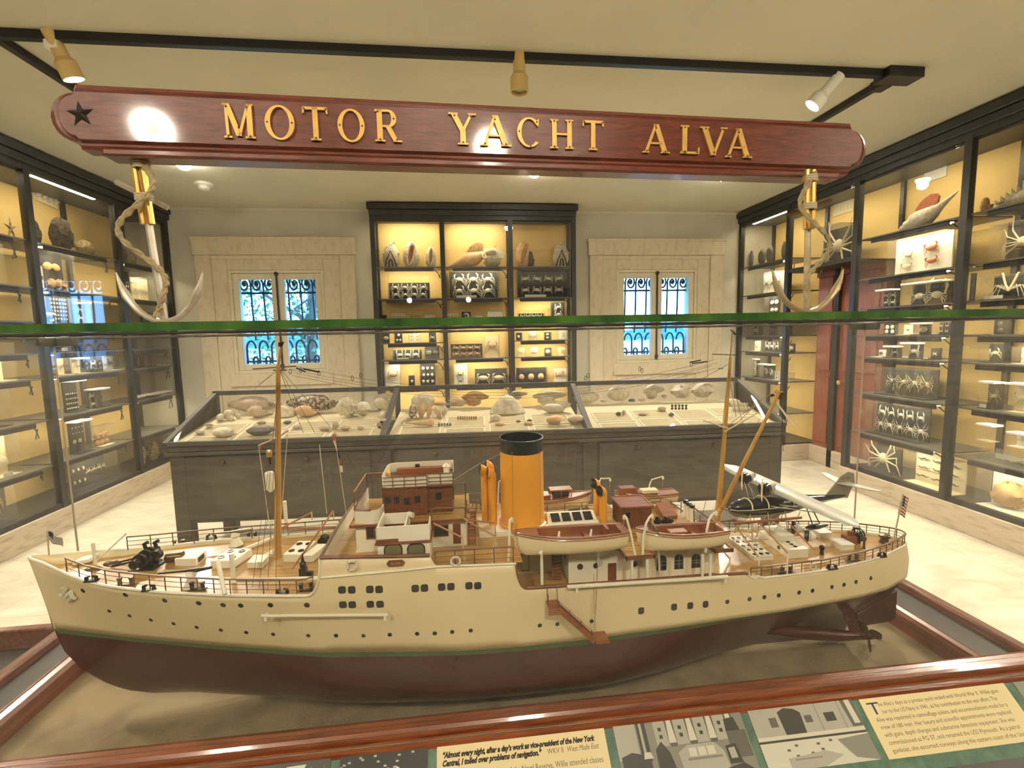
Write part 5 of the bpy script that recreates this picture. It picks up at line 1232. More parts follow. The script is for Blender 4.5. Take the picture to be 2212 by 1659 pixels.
def glyph(ch):
    """strokes of a roman capital in a unit-high box: list of polygons"""
    P = []; tk, tn = 0.17, 0.085
    def st(x0, y0, x1, y1, w): P.append([(x0-w/2, y0), (x0+w/2, y0), (x1+w/2, y1), (x1-w/2, y1)])
    def hb(x0, x1, y, w): P.append([(x0, y-w/2), (x1, y-w/2), (x1, y+w/2), (x0, y+w/2)])
    def sf(x, y, w=0.30): hb(x-w/2, x+w/2, y+(0.028 if y < 0.5 else -0.028), 0.056)
    def ring(cx, cy, rx, ry, ix, iy, a0=0.0, a1=2*pi, n=28):
        for i in range(n):
            a, c_ = a0+(a1-a0)*i/n, a0+(a1-a0)*(i+1)/n
            P.append([(cx+rx*cos(a), cy+ry*sin(a)), (cx+rx*cos(c_), cy+ry*sin(c_)), (cx+ix*cos(c_), cy+iy*sin(c_)), (cx+ix*cos(a), cy+iy*sin(a))])
    if ch == 'M':
        st(0.12, 0, 0.10, 1, 0.09); st(0.12, 1, 0.46, 0.06, 0.17); st(0.46, 0.06, 0.78, 1, 0.09); st(0.80, 0, 0.80, 1, 0.17); sf(0.12, 0, 0.24); sf(0.80, 0, 0.30); hb(0.0, 0.2, 0.972, 0.056); hb(0.72, 0.92, 0.972, 0.056); w = 0.92
    elif ch == 'O': ring(0.46, 0.5, 0.46, 0.51, 0.30, 0.455); w = 0.92
    elif ch == 'T':
        st(0.42, 0, 0.42, 1, tk); hb(0.02, 0.82, 0.955, 0.085); sf(0.42, 0, 0.34); P.append([(0.0, 0.80), (0.05, 0.80), (0.10, 1.0), (0.02, 1.0)]); P.append([(0.79, 0.80), (0.84, 0.80), (0.82, 1.0), (0.74, 1.0)]); w = 0.84
    elif ch == 'R':
        st(0.15, 0, 0.15, 1, tk); sf(0.15, 0, 0.32); hb(0.0, 0.42, 0.965, 0.07); hb(0.15, 0.42, 0.485, 0.06); ring(0.42, 0.725, 0.26, 0.275, 0.10, 0.21, -pi/2, pi/2, 14); st(0.66, 0, 0.40, 0.50, 0.17); hb(0.56, 0.84, 0.028, 0.056); w = 0.82
    elif ch == 'Y':
        st(0.40, 0.0, 0.40, 0.46, tk); st(0.40, 0.42, 0.12, 1, 0.17); st(0.40, 0.42, 0.68, 1, 0.09); sf(0.40, 0, 0.32); sf(0.12, 1, 0.28); sf(0.69, 1, 0.24); w = 0.82
    elif ch == 'A':
        st(0.10, 0, 0.43, 1, 0.085); st(0.74, 0, 0.43, 1, 0.17); hb(0.20, 0.64, 0.34, 0.06); sf(0.10, 0, 0.22); sf(0.75, 0, 0.30); w = 0.88
    elif ch == 'C':
        ring(0.46, 0.5, 0.46, 0.51, 0.30, 0.455, 0.72, 2*pi-0.72, 26); P.append([(0.70, 0.78), (0.80, 0.70), (0.82, 0.98), (0.74, 0.92)]); w = 0.84
    elif ch == 'H':
        st(0.15, 0, 0.15, 1, tk); st(0.71, 0, 0.71, 1, tk); hb(0.15, 0.71, 0.5, 0.065)
        for x in (0.15, 0.71): sf(x, 0, 0.30); sf(x, 1, 0.30)
        w = 0.86
    elif ch == 'L':
        st(0.15, 0, 0.15, 1, tk); sf(0.15, 1, 0.30); hb(0.0, 0.66, 0.04, 0.08); P.append([(0.62, 0.0), (0.68, 0.0), (0.70, 0.24), (0.66, 0.24)]); w = 0.70
    elif ch == 'V':
        st(0.42, 0, 0.10, 1, 0.17); st(0.42, 0, 0.74, 1, 0.085); sf(0.11, 1, 0.30); sf(0.75, 1, 0.22); w = 0.86
    return P, w
def on_sign(px, py):
    v = _r2*((px-1106.0)/FPX) + _d2*((py-829.5)/FPX) + _f
    p0 = SB0+SN*FZ
    P = CAM+v*((p0-CAM).dot(SN)/v.dot(SN)); q = P-p0
    return q.dot(SU), q.z
LET = [('M', 487, 552, 299, 226), ('O', 576, 640, 302, 230), ('T', 657, 712, 304, 233), ('O', 732, 790, 307, 238), ('R', 812, 868, 307, 239), ('Y', 972, 1030, 313, 246), ('A', 1038, 1103, 316, 251), ('C', 1117, 1165, 318, 256), ('H', 1188, 1238, 322, 260), ('T', 1257, 1303, 325, 262), ('A', 1387, 1444, 331, 270), ('L', 1468, 1509, 333, 273), ('V', 1512, 1568, 336, 276), ('A', 1564, 1621, 341, 279)]
HOLES = {'M': [(0.12, 0.9), (0.74, 0.9), (0.13, 0.06), (0.8, 0.06), (0.46, 0.3)], 'O': [(0.08, 0.5), (0.84, 0.5)], 'T': [(0.08, 0.93), (0.78, 0.93), (0.42, 0.07)], 'R': [(0.1, 0.92), (0.6, 0.72), (0.15, 0.07), (0.68, 0.07)], 'Y': [(0.16, 0.9), (0.65, 0.9), (0.4, 0.07)], 'A': [(0.43, 0.86), (0.13, 0.07), (0.74, 0.07)], 'C': [(0.08, 0.52), (0.74, 0.86), (0.5, 0.02)], 'H': [(0.15, 0.93), (0.71, 0.93), (0.15, 0.07), (0.71, 0.07)], 'L': [(0.15, 0.93), (0.15, 0.07), (0.6, 0.06)], 'V': [(0.14, 0.92), (0.72, 0.92), (0.42, 0.1)]}
for ch, p0, p1, yb, yt in LET:
    u0, z0 = on_sign(p0, yb); u1, _ = on_sign(p1, yb); _, z1 = on_sign((p0+p1)/2, yt); u1, zb2 = on_sign(p1, yb+3)
    P, w = glyph(ch); sx = (u1-u0)/w; sy = z1-z0
    b = MB(ST)
    for pl in P: b.prism([(u0+x*sx, FZ, z0+y*sy) for x, y in pl], (0, 0.004, 0))
    lo = b.build('letter', 'letter_brass', board, smooth=0)
    b = MB(ST)
    for x, y in HOLES[ch]: b.lathe([(0.0016, 0), (0.0016, 0.0012)], (u0+x*sx, FZ+0.0036, z0+y*sy), axis=(0, 1, 0), n=7)
    b.build('screw', 'coral_dark', lo, smooth=0)

# anchors: shank, arms with pointed flukes, stock, a rope wound round
def anchor(label, cx, y, ztop, zbot, cxb, span, rise, mm, stock, flip=1):
    root = thing('anchor', label, 'anchor', (cxb, y, zbot))
    MB().tube([(cxb, y, zbot+0.008), (lerp(cxb, cx, 0.6), y, lerp(zbot, ztop, 0.6))], [0.0065, 0.0060], 8).build('shank', mm, root)
    b = MB()
    for dx in (-0.0065, 0.0065): b.tube([(lerp(cxb, cx, 0.58)+dx, y-0.004, lerp(zbot, ztop, 0.60)), (cx+dx, y-0.004, ztop)], 0.0055, 8)
    b.build('upper_shank', 'brass', root)
    for s in (-1, 1):
        pts = []; rr = []
        for i in range(11):
            t = i/10.0; a = t*1.25
            pts.append((cxb+s*span*sin(a)/sin(1.25), y+0.0, zbot+0.006+rise*(1-cos(a))/(1-cos(1.25)))); rr.append(0.0072 if t < 0.7 else lerp(0.0095, 0.0012, (t-0.7)/0.3))
        MB().tube(pts, rr, 8, flat=0.7).build('arm', mm, root)
    (s0, t0), (s1, t1) = stock
    MB().tube([(s0, y+0.01, t0), (s1, y+0.01, t1)], 0.0048, 4).build('stock', mm if flip > 0 else 'bronze', root)
    pts = []
    for i in range(49):
        t = i/48.0; z = lerp(ztop-0.005, zbot+0.012, t); xs = lerp(cx, cxb, t)
        pts.append((xs+0.030*sin(t*2*pi*1.45+0.4*flip)*flip*(0.4+0.9*sin(pi*min(1, t*1.15)) if t < 0.87 else 0.5), y-0.016+0.006*cos(t*9), z))
    for k in (0, pi):
        q = [Vector(p)+Vector((0.0028*cos(i*1.25+k), 0.0, 0.0028*sin(i*1.25+k))) for i, p in enumerate(pts)]
        MB().tube(q, 0.0032, 6).build('rope', 'rope', root)
    for z in (lerp(zbot, ztop, 0.74), ztop-0.02):
        b = MB()
        for k in range(3): b.tube([(lerp(cxb, cx, 0.75)+0.012*cos(a), y-0.002+0.012*sin(a), z+k*0.004) for a in [2*pi*i/10 for i in range(10)]], 0.0026, 5, closed=True)
        b.build('lashing', 'twine', root)
    return root
anchor('ornamental silver anchor with rope at the left, standing on the glass top under the board', -0.528, 0.9, 1.915, 1.630, -0.512, 0.070, 0.085, 'old_silver', ((-0.574, 1.875), (-0.494, 1.832)), 1)
anchor('ornamental gilt anchor with rope at the right, standing on the glass top under the board', 0.700, 0.9, 1.912, 1.630, 0.708, 0.078, 0.085, 'antique_metal', ((0.665, 1.829), (0.758, 1.858)), -1)

# ------------------------------------------------------------------ ceiling lamps
WARM = (1.0, 0.89, 0.70)
FILL = 125  # strength of the added fill lamps behind the viewer
mk('globe', (0.9, 0.86, 0.75), 0.4, emit=(1.0, 0.85, 0.6), estr=12.0)  # glow of the added fill globes
tk = thing('light_track', 'black ceiling light track running round three sides of a rectangle', 'light track', (0.25, 2.85, ZC))
b = MB()
b.box(-2.62, 2.80, 2.83, 2.87, ZC-0.045, ZC)
b.build('front_track', 'black_metal', tk, bevel=0.004)
MB().box(-2.33, -2.29, 2.87, 3.95, ZC-0.045, ZC).build('side_track', 'black_metal', tk, bevel=0.004)
MB().box(2.76, 2.80, 2.87, 3.95, ZC-0.045, ZC).build('side_track', 'black_metal', tk, bevel=0.004)
b = MB(); b.box(2.68, 2.92, 2.79, 2.91, ZC-0.06, ZC); b.box(2.74, 2.82, 2.91, 3.0, ZC-0.06, ZC); b.build('corner_joint', 'black_metal', tk, bevel=0.005)
def track_lamp(label, px, py, px2, py2, on, shell, d0, power=0):
    """spot head: from the neck point to the mouth, given where they are seen at the lamp's distance"""
    A = at(px, py, Y=2.85); Bm = at(px2, py2, Y=2.85-d0)
    ax = (Bm-A).normalized(); L = (Bm-A).length+0.04
    root = thing('track_spotlight', label, 'spotlight', (A.x, 2.85, ZC-0.045))
    b = MB(); b.box(A.x-0.03, A.x+0.03, 2.83, 2.87, ZC-0.085, ZC-0.046); b.tube([(A.x, 2.85, ZC-0.08), A-ax*0.0+Vector((0, 0, 0.02)), A+ax*0.06], 0.011, 7); b.build('mount', 'lamp_white', root, bevel=0.003)
    c0 = A-ax*0.03
    b = MB(); b.lathe([(0.034, 0), (0.034, 0.125), (0.050, 0.15), (0.050, L), (0.046, L), (0.044, L-0.03)], c0, ax, 20, cap=True)
    b.build('shell', shell, root, smooth=0.5)
    MB().lathe([(0.043, 0), (0.043, 0.004)], c0+ax*(L-0.025), ax, 20).build('bulb', 'bulb' if on else 'bulb_off', root)
    return root, c0+ax*(L+0.01), ax
r, p, ax = track_lamp('cream track spotlight at the left end, lit and tilted to the right', 112, 78, 158, 168, True, 'lampshell', -0.05)
spot('spot_light', p, (-0.25, 0.9, 1.9), LAMP*90, WARM, 60, 0.6, 0.05, r)
r, p, ax = track_lamp('unlit cream track spotlight at the middle of the black track', 1121, 122, 1122, 196, False, 'lampshell', 0.02)
r, p, ax = track_lamp('white track spotlight at the right end, lit and tilted to the left', 1806, 172, 1757, 226, True, 'lamp_white', -0.05)
spot('spot_light', p, (0.35, 0.9, 1.4), LAMP*90, WARM, 60, 0.6, 0.05, r)
for (px, py), lb in (((397, 350), 'bright round ceiling lamp just under the left part of the name board'), ((1154, 368), 'bright round ceiling lamp under the middle of the name board'), ((1560, 376), 'bright round ceiling lamp under the right part of the name board')):
    P = at(px, py, Z=ZC)
    root = thing('ceiling_lamp', lb, 'ceiling lamp', P)
    MB().lathe([(0.055, 0), (0.075, -0.004), (0.078, -0.012), (0.058, -0.014), (0.05, -0.004)], P, n=24).build('ring', 'lamp_white', root)
    MB().ell(P+Vector((0, 0, -0.02)), (0.062, 0.062, 0.05), 16, 10).build('bulb', 'bulb', root)
    spot('ceiling_light', P+Vector((0, 0, -0.075)), P+Vector((0, -0.5, -2)), LAMP*110, WARM, 140, 0.8, 0.05, root)
P = at(440, 396, Z=ZC)
root = thing('smoke_detector', 'white round smoke detector on the ceiling near the left windows', 'smoke detector', P)
MB().lathe([(0.085, 0), (0.085, -0.02), (0.075, -0.028), (0.05, -0.03)], P, n=24).build('base', 'lamp_white', root)
MB().lathe([(0.055, -0.028), (0.05, -0.06), (0.03, -0.07)], P, n=20).build('sensor', 'lamp_white', root)
# added unseen lamps behind and beside the viewer, put in to brighten the room
for x, y in ((-2.9, 1.8), (3.2, 1.8)):
    root = thing('ceiling_lamp', 'round ceiling lamp outside the view, %s' % ('over the left side' if x < -2.5 else 'over the right side' if x > 3 else 'left behind the viewer' if x < 0 else 'right behind the viewer' if x > 1 else 'behind the viewer'), 'ceiling lamp', (x, y, ZC))
    MB().lathe([(0.055, 0), (0.075, -0.004), (0.078, -0.012), (0.058, -0.014), (0.05, -0.004)], (x, y, ZC), n=24).build('ring', 'lamp_white', root)
    MB().lathe([(0.05, -0.001), (0.046, -0.010), (0.02, -0.016)], (x, y, ZC), n=20).build('bulb', 'bulb', root)
    spot('ceiling_light', (x, y, ZC-0.03), (x*0.7, y+0.5, 0), LAMP*110, WARM, 140, 0.8, 0.06, root)

for x, lb in ((-1.22, 'milk glass pendant globe left behind the viewer'), (0.3, 'milk glass pendant globe straight behind the viewer'), (3.1, 'milk glass pendant globe right behind the viewer')):  # invented globes out of view, filling light onto ceiling and near hull side
    y, z = -0.7, 2.55
    root = thing('fill_lamp', lb, 'pendant lamp', (x, y, z))
    MB().tube([(x, y, z+0.05), (x, y, ZC)], 0.008, 6).build('rod', 'brass', root)
    MB().ell((x, y, z), (0.055, 0.055, 0.055), 16, 12).build('globe', 'globe', root)
    l = bpy.data.lights.new('fill_light', 'POINT'); l.energy = LAMP*FILL; l.color = WARM; l.shadow_soft_size = 0.06
    o = bpy.data.objects.new('fill_light', l); COL.objects.link(o); o.location = (x, y, z-0.0); o.parent = root; o.matrix_parent_inverse = WM[root].inverted()

# ------------------------------------------------------------------ the ship
YC = 0.91
ship = thing('ship_model', 'large model of a white motor yacht with yellow funnel in the glass case', 'ship model', (0.1, YC, ZFL))
def P_(o, **k): return o
SB_ = [(0, 0.0), (0.012, 0.008), (0.035, 0.016), (0.085, 0.042), (0.135, 0.063), (0.185, 0.080), (0.235, 0.093), (0.285, 0.104), (0.385, 0.119), (0.485, 0.131), (0.535, 0.135), (0.685, 0.142), (0.885, 0.145)]
SA_ = [(0, 0.0), (0.006, 0.013), (0.025, 0.027), (0.045, 0.037), (0.075, 0.051), (0.125, 0.070), (0.175, 0.083), (0.275, 0.100), (0.375, 0.112), (0.425, 0.117), (0.675, 0.136), (0.875, 0.145)]
WB_ = [(0, 0.0), (0.03, 0.006), (0.06, 0.012), (0.15, 0.030), (0.33, 0.074), (0.50, 0.111), (0.74, 0.137), (0.85, 0.139)]
WA_ = [(0, 0.0), (0.008, 0.016), (0.03, 0.034), (0.06, 0.050), (0.115, 0.072), (0.185, 0.088), (0.265, 0.098), (0.37, 0.111), (0.565, 0.125), (0.745, 0.134), (0.885, 0.139)]
ZS_ = [(-0.785, 1.221), (-0.75, 1.214), (-0.70, 1.206), (-0.65, 1.196), (-0.6, 1.191), (-0.5, 1.186), (-0.4, 1.181), (-0.25, 1.177), (0.1, 1.165), (0.33, 1.156), (0.53, 1.146), (0.56, 1.133), (0.7, 1.129), (0.9, 1.131), (0.975, 1.128)]
def zsheer(x): return interp(x, ZS_)
def zwl(x): return interp(x, [(-0.76, 1.080), (-0.6, 1.066), (-0.3, 1.060), (0.2, 1.055), (0.5, 1.058), (0.99, 1.060)])
STEM_ = [(0.93, -0.60), (0.945, -0.635), (0.965, -0.675), (1.0, -0.722), (1.03, -0.741), (1.08, -0.757), (1.15, -0.770), (1.221, -0.785), (1.3, -0.80)]
STERN_ = [(0.95, 0.86), (0.965, 0.885), (0.985, 0.925), (1.0, 0.950), (1.02, 0.969), (1.05, 0.982), (1.09, 0.985), (1.13, 0.975)]
def xstem(z): return interp(z, STEM_)
def xstern(z): return interp(z, STERN_)
ZB_ = [(-0.785, 1.221), (-0.770, 1.15), (-0.757, 1.08), (-0.741, 1.03), (-0.722, 1.0), (-0.695, 0.975), (-0.675, 0.960), (-0.645, 0.945), (-0.60, 0.934), (-0.46, 0.922), (-0.2, 0.914), (0.4, 0.911), (0.84, 0.913), (0.846, 0.918), (0.852, 0.958), (0.885, 0.967), (0.925, 0.987), (0.950, 1.002), (0.969, 1.022), (0.982, 1.055), (0.9848, 1.085)]
def zbot(x): return interp(x, ZB_)
def half(x, z):
    """half breadth of the hull at a station and height"""
    zw = zwl(x); zs = max(zsheer(x), zw+0.02)
    if z >= zw:
        t = min(1.0, (z-zw)/(zs-zw))
        if x < 0.1:
            d = x-xstem(z); 
            if d <= 0: return 0.0
            return lerp(interp(d, WB_), interp(d, SB_), t)
        e = xstern(z)-x
        if e <= 0: return 0.0
        return lerp(interp(e, WA_), interp(e, SA_), t)
    zb = zbot(x); q = max(0.0, min(1.0, (z-zb)/max(1e-6, zw-zb)))
    bw = half(x, zw)
    mid = sqrt(max(0.0, 1-(1-q)**4.5))
    if x < -0.15: f = max(0.0, min(1.0, (x+0.72)/0.57)); end = q**0.75
    else: f = max(0.0, min(1.0, (0.78-x)/0.55)); end = q**1.5
    f = f*f*(3-2*f)
    return max(0.0025 if q > 0 else 0.0, bw*lerp(end, mid, f))
UPPER = [(-0.252, 0.0), (-0.246, 0.006), (-0.241, 0.018), (-0.2385, 0.035), (-0.238, 1.0)]
def ztop(x):
    zs = zsheer(x)
    if x < -0.262: return zs
    if x < -0.2375:                                     # curved rise to the bridge bulwark
        t = (x+0.262)/0.0245; return zs+(1.242-zs)*(1-sqrt(max(0, 1-t*t)))
    if x < -0.0585: return interp(x, [(-0.2375, 1.242), (-0.22, 1.2415), (-0.0585, 1.236)])
    if x < -0.046: t = (x+0.0585)/0.0125; return lerp(1.236, 1.2165, sin(t*pi/2))
    if x < 0.086: return interp(x, [(-0.046, 1.2165), (0.086, 1.2125)])
    if x < 0.104:                                       # break down to the main deck bulwark
        t = (x-0.086)/0.018; return 1.166+(1.2125-1.166)*(1-sqrt(max(0, 1-(1-t)**2)))
    if x < 0.524: return interp(x, [(0.104, 1.166), (0.33, 1.157), (0.524, 1.147)])
    if x < 0.545: t = (x-0.524)/0.021; return lerp(1.147, zsheer(0.56), sin(t*pi/2))
    return zs
xs = sorted(set([-0.785+0.0012, -0.783, -0.779, -0.774, -0.768, -0.762, -0.756, -0.748, -0.741, -0.732, -0.722, -0.71] + [-0.70+0.02*i for i in range(22)] + [-0.262+0.003*i for i in range(9)] + [-0.2372] + [-0.22+0.02*i for i in range(8)] + [-0.06, -0.058, -0.055, -0.052, -0.049, -0.046] + [-0.04+0.02*i for i in range(6)] + [0.078, 0.0855, 0.0865, 0.0875, 0.089, 0.092, 0.096, 0.10, 0.104] + [0.12+0.02*i for i in range(20)] + [0.524, 0.528, 0.532, 0.536, 0.54, 0.545] + [0.56+0.02*i for i in range(15)] + [0.85, 0.855, 0.865, 0.875, 0.885, 0.9, 0.91, 0.925, 0.935, 0.945, 0.95, 0.955, 0.96, 0.965, 0.969, 0.973, 0.977, 0.980, 0.982, 0.9835, 0.9845]))
def hull_band(f0, f1, n, sides=(1, -1)):
    b = MB()
    for s in sides:
        rg = []
        for x in xs:
            z0, z1 = f0(x), f1(x); z1 = max(z1, z0)
            rg.append([(x, YC-s*half(x, lerp(z0, z1, j/n)), lerp(z0, z1, j/n)) for j in range(n+1)])
        b.rings(rg, closed=False)
    return b
def clean(o, d=1e-5):
    bm = bmesh.new(); bm.from_mesh(o.data); bmesh.ops.remove_doubles(bm, verts=bm.verts, dist=d); bmesh.ops.dissolve_degenerate(bm, edges=bm.edges, dist=d)
    bmesh.ops.recalc_face_normals(bm, faces=bm.faces); bm.to_mesh(o.data); bm.free()
    for p in o.data.polygons: p.use_smooth = True
    o.data.set_sharp_from_angle(angle=0.7)
zst = lambda x: max(zbot(x), zwl(x)-0.0085)
zwm = lambda x: max(zbot(x), zwl(x))
top_ = lambda x: max(ztop(x) if x < 0.96 else min(ztop(x), interp(x, [(0.96, 1.13), (0.975, 1.128), (0.985, 1.092)])), zbot(x)+0.0005)
hb_ = hull_band(zbot, zst, 12).build('hull_bottom', 'ship_red', ship); clean(hb_); lab(hb_, 'dark red underwater hull')
o = hull_band(zst, zwm, 2).build('boot_stripe', 'ship_green', ship); clean(o); lab(o, 'green waterline stripe')
o = hull_band(zwm, top_, 9).build('topside', 'ship_white', ship); clean(o); lab(o, 'cream white hull side')
sm = o.modifiers.new('thickness', 'SOLIDIFY'); sm.thickness = 0.0022; sm.offset = -1.0
def edge_line(f, x0, x1, r, m_, name, off=0.0, dz=0.0, n=60, both=True, flat=1.0, lb=None):
    b = MB()
    for s in ((1, -1) if both else (1,)):
        b.tube([(x, YC-s*(half(x, min(f(x), 1.242))+off), f(x)+dz) for x in [lerp(x0, x1, i/n) for i in range(n+1)]], r, 6, flat=flat)
    o = b.build(name, m_, ship)
    return lab(o, lb) if lb else o
edge_line(lambda x: ztop(x), -0.78, -0.262, 0.0026, 'ship_paint', 'toe_rail')
b = MB(); b.tube([(x, YC-half(x, min(ztop(x), 1.242)), ztop(x)) for x in [-0.262+0.0006*i for i in range(42)]], 0.0022, 6); b.build('toe_rail', 'ship_paint', ship)
edge_line(ztop, -0.2375, -0.0585, 0.0030, 'varnish', 'cap_rail', dz=0.001)
edge_line(lambda x: interp(x, [(-0.2375, 1.2085), (-0.046, 1.2165), (0.086, 1.2125)]), -0.237, 0.086, 0.0020, 'ship_paint', 'moulding', off=0.001)
b = MB(); b.tube([(x, YC-half(x, min(ztop(x), 1.242)), ztop(x)) for x in [0.0855+0.0008*i for i in range(24)]], 0.0018, 6); b.build('cap_rail', 'varnish', ship)
edge_line(ztop, 0.104, 0.526, 0.0030, 'varnish', 'cap_rail', dz=0.001)
edge_line(ztop, 0.526, 0.973, 0.0022, 'ship_paint', 'toe_rail')

# decks
def deck(x0, x1, fz, name='deck', n=30, ins=0.002, m_='deck'):
    b = MB(); rg = []
    for i in range(n+1):
        x = lerp(x0, x1, i/n); z = fz(x); h = max(0.0006, half(x, z)-ins); rg.append([(x, YC-h, z), (x, YC, z+0.002), (x, YC+h, z)])
    b.rings(rg, closed=False)
    return b.build(name, m_, ship)
deck(-0.762, -0.235, lambda x: zsheer(x)-interp(x, [(-0.77, 0.020), (-0.66, 0.010), (-0.6, 0.005)]), 'foredeck', 40)
deck(-0.237, 0.098, lambda x: 1.2128, 'bridge_deck')
deck(0.085, 0.53, lambda x: 1.136, 'main_deck')
deck(0.50, 0.9705, lambda x: zsheer(max(x, 0.56))-0.004, 'aft_deck', 50)
b = MB(); h = half(-0.238, 1.2)-0.003
b.box(-0.2385, -0.2365, YC-h, YC+h, 1.165, 1.2130); b.build('front_bulkhead', 'ship_paint', ship, smooth=0)
# bow bulwark inner platform and white locker
MB().box(0.083, 0.088, YC-0.055, YC+0.055, 1.135, 1.212).build('bulkhead', 'ship_paint', ship, smooth=0)
# curved front bulwark of the bridge deck
b = MB(); n = 24; ra, rb = [], []
for i in range(n+1):
    y = lerp(-1, 1, i/n)*(half(-0.237, 1.242)-0.001); bx = -0.238+0.004*cos(y/0.135*pi/2)*-1
    ra.append([(bx, YC+y, 1.2125), (bx, YC+y, 1.2415), (bx+0.004, YC+y, 1.2415), (bx+0.004, YC+y, 1.2125)])
b.rings(ra); b.build('front_bulwark', 'ship_paint', ship, smooth=0.5)
b = MB(); b.tube([(r_[1][0]+0.002, r_[1][1], 1.2425) for r_ in ra], 0.0034, 6, flat=0.6); b.build('cap_rail', 'rail_brown', ship)

# ---- railings: a top rail, two wires and stanchions following a deck edge
def railing(pts, h, np_, m_='rail_brown', r=0.0022, wires=2, name='railing', post_r=0.0010, white_posts=False, cap=True):
    b = MB(); N = len(pts)
    def pt(t): 
        i = min(int(t*(N-1)), N-2); return Vector(pts[i]).lerp(Vector(pts[i+1]), t*(N-1)-i)
    M_ = max(N, 40); dense = [pt(i/M_) for i in range(M_+1)]
    b.cur = 0; b.tube([p+Vector((0, 0, h)) for p in dense], r, 6, flat=0.6)
    b.cur = 1
    for k in range(wires): b.tube([p+Vector((0, 0, h*(k+1)/(wires+1))) for p in dense], 0.0006, 4)
    for i in range(np_):
        p = pt(i/(np_-1)); b.tube([p, p+Vector((0, 0, h))], post_r, 5)
    return b.build(name, [m_, 'twine' if white_posts else 'rail_brown'], ship)
def edge(x0, x1, s, n=30, ins=0.003, f=ztop): return [(x, YC-s*(half(x, f(x))-ins), f(x)) for x in [lerp(x0, x1, i/n) for i in range(n+1)]]
railing(edge(-0.690, -0.252, 1), 0.0265, 17)
railing(edge(-0.655, -0.238, -1), 0.0265, 13)
# rails aft: run round the stern
def zh(x): return zsheer(max(x, 0.56))
st = [(x, YC-(half(x, zh(x))-0.003), zh(x)) for x in [0.535+0.0145*i for i in range(30)]]
xe = [0.958, 0.966]
full = st+[(x, YC-(half(x, zh(x))-0.003), zh(x)) for x in xe]+[(0.9705, YC, 1.129)]+[(x, YC+(half(x, zh(x))-0.003), zh(x)) for x in xe[::-1]]+[(p[0], 2*YC-p[1], p[2]) for p in st[::-1]]
railing(full, 0.0205, 42, r=0.0026)
railing([(-0.05, YC-0.140, 1.2125), (0.082, YC-0.142, 1.2125)], 0.029, 5)
railing([(0.0, YC+0.139, 1.2125), (0.085, YC+0.141, 1.2125)], 0.029, 5)

# ---- portholes and square ports on the side (also on the far side)
def hull_at(px, py, s=1):
    y = 0.79
    for _ in range(8):
        P = at(px, py, Y=y); y = YC-half(P.x, P.z)
    return P.x, y, P.z
def hn(x, z):
    e = 0.004
    n = Vector((half(x+e, z)-half(x-e, z), 2*e, 0)); t = (half(x, z+e)-half(x, z-e))/(2*e)
    return Vector((-(half(x+e, z)-half(x-e, z))/(2*e)*-1*-1, -1, -t)).normalized()
def port(px, py, r):
    x, y, z = hull_at(px, py); n_ = hn(x, z)
    MB().lathe([(r*1.25, -0.001), (r*1.25, 0.0004), (r, 0.0009), (r*0.96, 0.0003)], (x, y, z), n_, 14).build('porthole', 'porthole', ship, smooth=0.5)
for px, py in ((179, 1276), (271, 1285), (356, 1297), (429, 1303), (482, 1307), (520, 1308), (584, 1307), (663, 1307)): port(px, py, 0.0038)
for px, py in ((236, 1320), (280, 1330), (326, 1339), (375, 1347), (425, 1355), (477, 1361), (532, 1366), (590, 1370), (666, 1373), (726, 1373), (785, 1373), (842, 1371), (901, 1369), (939, 1368), (977, 1365), (1017, 1362), (1166, 1351), (1204, 1348), (1240, 1345), (1278, 1342)): port(px, py, 0.0030)
for px, py in ((1571, 1300), (1619, 1294), (1651, 1290), (1682, 1286), (1726, 1280), (1755, 1276), (1797, 1268), (1823, 1263), (1849, 1257), (1881, 1249)): port(px, py, 0.0034)
def sqport(px, py, w, h):
    x, y, z = hull_at(px, py); n_ = hn(x, z); up = Vector((0, 0, 1)); u = up.cross(n_).normalized(); v = n_.cross(u)
    c = Vector((x, y, z)); pts = []
    for i in range(20):
        a = 2*pi*i/20; q = (abs(cos(a))**4+abs(sin(a))**4)**-0.25
        pts.append((q*cos(a)*w, q*sin(a)*h))
    b = MB(); b.rings([[c+u*p+v*q-n_*0.001 for p, q in pts], [c+u*p+v*q+n_*0.0008 for p, q in pts]])
    b.build('square_port', 'dark_glass', ship, smooth=0.5)
for px, py in ((739, 1274), (760, 1274), (799, 1273), (819, 1273), (897, 1271), (917, 1270), (954, 1268), (974, 1267), (1013, 1265), (1032, 1265), (741, 1306), (761, 1306), (800, 1305), (821, 1305)): sqport(px, py, 0.0062, 0.0064)
for px, py in ((1385, 1319), (1456, 1311), (1491, 1308), (1524, 1305)): sqport(px, py, 0.0056, 0.0064)

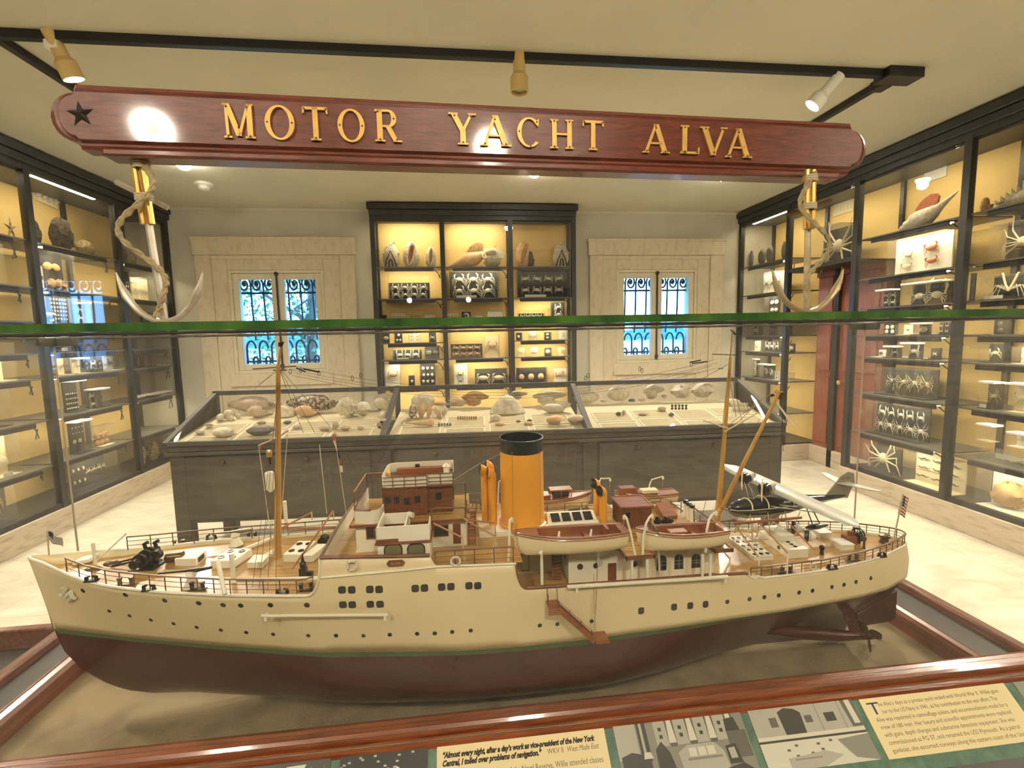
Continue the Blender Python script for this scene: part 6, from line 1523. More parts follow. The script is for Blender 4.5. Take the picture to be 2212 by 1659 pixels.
# ---- bow: flagstaff, figure on the bow, hawse, fairleads
def staff(px, py0, py1, Y, r, m_, name='staff'):
    a, c = at(px[0], py0, Y=Y), at(px[1], py1, Y=Y)
    b = MB(); b.tube([a, c], r, 6); return b.build(name, m_, ship)
s_ = staff((106, 102), 1199, 1147, YC, 0.0014, 'twine', 'jackstaff')
def flag(parent, p0, w, h, cols, drop=0.3, dy=0.0, star=True, name='flag', hoist=(0, 0, -1)):
    nx, ny = 12, 13
    b = MB(); H = Vector(hoist)
    def q(i, j):
        u, v = i/nx, j/ny
        return Vector(p0)+Vector((w*u*0.8, dy*u+0.10*w*sin(u*7+v*2), -drop*w*u))+H*(h*v)
    for i in range(nx):
        for j in range(ny):
            b.cur = 2 if (i < 5 and j < 7) else (0 if j % 2 == 0 else 1)
            b.poly([q(i, j), q(i+1, j), q(i+1, j+1), q(i, j+1)])
            if b.cur == 2 and i % 2 == 1 and j % 2 == 1:
                c_ = (q(i, j)+q(i+1, j+1))/2+Vector((0, -0.0006, 0)); b.cur = 1; s = h*0.03
                b.poly([c_+Vector((-s, 0, 0)), c_+Vector((0, 0, -s)), c_+Vector((s, 0, 0)), c_+Vector((0, 0, s))])
    return lab(b.build(name, cols, parent, smooth=1.0), 'small striped flag with dark starred corner')
flag(s_, at(102, 1147, Y=YC), 0.027, 0.018, ['flag_white', 'flag_blue', 'flag_blue'], 0.55)
x, y, z = hull_at(150, 1282); n_ = hn(x, z)
b = MB(); c = Vector((x, y, z)); u = Vector((0, 0, 1)).cross(n_).normalized(); v = n_.cross(u)
r = random.Random(1)
for a0, a1, w0, w1 in (((-0.020, -0.004), (-0.008, 0.000), 0.003, 0.004), ((-0.008, 0.0), (0.004, 0.014), 0.004, 0.003), ((-0.004, -0.004), (0.012, 0.008), 0.004, 0.0035), ((0.012, 0.008), (0.017, -0.006), 0.0035, 0.003), ((0.0, -0.012), (0.014, 0.0), 0.0035, 0.003), ((-0.002, -0.016), (0.004, -0.008), 0.002, 0.003), ((-0.006, 0.012), (0.006, 0.018), 0.003, 0.001)):
    b.tube([c+u*a0[0]+v*a0[1]+n_*0.003, c+u*(a0[0]+a1[0])/2+v*(a0[1]+a1[1])/2+n_*0.005, c+u*a1[0]+v*a1[1]+n_*0.003], [w0, (w0+w1)/2, w1], 7)
lab(b.build('bow_emblem', 'ship_paint', ship), 'raised white emblem on the bow')
def dpt(px, py, z): return at(px, py, Z=z)
zf = lambda x: zsheer(x)
def fairlead(px, py, z, L=0.020):
    c = dpt(px, py, z); b = MB()
    b.box(c.x-L/2, c.x+L/2, c.y-0.004, c.y+0.004, z, z+0.003)
    for s in (-1, 1):
        b.tube([(c.x+s*L*0.38, c.y, z+0.002), (c.x+s*L*0.40, c.y, z+0.008), (c.x+s*L*0.12, c.y, z+0.0095)], [0.0032, 0.003, 0.0015], 6)
    b.build('fairlead', 'gunmetal', ship)
def bitts(px, py, z, L=0.020, m_='gunmetal'):
    c = dpt(px, py, z); b = MB(); b.box(c.x-L*0.7, c.x+L*0.7, c.y-0.004, c.y+0.004, z, z+0.002)
    for s in (-1, 1): b.lathe([(0.0032, 0), (0.0032, 0.009), (0.0042, 0.010), (0.0042, 0.0125), (0.001, 0.013)], (c.x+s*L*0.42, c.y, z+0.001), n=9)
    b.build('bitts', m_, ship)
fairlead(198, 1256, 1.196); fairlead(322, 1276, 1.187); fairlead(610, 1284, 1.176); fairlead(457, 1165, 1.181)
bitts(272, 1263, 1.187, 0.022, 'bronze'); bitts(427, 1274, 1.18); bitts(662, 1277, 1.172); bitts(387, 1180, 1.182, 0.020, 'bronze'); bitts(545, 1163, 1.178, 0.016)
# windlass with chains and chain stoppers
c = dpt(322, 1222, 1.187); b = MB(); z0 = 1.185
b.box(c.x-0.024, c.x+0.020, c.y-0.020, c.y+0.024, z0, z0+0.004); b.box(c.x-0.012, c.x+0.012, c.y-0.007, c.y-0.005, z0, z0+0.02); b.box(c.x-0.012, c.x+0.012, c.y+0.004, c.y+0.006, z0, z0+0.02)
for dy, r0, w in ((-0.030, 0.008, 0.009), (-0.017, 0.0125, 0.005), (-0.001, 0.0135, 0.005), (0.013, 0.0125, 0.005), (0.025, 0.008, 0.009)):
    b.lathe([(r0*0.7, -w/2), (r0, -w/2), (r0*0.75, 0), (r0, w/2), (r0*0.7, w/2)], (c.x-0.004, c.y+dy, z0+0.020), (0, 1, 0), 14)
b.tube([(c.x-0.004, c.y-0.034, z0+0.020), (c.x-0.004, c.y+0.034, z0+0.020)], 0.006, 8)
b.lathe([(0.009, -0.005), (0.009, 0.005)], (c.x+0.018, c.y-0.004, z0+0.024), (0, 1, 0), 12); b.tube([(c.x+0.016, c.y-0.018, z0+0.026), (c.x+0.006, c.y-0.018, z0+0.012)], 0.003, 6)
for dx, dy in ((-0.012, 0.016), (0.004, 0.020)): b.tube([(c.x+dx, c.y+dy, z0+0.026), (c.x+dx-0.003, c.y+dy, z0+0.038), (c.x+dx+0.004, c.y+dy, z0+0.041)], 0.0035, 6)
b.build('windlass', 'gunmetal', ship)
MB().lathe([(0.003, -0.016), (0.0095, -0.014), (0.0095, 0.014), (0.003, 0.016)], (c.x+0.040, c.y+0.010, z0+0.011), (1, 0.1, 0), 12).build('motor_drum', 'bronze', ship)
for dy in (-0.006, 0.010):
    b = MB()
    for i in range(20):
        t = i/19.0; p = Vector((lerp(c.x-0.016, c.x-0.062, t), c.y+dy+0.004*t, z0+0.016-0.010*t))
        b.tube([p+Vector((0.0026*cos(a), (0.0015*sin(a) if i % 2 else 0), (0 if i % 2 else 0.0015*sin(a)))) for a in [2*pi*k/8 for k in range(8)]], 0.0006, 4, closed=True)
    b.build('anchor_chain', 'gunmetal', ship)
for dx, dy in ((-0.072, 0.012), (-0.090, -0.008)):
    b = MB(); b.rings([[(c.x+dx+q*0.014*cos(2*pi*k/12), c.y+dy+q*0.008*sin(2*pi*k/12), z0+0.001+zz) for k in range(12)] for q, zz in ((1.3, 0), (1.2, 0.003), (0.8, 0.008), (0.3, 0.010))]); b.build('chain_stopper', 'bronze', ship)
# breakwater locker, white posts, hatches
def wbox(px0, py0, px1, py1, z, dy, h, m_='ship_paint', name='deck_box', dx=0.0, bev=0.001):
    a, c2 = dpt(px0, py0, z), dpt(px1, py1, z); b = MB()
    b.hexa([a, c2, c2+Vector((dx, dy, 0)), a+Vector((dx, dy, 0))], [p+Vector((0, 0, h)) for p in (a, c2, c2+Vector((dx, dy, 0)), a+Vector((dx, dy, 0)))])
    return b.build(name, m_, ship, bevel=bev), a, c2
wbox(156, 1222, 192, 1216, 1.196, 0.035, 0.007, name='hawse_cover')
b = MB(); p = dpt(206, 1219, 1.192); b.tube([p, p+Vector((0, 0, 0.042))], 0.0028, 8); p2 = p+Vector((0.045, 0.02, 0.048)); b.tube([p+Vector((0, 0, 0.004)), p2], 0.0016, 6); b.build('white_post', 'ship_paint', ship)
o, a, c2 = wbox(378, 1224, 425, 1223, 1.183, 0.035, 0.015, name='companion_hatch')
b = MB(); b.box(c2.x+0.0, c2.x+0.001, c2.y+0.006, c2.y+0.026, 1.187, 1.196); b.build('hatch_door', 'dark_glass', o)
def skylight(px0, py0, px1, py1, z, dy, h, nx, ny, dx=0.0, r=0.0052, name='skylight'):
    o, a, c2 = wbox(px0, py0, px1, py1, z, dy, h, name=name, dx=dx)
    for i in range(nx):
        for j in range(ny):
            p = a.lerp(c2, (i+0.5)/nx)+Vector((dx, dy, 0))*((j+0.5)/ny)
            MB().lathe([(r*1.15, 0), (r*1.1, 0.0012), (r, 0.0012), (r*0.95, 0.0004)], (p.x, p.y, z+h), n=12).build('skylight_port', 'porthole', o, smooth=0.5)
    return o
skylight(455, 1228, 506, 1228, 1.180, 0.050, 0.015, 2, 2, 0.012)
skylight(612, 1215, 653, 1215, 1.176, 0.060, 0.016, 2, 2, 0.010)
wbox(654, 1215, 676, 1215, 1.176, 0.050, 0.014, name='hatch_box', dx=0.014)
wbox(534, 1228, 568, 1228, 1.178, 0.032, 0.012, name='hatch_box')
wbox(505, 1200, 590, 1166, 1.180, 0.010, 0.006, name='boat_boom_plank')
# guns
def gun(px, py, z, s=1.0, far=False):
    c = dpt(px, py, z); b = MB()
    b.lathe([(0.014*s, 0), (0.012*s, 0.004), (0.009*s, 0.009), (0.006*s, 0.016), (0.009*s, 0.020), (0.006*s, 0.027*s)], c, n=10)
    for a in range(3): b.tube([c+Vector((0.011*cos(2.1*a)*s, 0.011*sin(2.1*a)*s, 0.003)), c+Vector((0, 0, 0.018))], 0.0022, 5)
    o = b.build('deck_gun', 'ship_paint', ship)
    b = MB(); p = c+Vector((0, 0, 0.027*s)); b.tube([p+Vector((-0.052*s, 0, 0.0)), p+Vector((-0.01*s, 0, 0.001)), p+Vector((0.012*s, 0, 0.002)), p+Vector((0.034*s, 0, 0.004))], [0.0016, 0.0022, 0.0042, 0.0026], 7); b.build('barrel', 'gunmetal' if not far else 'bronze', o)
gun(415, 1266, 1.182); gun(510, 1177, 1.182, 1.0, True)
# white pipes, boat booms along the rail
def pole(pa, pb, r, m_, name): b = MB(); b.tube([pa, pb], r, 8); return b.build(name, m_, ship)
p = dpt(505, 1257, 1.179); pole(p, p+Vector((0, 0, 0.052)), 0.0042, 'ship_paint', 'white_post')
pole(at(470, 1211, Y=0.81), at(486, 1284, Y=0.78), 0.0034, 'ship_paint', 'boom_strut')
pole(at(512, 1254, Y=0.80), at(688, 1249, Y=0.78), 0.0034, 'ship_paint', 'stowed_boom')
p = dpt(620, 1158, 1.176); pole(p, p+Vector((0.0, 0, 0.078)), 0.0042, 'ship_paint', 'white_post')
pole(at(565, 1330, Y=0.775), at(838, 1328, Y=0.764), 0.0026, 'ship_paint', 'side_boom')
pole(at(1225, 1268, Y=0.761), at(1572, 1246, Y=0.775), 0.0034, 'ship_paint', 'side_boom')
for q in ((1245, 1270, 0.763), (1565, 1250, 0.777), (832, 1331, 0.766), (575, 1332, 0.777)):
    p = at(q[0], q[1], Y=q[2]); MB().box(p.x-0.002, p.x+0.002, p.y-0.004, p.y+0.006, p.z-0.006, p.z+0.004).build('boom_bracket', 'ship_paint', ship)
pole(at(608, 1142, Y=1.03), at(735, 1139, Y=1.03), 0.003, 'spar', 'stowed_boom')
for (x0, y0), (x1, y1) in (((609, 1140), (672, 1108)), ((632, 1228), (720, 1104))): pole(at(x0, y0, Y=0.97 if y0 < 1200 else 0.83), at(x1, y1, Y=0.95), 0.0019, 'spar', 'derrick_boom')
for px, py, ln in ((673, 1106, 0.016), (720, 1103, 0.018)):
    p = at(px, py, Y=0.95); pole(p, p-Vector((0, 0, ln)), 0.0012, 'twine', 'boom_crutch')
b = MB(); p = dpt(656, 1243, 1.175)
b.box(p.x-0.006, p.x+0.006, p.y-0.006, p.y+0.006, 1.174, 1.19); b.lathe([(0.005, 0), (0.006, 0.008), (0.003, 0.012), (0.001, 0.026)], (p.x, p.y, 1.19), n=9); b.box(p.x, p.x+0.016, p.y-0.004, p.y+0.004, 1.174, 1.181); b.build('winch', 'gunmetal', ship)
b = MB(); p = dpt(700, 1178, 1.177); b.lathe([(0.005, -0.009), (0.010, -0.009), (0.006, -0.006), (0.006, 0.006), (0.010, 0.009), (0.005, 0.009)], (p.x, p.y, 1.188), (0, 1, 0), 12); b.build('rope_reel', 'gunmetal', ship)
b = MB(); r = random.Random(8)
for i in range(5):
    p = dpt(550+i*7, 1214-i*4, 1.180); b.tube([p, p+Vector((0.010, 0.005, 0.006)), p+Vector((0.024, 0.014, 0.003+0.002*i))], [0.0018, 0.003, 0.0015], 6)
lab(b.build('folded_awning', 'flag_white', ship), 'heap of folded white canvas by the foremast')

# ---- bridge deckhouse, wheelhouse and flying bridge
def sb(name, x0, x1, y0, y1, z0, z1, m_='ship_paint', bev=0.0, parent=None): return MB().box(x0, x1, y0, y1, z0, z1).build(name, m_, parent or ship, smooth=0, bevel=bev)
def on_wall(px0, py0, px1, py1, Y): return at(px0, py0, Y=Y), at(px1, py1, Y=Y)
def pane_on(name, px0, py0, px1, py1, Y, m_, parent, frame=None, out=0.0012, fw=0.002):
    a, c = on_wall(px0, py0, px1, py1, Y)
    o = sb(name, a.x, c.x, Y-out, Y+0.001, c.z, a.z, m_, parent=parent)
    if frame:
        b = MB(); q = out+0.0008
        b.box(a.x-fw, c.x+fw, Y-q, Y, a.z, a.z+fw); b.box(a.x-fw, c.x+fw, Y-q, Y, c.z-fw, c.z); b.box(a.x-fw, a.x, Y-q, Y, c.z, a.z); b.box(c.x, c.x+fw, Y-q, Y, c.z, a.z)
        b.build('window_frame', frame, o, smooth=0)
    return o
dh = sb('bridge_deckhouse', -0.195, 0.004, 0.847, 0.973, 1.213, 1.264, bev=0.0015)
sb('skirting', -0.196, 0.005, 0.8462, 0.9738, 1.213, 1.217, parent=dh)
pane_on('window', 793, 1142, 809, 1161, 0.847, 'dark_glass', dh, 'varnish')
pane_on('window', 938, 1137, 967, 1155, 0.847, 'dark_glass', dh, 'varnish')
pane_on('door', 978, 1132, 996, 1173, 0.847, 'varnish', dh)
b = MB(); b.box(-0.202, 0.012, 0.840, 0.980, 1.264, 1.2675); b.build('bridge_floor', 'deck', ship, smooth=0)
b = MB(); b.box(-0.203, 0.013, 0.8385, 0.8405, 1.263, 1.2678); b.box(-0.2035, -0.2015, 0.84, 0.98, 1.263, 1.2678); b.build('floor_edge', 'varnish', ship, smooth=0)
# curved white bulwark at the front of the bridge
pts = [(-0.196, 0.972)] + [(-0.196, 0.86)] + [(-0.196+0.006*(1-cos(a)), 0.846-0.006*sin(a)+0.006) for a in (0.4, 0.8, 1.2, 1.57)] + [(-0.165, 0.8405)] + [(-0.165+0.016*sin(a), 0.8405+0.016*(1-cos(a))) for a in (0.4, 0.8, 1.2, 1.57)] + [(-0.149, 0.872)]
b = MB(); b.rings([[(x, y, 1.2675), (x, y, 1.293), (x+0.0025, y+0.0012, 1.293), (x+0.0025, y+0.0012, 1.2675)] for x, y in pts]); b.build('bridge_bulwark', 'ship_paint', ship, smooth=0.8)
b = MB(); b.tube([(x, y, 1.294) for x, y in pts[:7]], 0.002, 6); b.build('cap_rail', 'varnish', ship)
railing([(-0.196, 0.855, 1.294), (-0.196, 0.972, 1.294)], 0.030, 5, m_='spar', r=0.0016)
railing([(-0.196, 0.972, 1.294), (-0.15, 0.972, 1.294)], 0.030, 3, m_='spar', r=0.0016)
# wing cab on the near side with two large shaded windows, dodger above
cab = sb('bridge_wing_cab', -0.1445, -0.058, 0.7755, 0.847, 1.213, 1.257, bev=0.0015)
def roundwin(px0, py0, px1, py1, Y, parent):
    a, c = on_wall(px0, py0, px1, py1, Y); r = 0.008; w = MB(); pts = []
    for cx, cz, s in ((c.x-r, a.z-r, 0), (a.x+r, a.z-r, 1)):
        for i in range(7): t = (s*pi/2)+pi/2*i/6; pts.append((cx+r*cos(t), cz+r*sin(t)))
    pts += [(a.x, c.z), (c.x, c.z)]
    w.prism([(x, Y+0.001, z) for x, z in pts], (0, -0.002, 0)); o = w.build('window', 'shade_window', parent, smooth=0)
    f = MB(); f.tube([(x, Y-0.0012, z) for x, z in pts], 0.0011, 5, closed=True); f.build('window_frame', 'porthole', o)
roundwin(830, 1177, 869, 1202, 0.7755, cab); roundwin(880, 1176, 918, 1201, 0.7755, cab)
sb('brown_ledge', -0.148, -0.055, 0.772, 0.85, 1.257, 1.2605, 'varnish', 0.0008)
dd = sb('dodger', -0.1445, -0.058, 0.7755, 0.778, 1.2605, 1.287)
MB().box(-0.1445, -0.142, 0.778, 0.847, 1.2605, 1.287).build('dodger_end', 'ship_paint', dd, smooth=0)
MB().box(-0.0605, -0.058, 0.778, 0.82, 1.2605, 1.284).build('dodger_end', 'ship_paint', dd, smooth=0)
MB().box(-0.142, -0.098, 0.836, 0.8385, 1.2675, 1.287).box(-0.1, -0.0975, 0.778, 0.8385, 1.2675, 1.2865).build('dodger_wall', 'ship_paint', dd, smooth=0)
MB().box(-0.146, -0.11, 0.7738, 0.7757, 1.2605, 1.266).build('nameboard_strip', 'varnish', dd, smooth=0)
p = at(884, 1112, Y=0.83); b = MB(); b.tube([(p.x, p.y, 1.268), (p.x, p.y, p.z-0.004)], 0.0014, 6); b.ell(p, (0.006, 0.005, 0.006), 10, 7); b.lathe([(0.004, 0), (0.0055, 0.008)], p, (1, -0.4, 0), 10); b.build('searchlight', 'ship_paint', ship)
# wheelhouse of brown boarding
wh = sb('wheelhouse', -0.149, -0.067, 0.872, 0.955, 1.2675, 1.321, 'varnish')
sb('side_room', -0.067, -0.020, 0.880, 0.950, 1.2675, 1.3225, 'varnish', parent=wh)
b = MB(); 
for i in range(17):
    x = -0.147+0.0076*i; y = 0.872 if x < -0.067 else 0.880
    b.box(x-0.0004, x+0.0004, y-0.0008, y, 1.270, 1.319)
    b.box(x-0.0038, x+0.0038, y-0.0006, y, 1.2925, 1.2935)
b.build('boarding', 'rail_brown', wh, smooth=0)
for q in ((831, 1073, 845, 1087), (850, 1073, 863, 1087), (873, 1075, 885, 1089), (896, 1071, 908, 1085)): pane_on('window', *q, 0.872, 'dark_glass', wh, 'varnish', 0.001, 0.0018)
pane_on('window', 941, 1064, 954, 1079, 0.880, 'dark_glass', wh, 'varnish', 0.001, 0.0018)
sb('sill', -0.151, -0.066, 0.8695, 0.957, 1.2665, 1.2705, 'varnish', parent=wh); sb('sill', -0.067, -0.018, 0.8775, 0.952, 1.2725, 1.2765, 'varnish', parent=wh)
fb = sb('flying_bridge', -0.150, -0.018, 0.869, 0.972, 1.3215, 1.3240, 'varnish')
b = MB(); pts = [(-0.150+0.014*(1-cos(a)), 0.869+0.014*(1-sin(a))) for a in (1.57, 1.1, 0.6, 0.0)]
loop = [(-0.018, 0.878)] + [(-0.064, 0.878), (-0.066, 0.869)] + [(-0.136, 0.869), (-0.146, 0.873), (-0.150, 0.883), (-0.150, 0.955), (-0.146, 0.967), (-0.136, 0.972), (-0.018, 0.972), (-0.018, 0.95)]
b.rings([[(x, y, 1.324), (x, y, 1.344), (x+0.0012*(1 if x < -0.1 else -1), y+0.0012*(1 if y < 0.92 else -1), 1.344), (x+0.0012*(1 if x < -0.1 else -1), y+0.0012*(1 if y < 0.92 else -1), 1.324)] for x, y in loop]); b.build('canvas_dodger', 'flag_white', fb, smooth=0.5)
railing([(-0.018, 0.8755, 1.322), (-0.065, 0.8755, 1.322)], 0.0225, 3, r=0.0009, post_r=0.0009)
railing([(-0.066, 0.8665, 1.322), (-0.149, 0.8665, 1.322)], 0.0225, 5, r=0.0009, post_r=0.0009)
MB().box(-0.132, -0.03, 0.955, 0.968, 1.324, 1.334).build('bench', 'boat_brown', fb, smooth=0)
p = at(839, 1034, Y=0.885); b = MB(); b.box(p.x-0.005, p.x+0.005, 0.88, 0.89, 1.324, 1.338); b.build('binnacle_stand', 'varnish', fb, smooth=0)
MB().lathe([(0.004, 0), (0.0055, 0.004), (0.005, 0.009), (0.0025, 0.014), (0.001, 0.016)], (p.x, 0.885, 1.338), n=12).build('binnacle', 'brass', fb)
a, c = on_wall(897, 1003, 907, 1016, 0.968); MB().box(a.x, c.x, 0.9655, 0.9735, c.z, a.z).build('repeater', 'dark_glass', fb, smooth=0)
p = at(964, 1016, Y=0.90); b = MB(); b.lathe([(0.0055, 0), (0.0055, 0.012), (0.0075, 0.0125), (0.0008, 0.019)], (p.x, 0.90, p.z-0.004), n=10)
for dx in (-0.004, 0.004): b.tube([(p.x+dx, 0.90, 1.324), (p.x+dx*0.6, 0.90, p.z-0.004)], 0.001, 5)
b.build('lantern', 'ship_paint', fb)
# bridge deck rails, awning struts, ladder
def strut(a, c, r=0.0016, m_='spar', name='awning_strut'): b = MB(); b.tube([a, c], r, 6); return b.build(name, m_, ship)
strut(at(936, 1130, Y=0.80), at(1000, 1162, Y=0.79)); strut(at(1003, 1122, Y=0.83), at(1069, 1158, Y=0.785)); strut(at(1003, 1122, Y=0.83), at(1070, 1130, Y=0.86))
strut(at(1000, 1162, Y=0.79), (at(1000, 1162, Y=0.79).x, 0.785, 1.213), 0.001, 'twine'); strut(at(1069, 1158, Y=0.785), (at(1069, 1158, Y=0.785).x, 0.78, 1.213), 0.001, 'twine')
strut(at(1069, 1130, Y=0.86), at(1071, 1158, Y=0.785), 0.001, 'spar')
b = MB(); 
for q in [((931, 1136), (932, 1098)), ((937, 1098), (1005, 1096)), ((1005, 1096), (1006, 1125)), ((883, 1125), (884, 1137)), ((884, 1137), (930, 1134))]: b.tube([at(*q[0], Y=0.845), at(*q[1], Y=0.845)], 0.0015, 6)
for q in [((978, 1028), (980, 1078)), ((981, 1045), (1005, 1044)), ((1005, 1044), (1006, 1100)), ((979, 1068), (1006, 1067))]: b.tube([at(*q[0], Y=0.905), at(*q[1], Y=0.905)], 0.0013, 6)
b.build('bridge_rails', 'rail_brown', ship)
def ladder(px0, px1, pyt, pyb, Y0, Y1, n, name='ladder', m_='boat_brown'):
    b = MB(); A, B2 = at(px0, pyt, Y=Y1), at(px1, pyt, Y=Y1); C, D2 = at(px0, pyb, Y=Y0), at(px1, pyb, Y=Y0)
    for p, q in ((A, C), (B2, D2)): b.tube([p, q], 0.0016, 4)
    for i in range(n):
        t = (i+0.5)/n; p, q = A.lerp(C, t), B2.lerp(D2, t); b.box(p.x, q.x, p.y-0.005, p.y+0.003, p.z-0.0008, p.z+0.0008)
    return b.build(name, m_, ship, smooth=0)
ladder(1012, 1027, 1100, 1177, 0.83, 0.875, 11)
sb('ladder_landing', 0.004, 0.035, 0.872, 0.905, 1.263, 1.266, 'deck')
railing([(0.006, 0.872, 1.266), (0.034, 0.872, 1.266), (0.034, 0.905, 1.266)], 0.024, 4, r=0.001)
# ---- casing, ventilators, funnel, skylight
cs = sb('funnel_casing', 0.028, 0.165, 0.872, 0.948, 1.213, 1.226, bev=0.002)
def vent(px, pyb, pyt, Y, r, name='ventilator', face=(-1, 0, 0)):
    p = at(px, pyb, Y=Y); zt = at(px, pyt, Y=Y).z; x = p.x; z0 = 1.213
    H = zt-r*1.6; b = MB()
    pts = [(x, Y, z0), (x, Y, H-r*1.2), (x, Y, H-r*0.2)]; rr = [r, r, r]
    for i in range(1, 6):
        a = pi/2*i/5; pts.append((x+face[0]*r*1.1*(1-cos(a)), Y+face[1]*r*1.1*(1-cos(a)), H-r*0.2+r*1.1*sin(a))); rr.append(r*(1+0.45*i/5))
    b.tube(pts, rr, 14); b.lathe([(r*1.25, 0), (r*1.0, r*0.5)], (x, Y, z0), n=14)
    o = b.build(name, 'buff', ship)
    q = Vector(pts[-1]); f = Vector(face)
    MB().lathe([(r*1.50, 0), (r*1.50, 0.001), (r*1.3, 0.0012)], q+f*0.0005, f, 14, cap=True).build('cowl_mouth', 'dark_glass', o)
    return o
vent(1050, 1137, 1008, 0.930, 0.0080); vent(1066, 1146, 1016, 0.905, 0.0080); vent(1062, 1133, 999, 0.955, 0.0080)
vent(1290, 1090, 1038, 0.955, 0.0078, face=(-0.94, -0.34, 0)); vent(1303, 1140, 1054, 0.905, 0.0078, face=(-0.94, -0.34, 0))
fc = Vector((0.1175, YC, 0))
b = MB(); b.lathe([(0.047, 1.2255), (0.0475, 1.229), (0.044, 1.231), (0.0435, 1.24), (0.0425, 1.374)], fc, n=40, sy=1.12); fn = b.build('funnel', 'buff', ship, smooth=0.5)
MB().lathe([(0.0427, 1.374), (0.0424, 1.397), (0.0436, 1.3975), (0.0436, 1.4005), (0.0415, 1.4005), (0.0405, 1.36), (0.02, 1.35)], fc, n=40, sy=1.12).build('funnel_top', 'funnel_black', fn, smooth=0.5)
for px, py in ((1106, 979), (1137, 981), (1166, 978)):
    y = 0.868
    p = at(px, py, Y=y); b = MB(); b.ell(p, (0.0014, 0.002, 0.002), 6, 4); b.tube([p, (lerp(p.x, 0.1175, 0.0)-0.001, y-0.002, 1.235)], 0.0003, 3); b.build('funnel_eye', 'rail_brown', fn)
sk = Vector((0, 0, 0)); b = MB()
x0, x1 = 0.163, 0.268
b.hexa([(x0, 0.884, 1.213), (x1, 0.884, 1.213), (x1, 0.946, 1.213), (x0, 0.946, 1.213)], [(x0, 0.884, 1.227), (x1, 0.884, 1.227), (x1, 0.946, 1.227), (x0, 0.946, 1.227)])
b.hexa([(x0+0.002, 0.887, 1.227), (x1-0.002, 0.887, 1.227), (x1-0.002, 0.943, 1.227), (x0+0.002, 0.943, 1.227)], [(x0+0.004, 0.914, 1.2395), (x1-0.004, 0.914, 1.2395), (x1-0.004, 0.917, 1.2395), (x0+0.004, 0.917, 1.2395)])
so = b.build('engine_skylight', 'ship_paint', ship, bevel=0.0012)
for i in range(4):
    u0 = lerp(x0+0.008, x1-0.008, i/4)+0.0025; u1 = lerp(x0+0.008, x1-0.008, (i+1)/4)-0.0025
    f = lambda t: (lerp(0.887, 0.914, t), lerp(1.227, 1.2395, t))
    (ya, za), (yb, zb) = f(0.12), f(0.88)
    MB().prism([(u0, ya-0.0006, za+0.0012), (u1, ya-0.0006, za+0.0012), (u1, yb-0.0006, zb+0.0012), (u0, yb-0.0006, zb+0.0012)], (0, -0.0004, 0.0006)).build('skylight_pane', 'dark_glass', so, smooth=0)
# ---- boat deck and the long deckhouse under it
b = MB(); b.box(0.105, 0.482, 0.817, 1.003, 1.2015, 1.2045); b.box(0.285, 0.336, 0.776, 0.817, 1.2005, 1.2035); b.box(0.452, 0.486, 0.778, 0.817, 1.2005, 1.2035); b.box(0.285, 0.336, 1.003, 1.044, 1.2005, 1.2035); b.box(0.452, 0.486, 1.003, 1.042, 1.2005, 1.2035)
b.build('boat_deck', 'deck', ship, smooth=0)
b = MB(); e = 0.0022
b.box(0.188, 0.285, 0.8148, 0.8172, 1.199, 1.2055); b.box(0.336, 0.452, 0.8148, 0.8172, 1.199, 1.2055)
for xa, xb, ya in ((0.285, 0.336, 0.7745), (0.452, 0.486, 0.7765)):
    b.box(xa-0.001, xb+0.001, ya, ya+0.0025, 1.198, 1.2052); b.box(xa-0.0015, xa+0.001, ya, 0.817, 1.198, 1.2052); b.box(xb-0.001, xb+0.0015, ya, 0.817, 1.198, 1.2052)
b.box(0.4815, 0.484, 0.817, 1.003, 1.199, 1.2055)
b.build('deck_edge', 'varnish', ship, smooth=0)
lh = sb('long_deckhouse', 0.190, 0.478, 0.8205, 0.9995, 1.136, 1.2015)
sb('recess_wall', 0.088, 0.190, 0.872, 0.948, 1.136, 1.2015, parent=lh)
sb('skirting', 0.088, 0.190, 0.8713, 0.8735, 1.136, 1.140, parent=lh)
a, c = on_wall(1126, 1190, 1143, 1232, 0.872); b = MB()
for x in (a.x, c.x): b.box(x-0.0005, x+0.0005, 0.8710, 0.872, c.z, 1.2)
b.box(a.x, c.x, 0.8710, 0.872, c.z-0.0005, c.z+0.0005); b.build('door_outline', 'porthole', lh, smooth=0)
for px, py, r in ((1253, 1224, 0.0046), (1287, 1222, 0.0042), (1371, 1218, 0.0042)):
    p = at(px, py, Y=0.8205); MB().lathe([(r*1.25, -0.001), (r*1.25, 0.001), (r, 0.0015), (r*0.9, 0.0006)], p, (0, -1, 0), 14).build('deckhouse_porthole', 'porthole', lh, smooth=0.5)
MB().lathe([(0.004, 0), (0.004, 0.001)], (0.1895, 0.845, 1.178), (-1, 0, 0), 12).build('deckhouse_porthole', 'porthole', lh, smooth=0.5)
pane_on('door', 1313, 1217, 1331, 1252, 0.8205, 'varnish', lh)
for px0, px1, py in ((1419, 1439, 1200), (1457, 1475, 1198), (1494, 1512, 1197)):
    a, c = on_wall(px0, py, px1, 1240, 0.8205); w = (c.x-a.x)/2; cx = (a.x+c.x)/2
    pts = [(a.x, 0.8212, 1.150), (c.x, 0.8212, 1.150)]+[(cx+w*cos(t), 0.8212, a.z-w+w*sin(t)) for t in [pi*i/10 for i in range(11)]]
    b = MB(); b.prism(pts, (0, -0.0018, 0)); o = b.build('arched_window', 'dark_glass', lh, smooth=0)
    b = MB(); b.box(cx-0.0004, cx+0.0004, 0.8188, 0.8194, 1.150, a.z); b.box(a.x, c.x, 0.8188, 0.8194, a.z-w*1.4, a.z-w*1.4+0.0007); b.box(a.x, c.x, 0.8188, 0.8194, 1.160, 1.1607); b.build('window_bars', 'alu_dark', o, smooth=0)
b = MB()
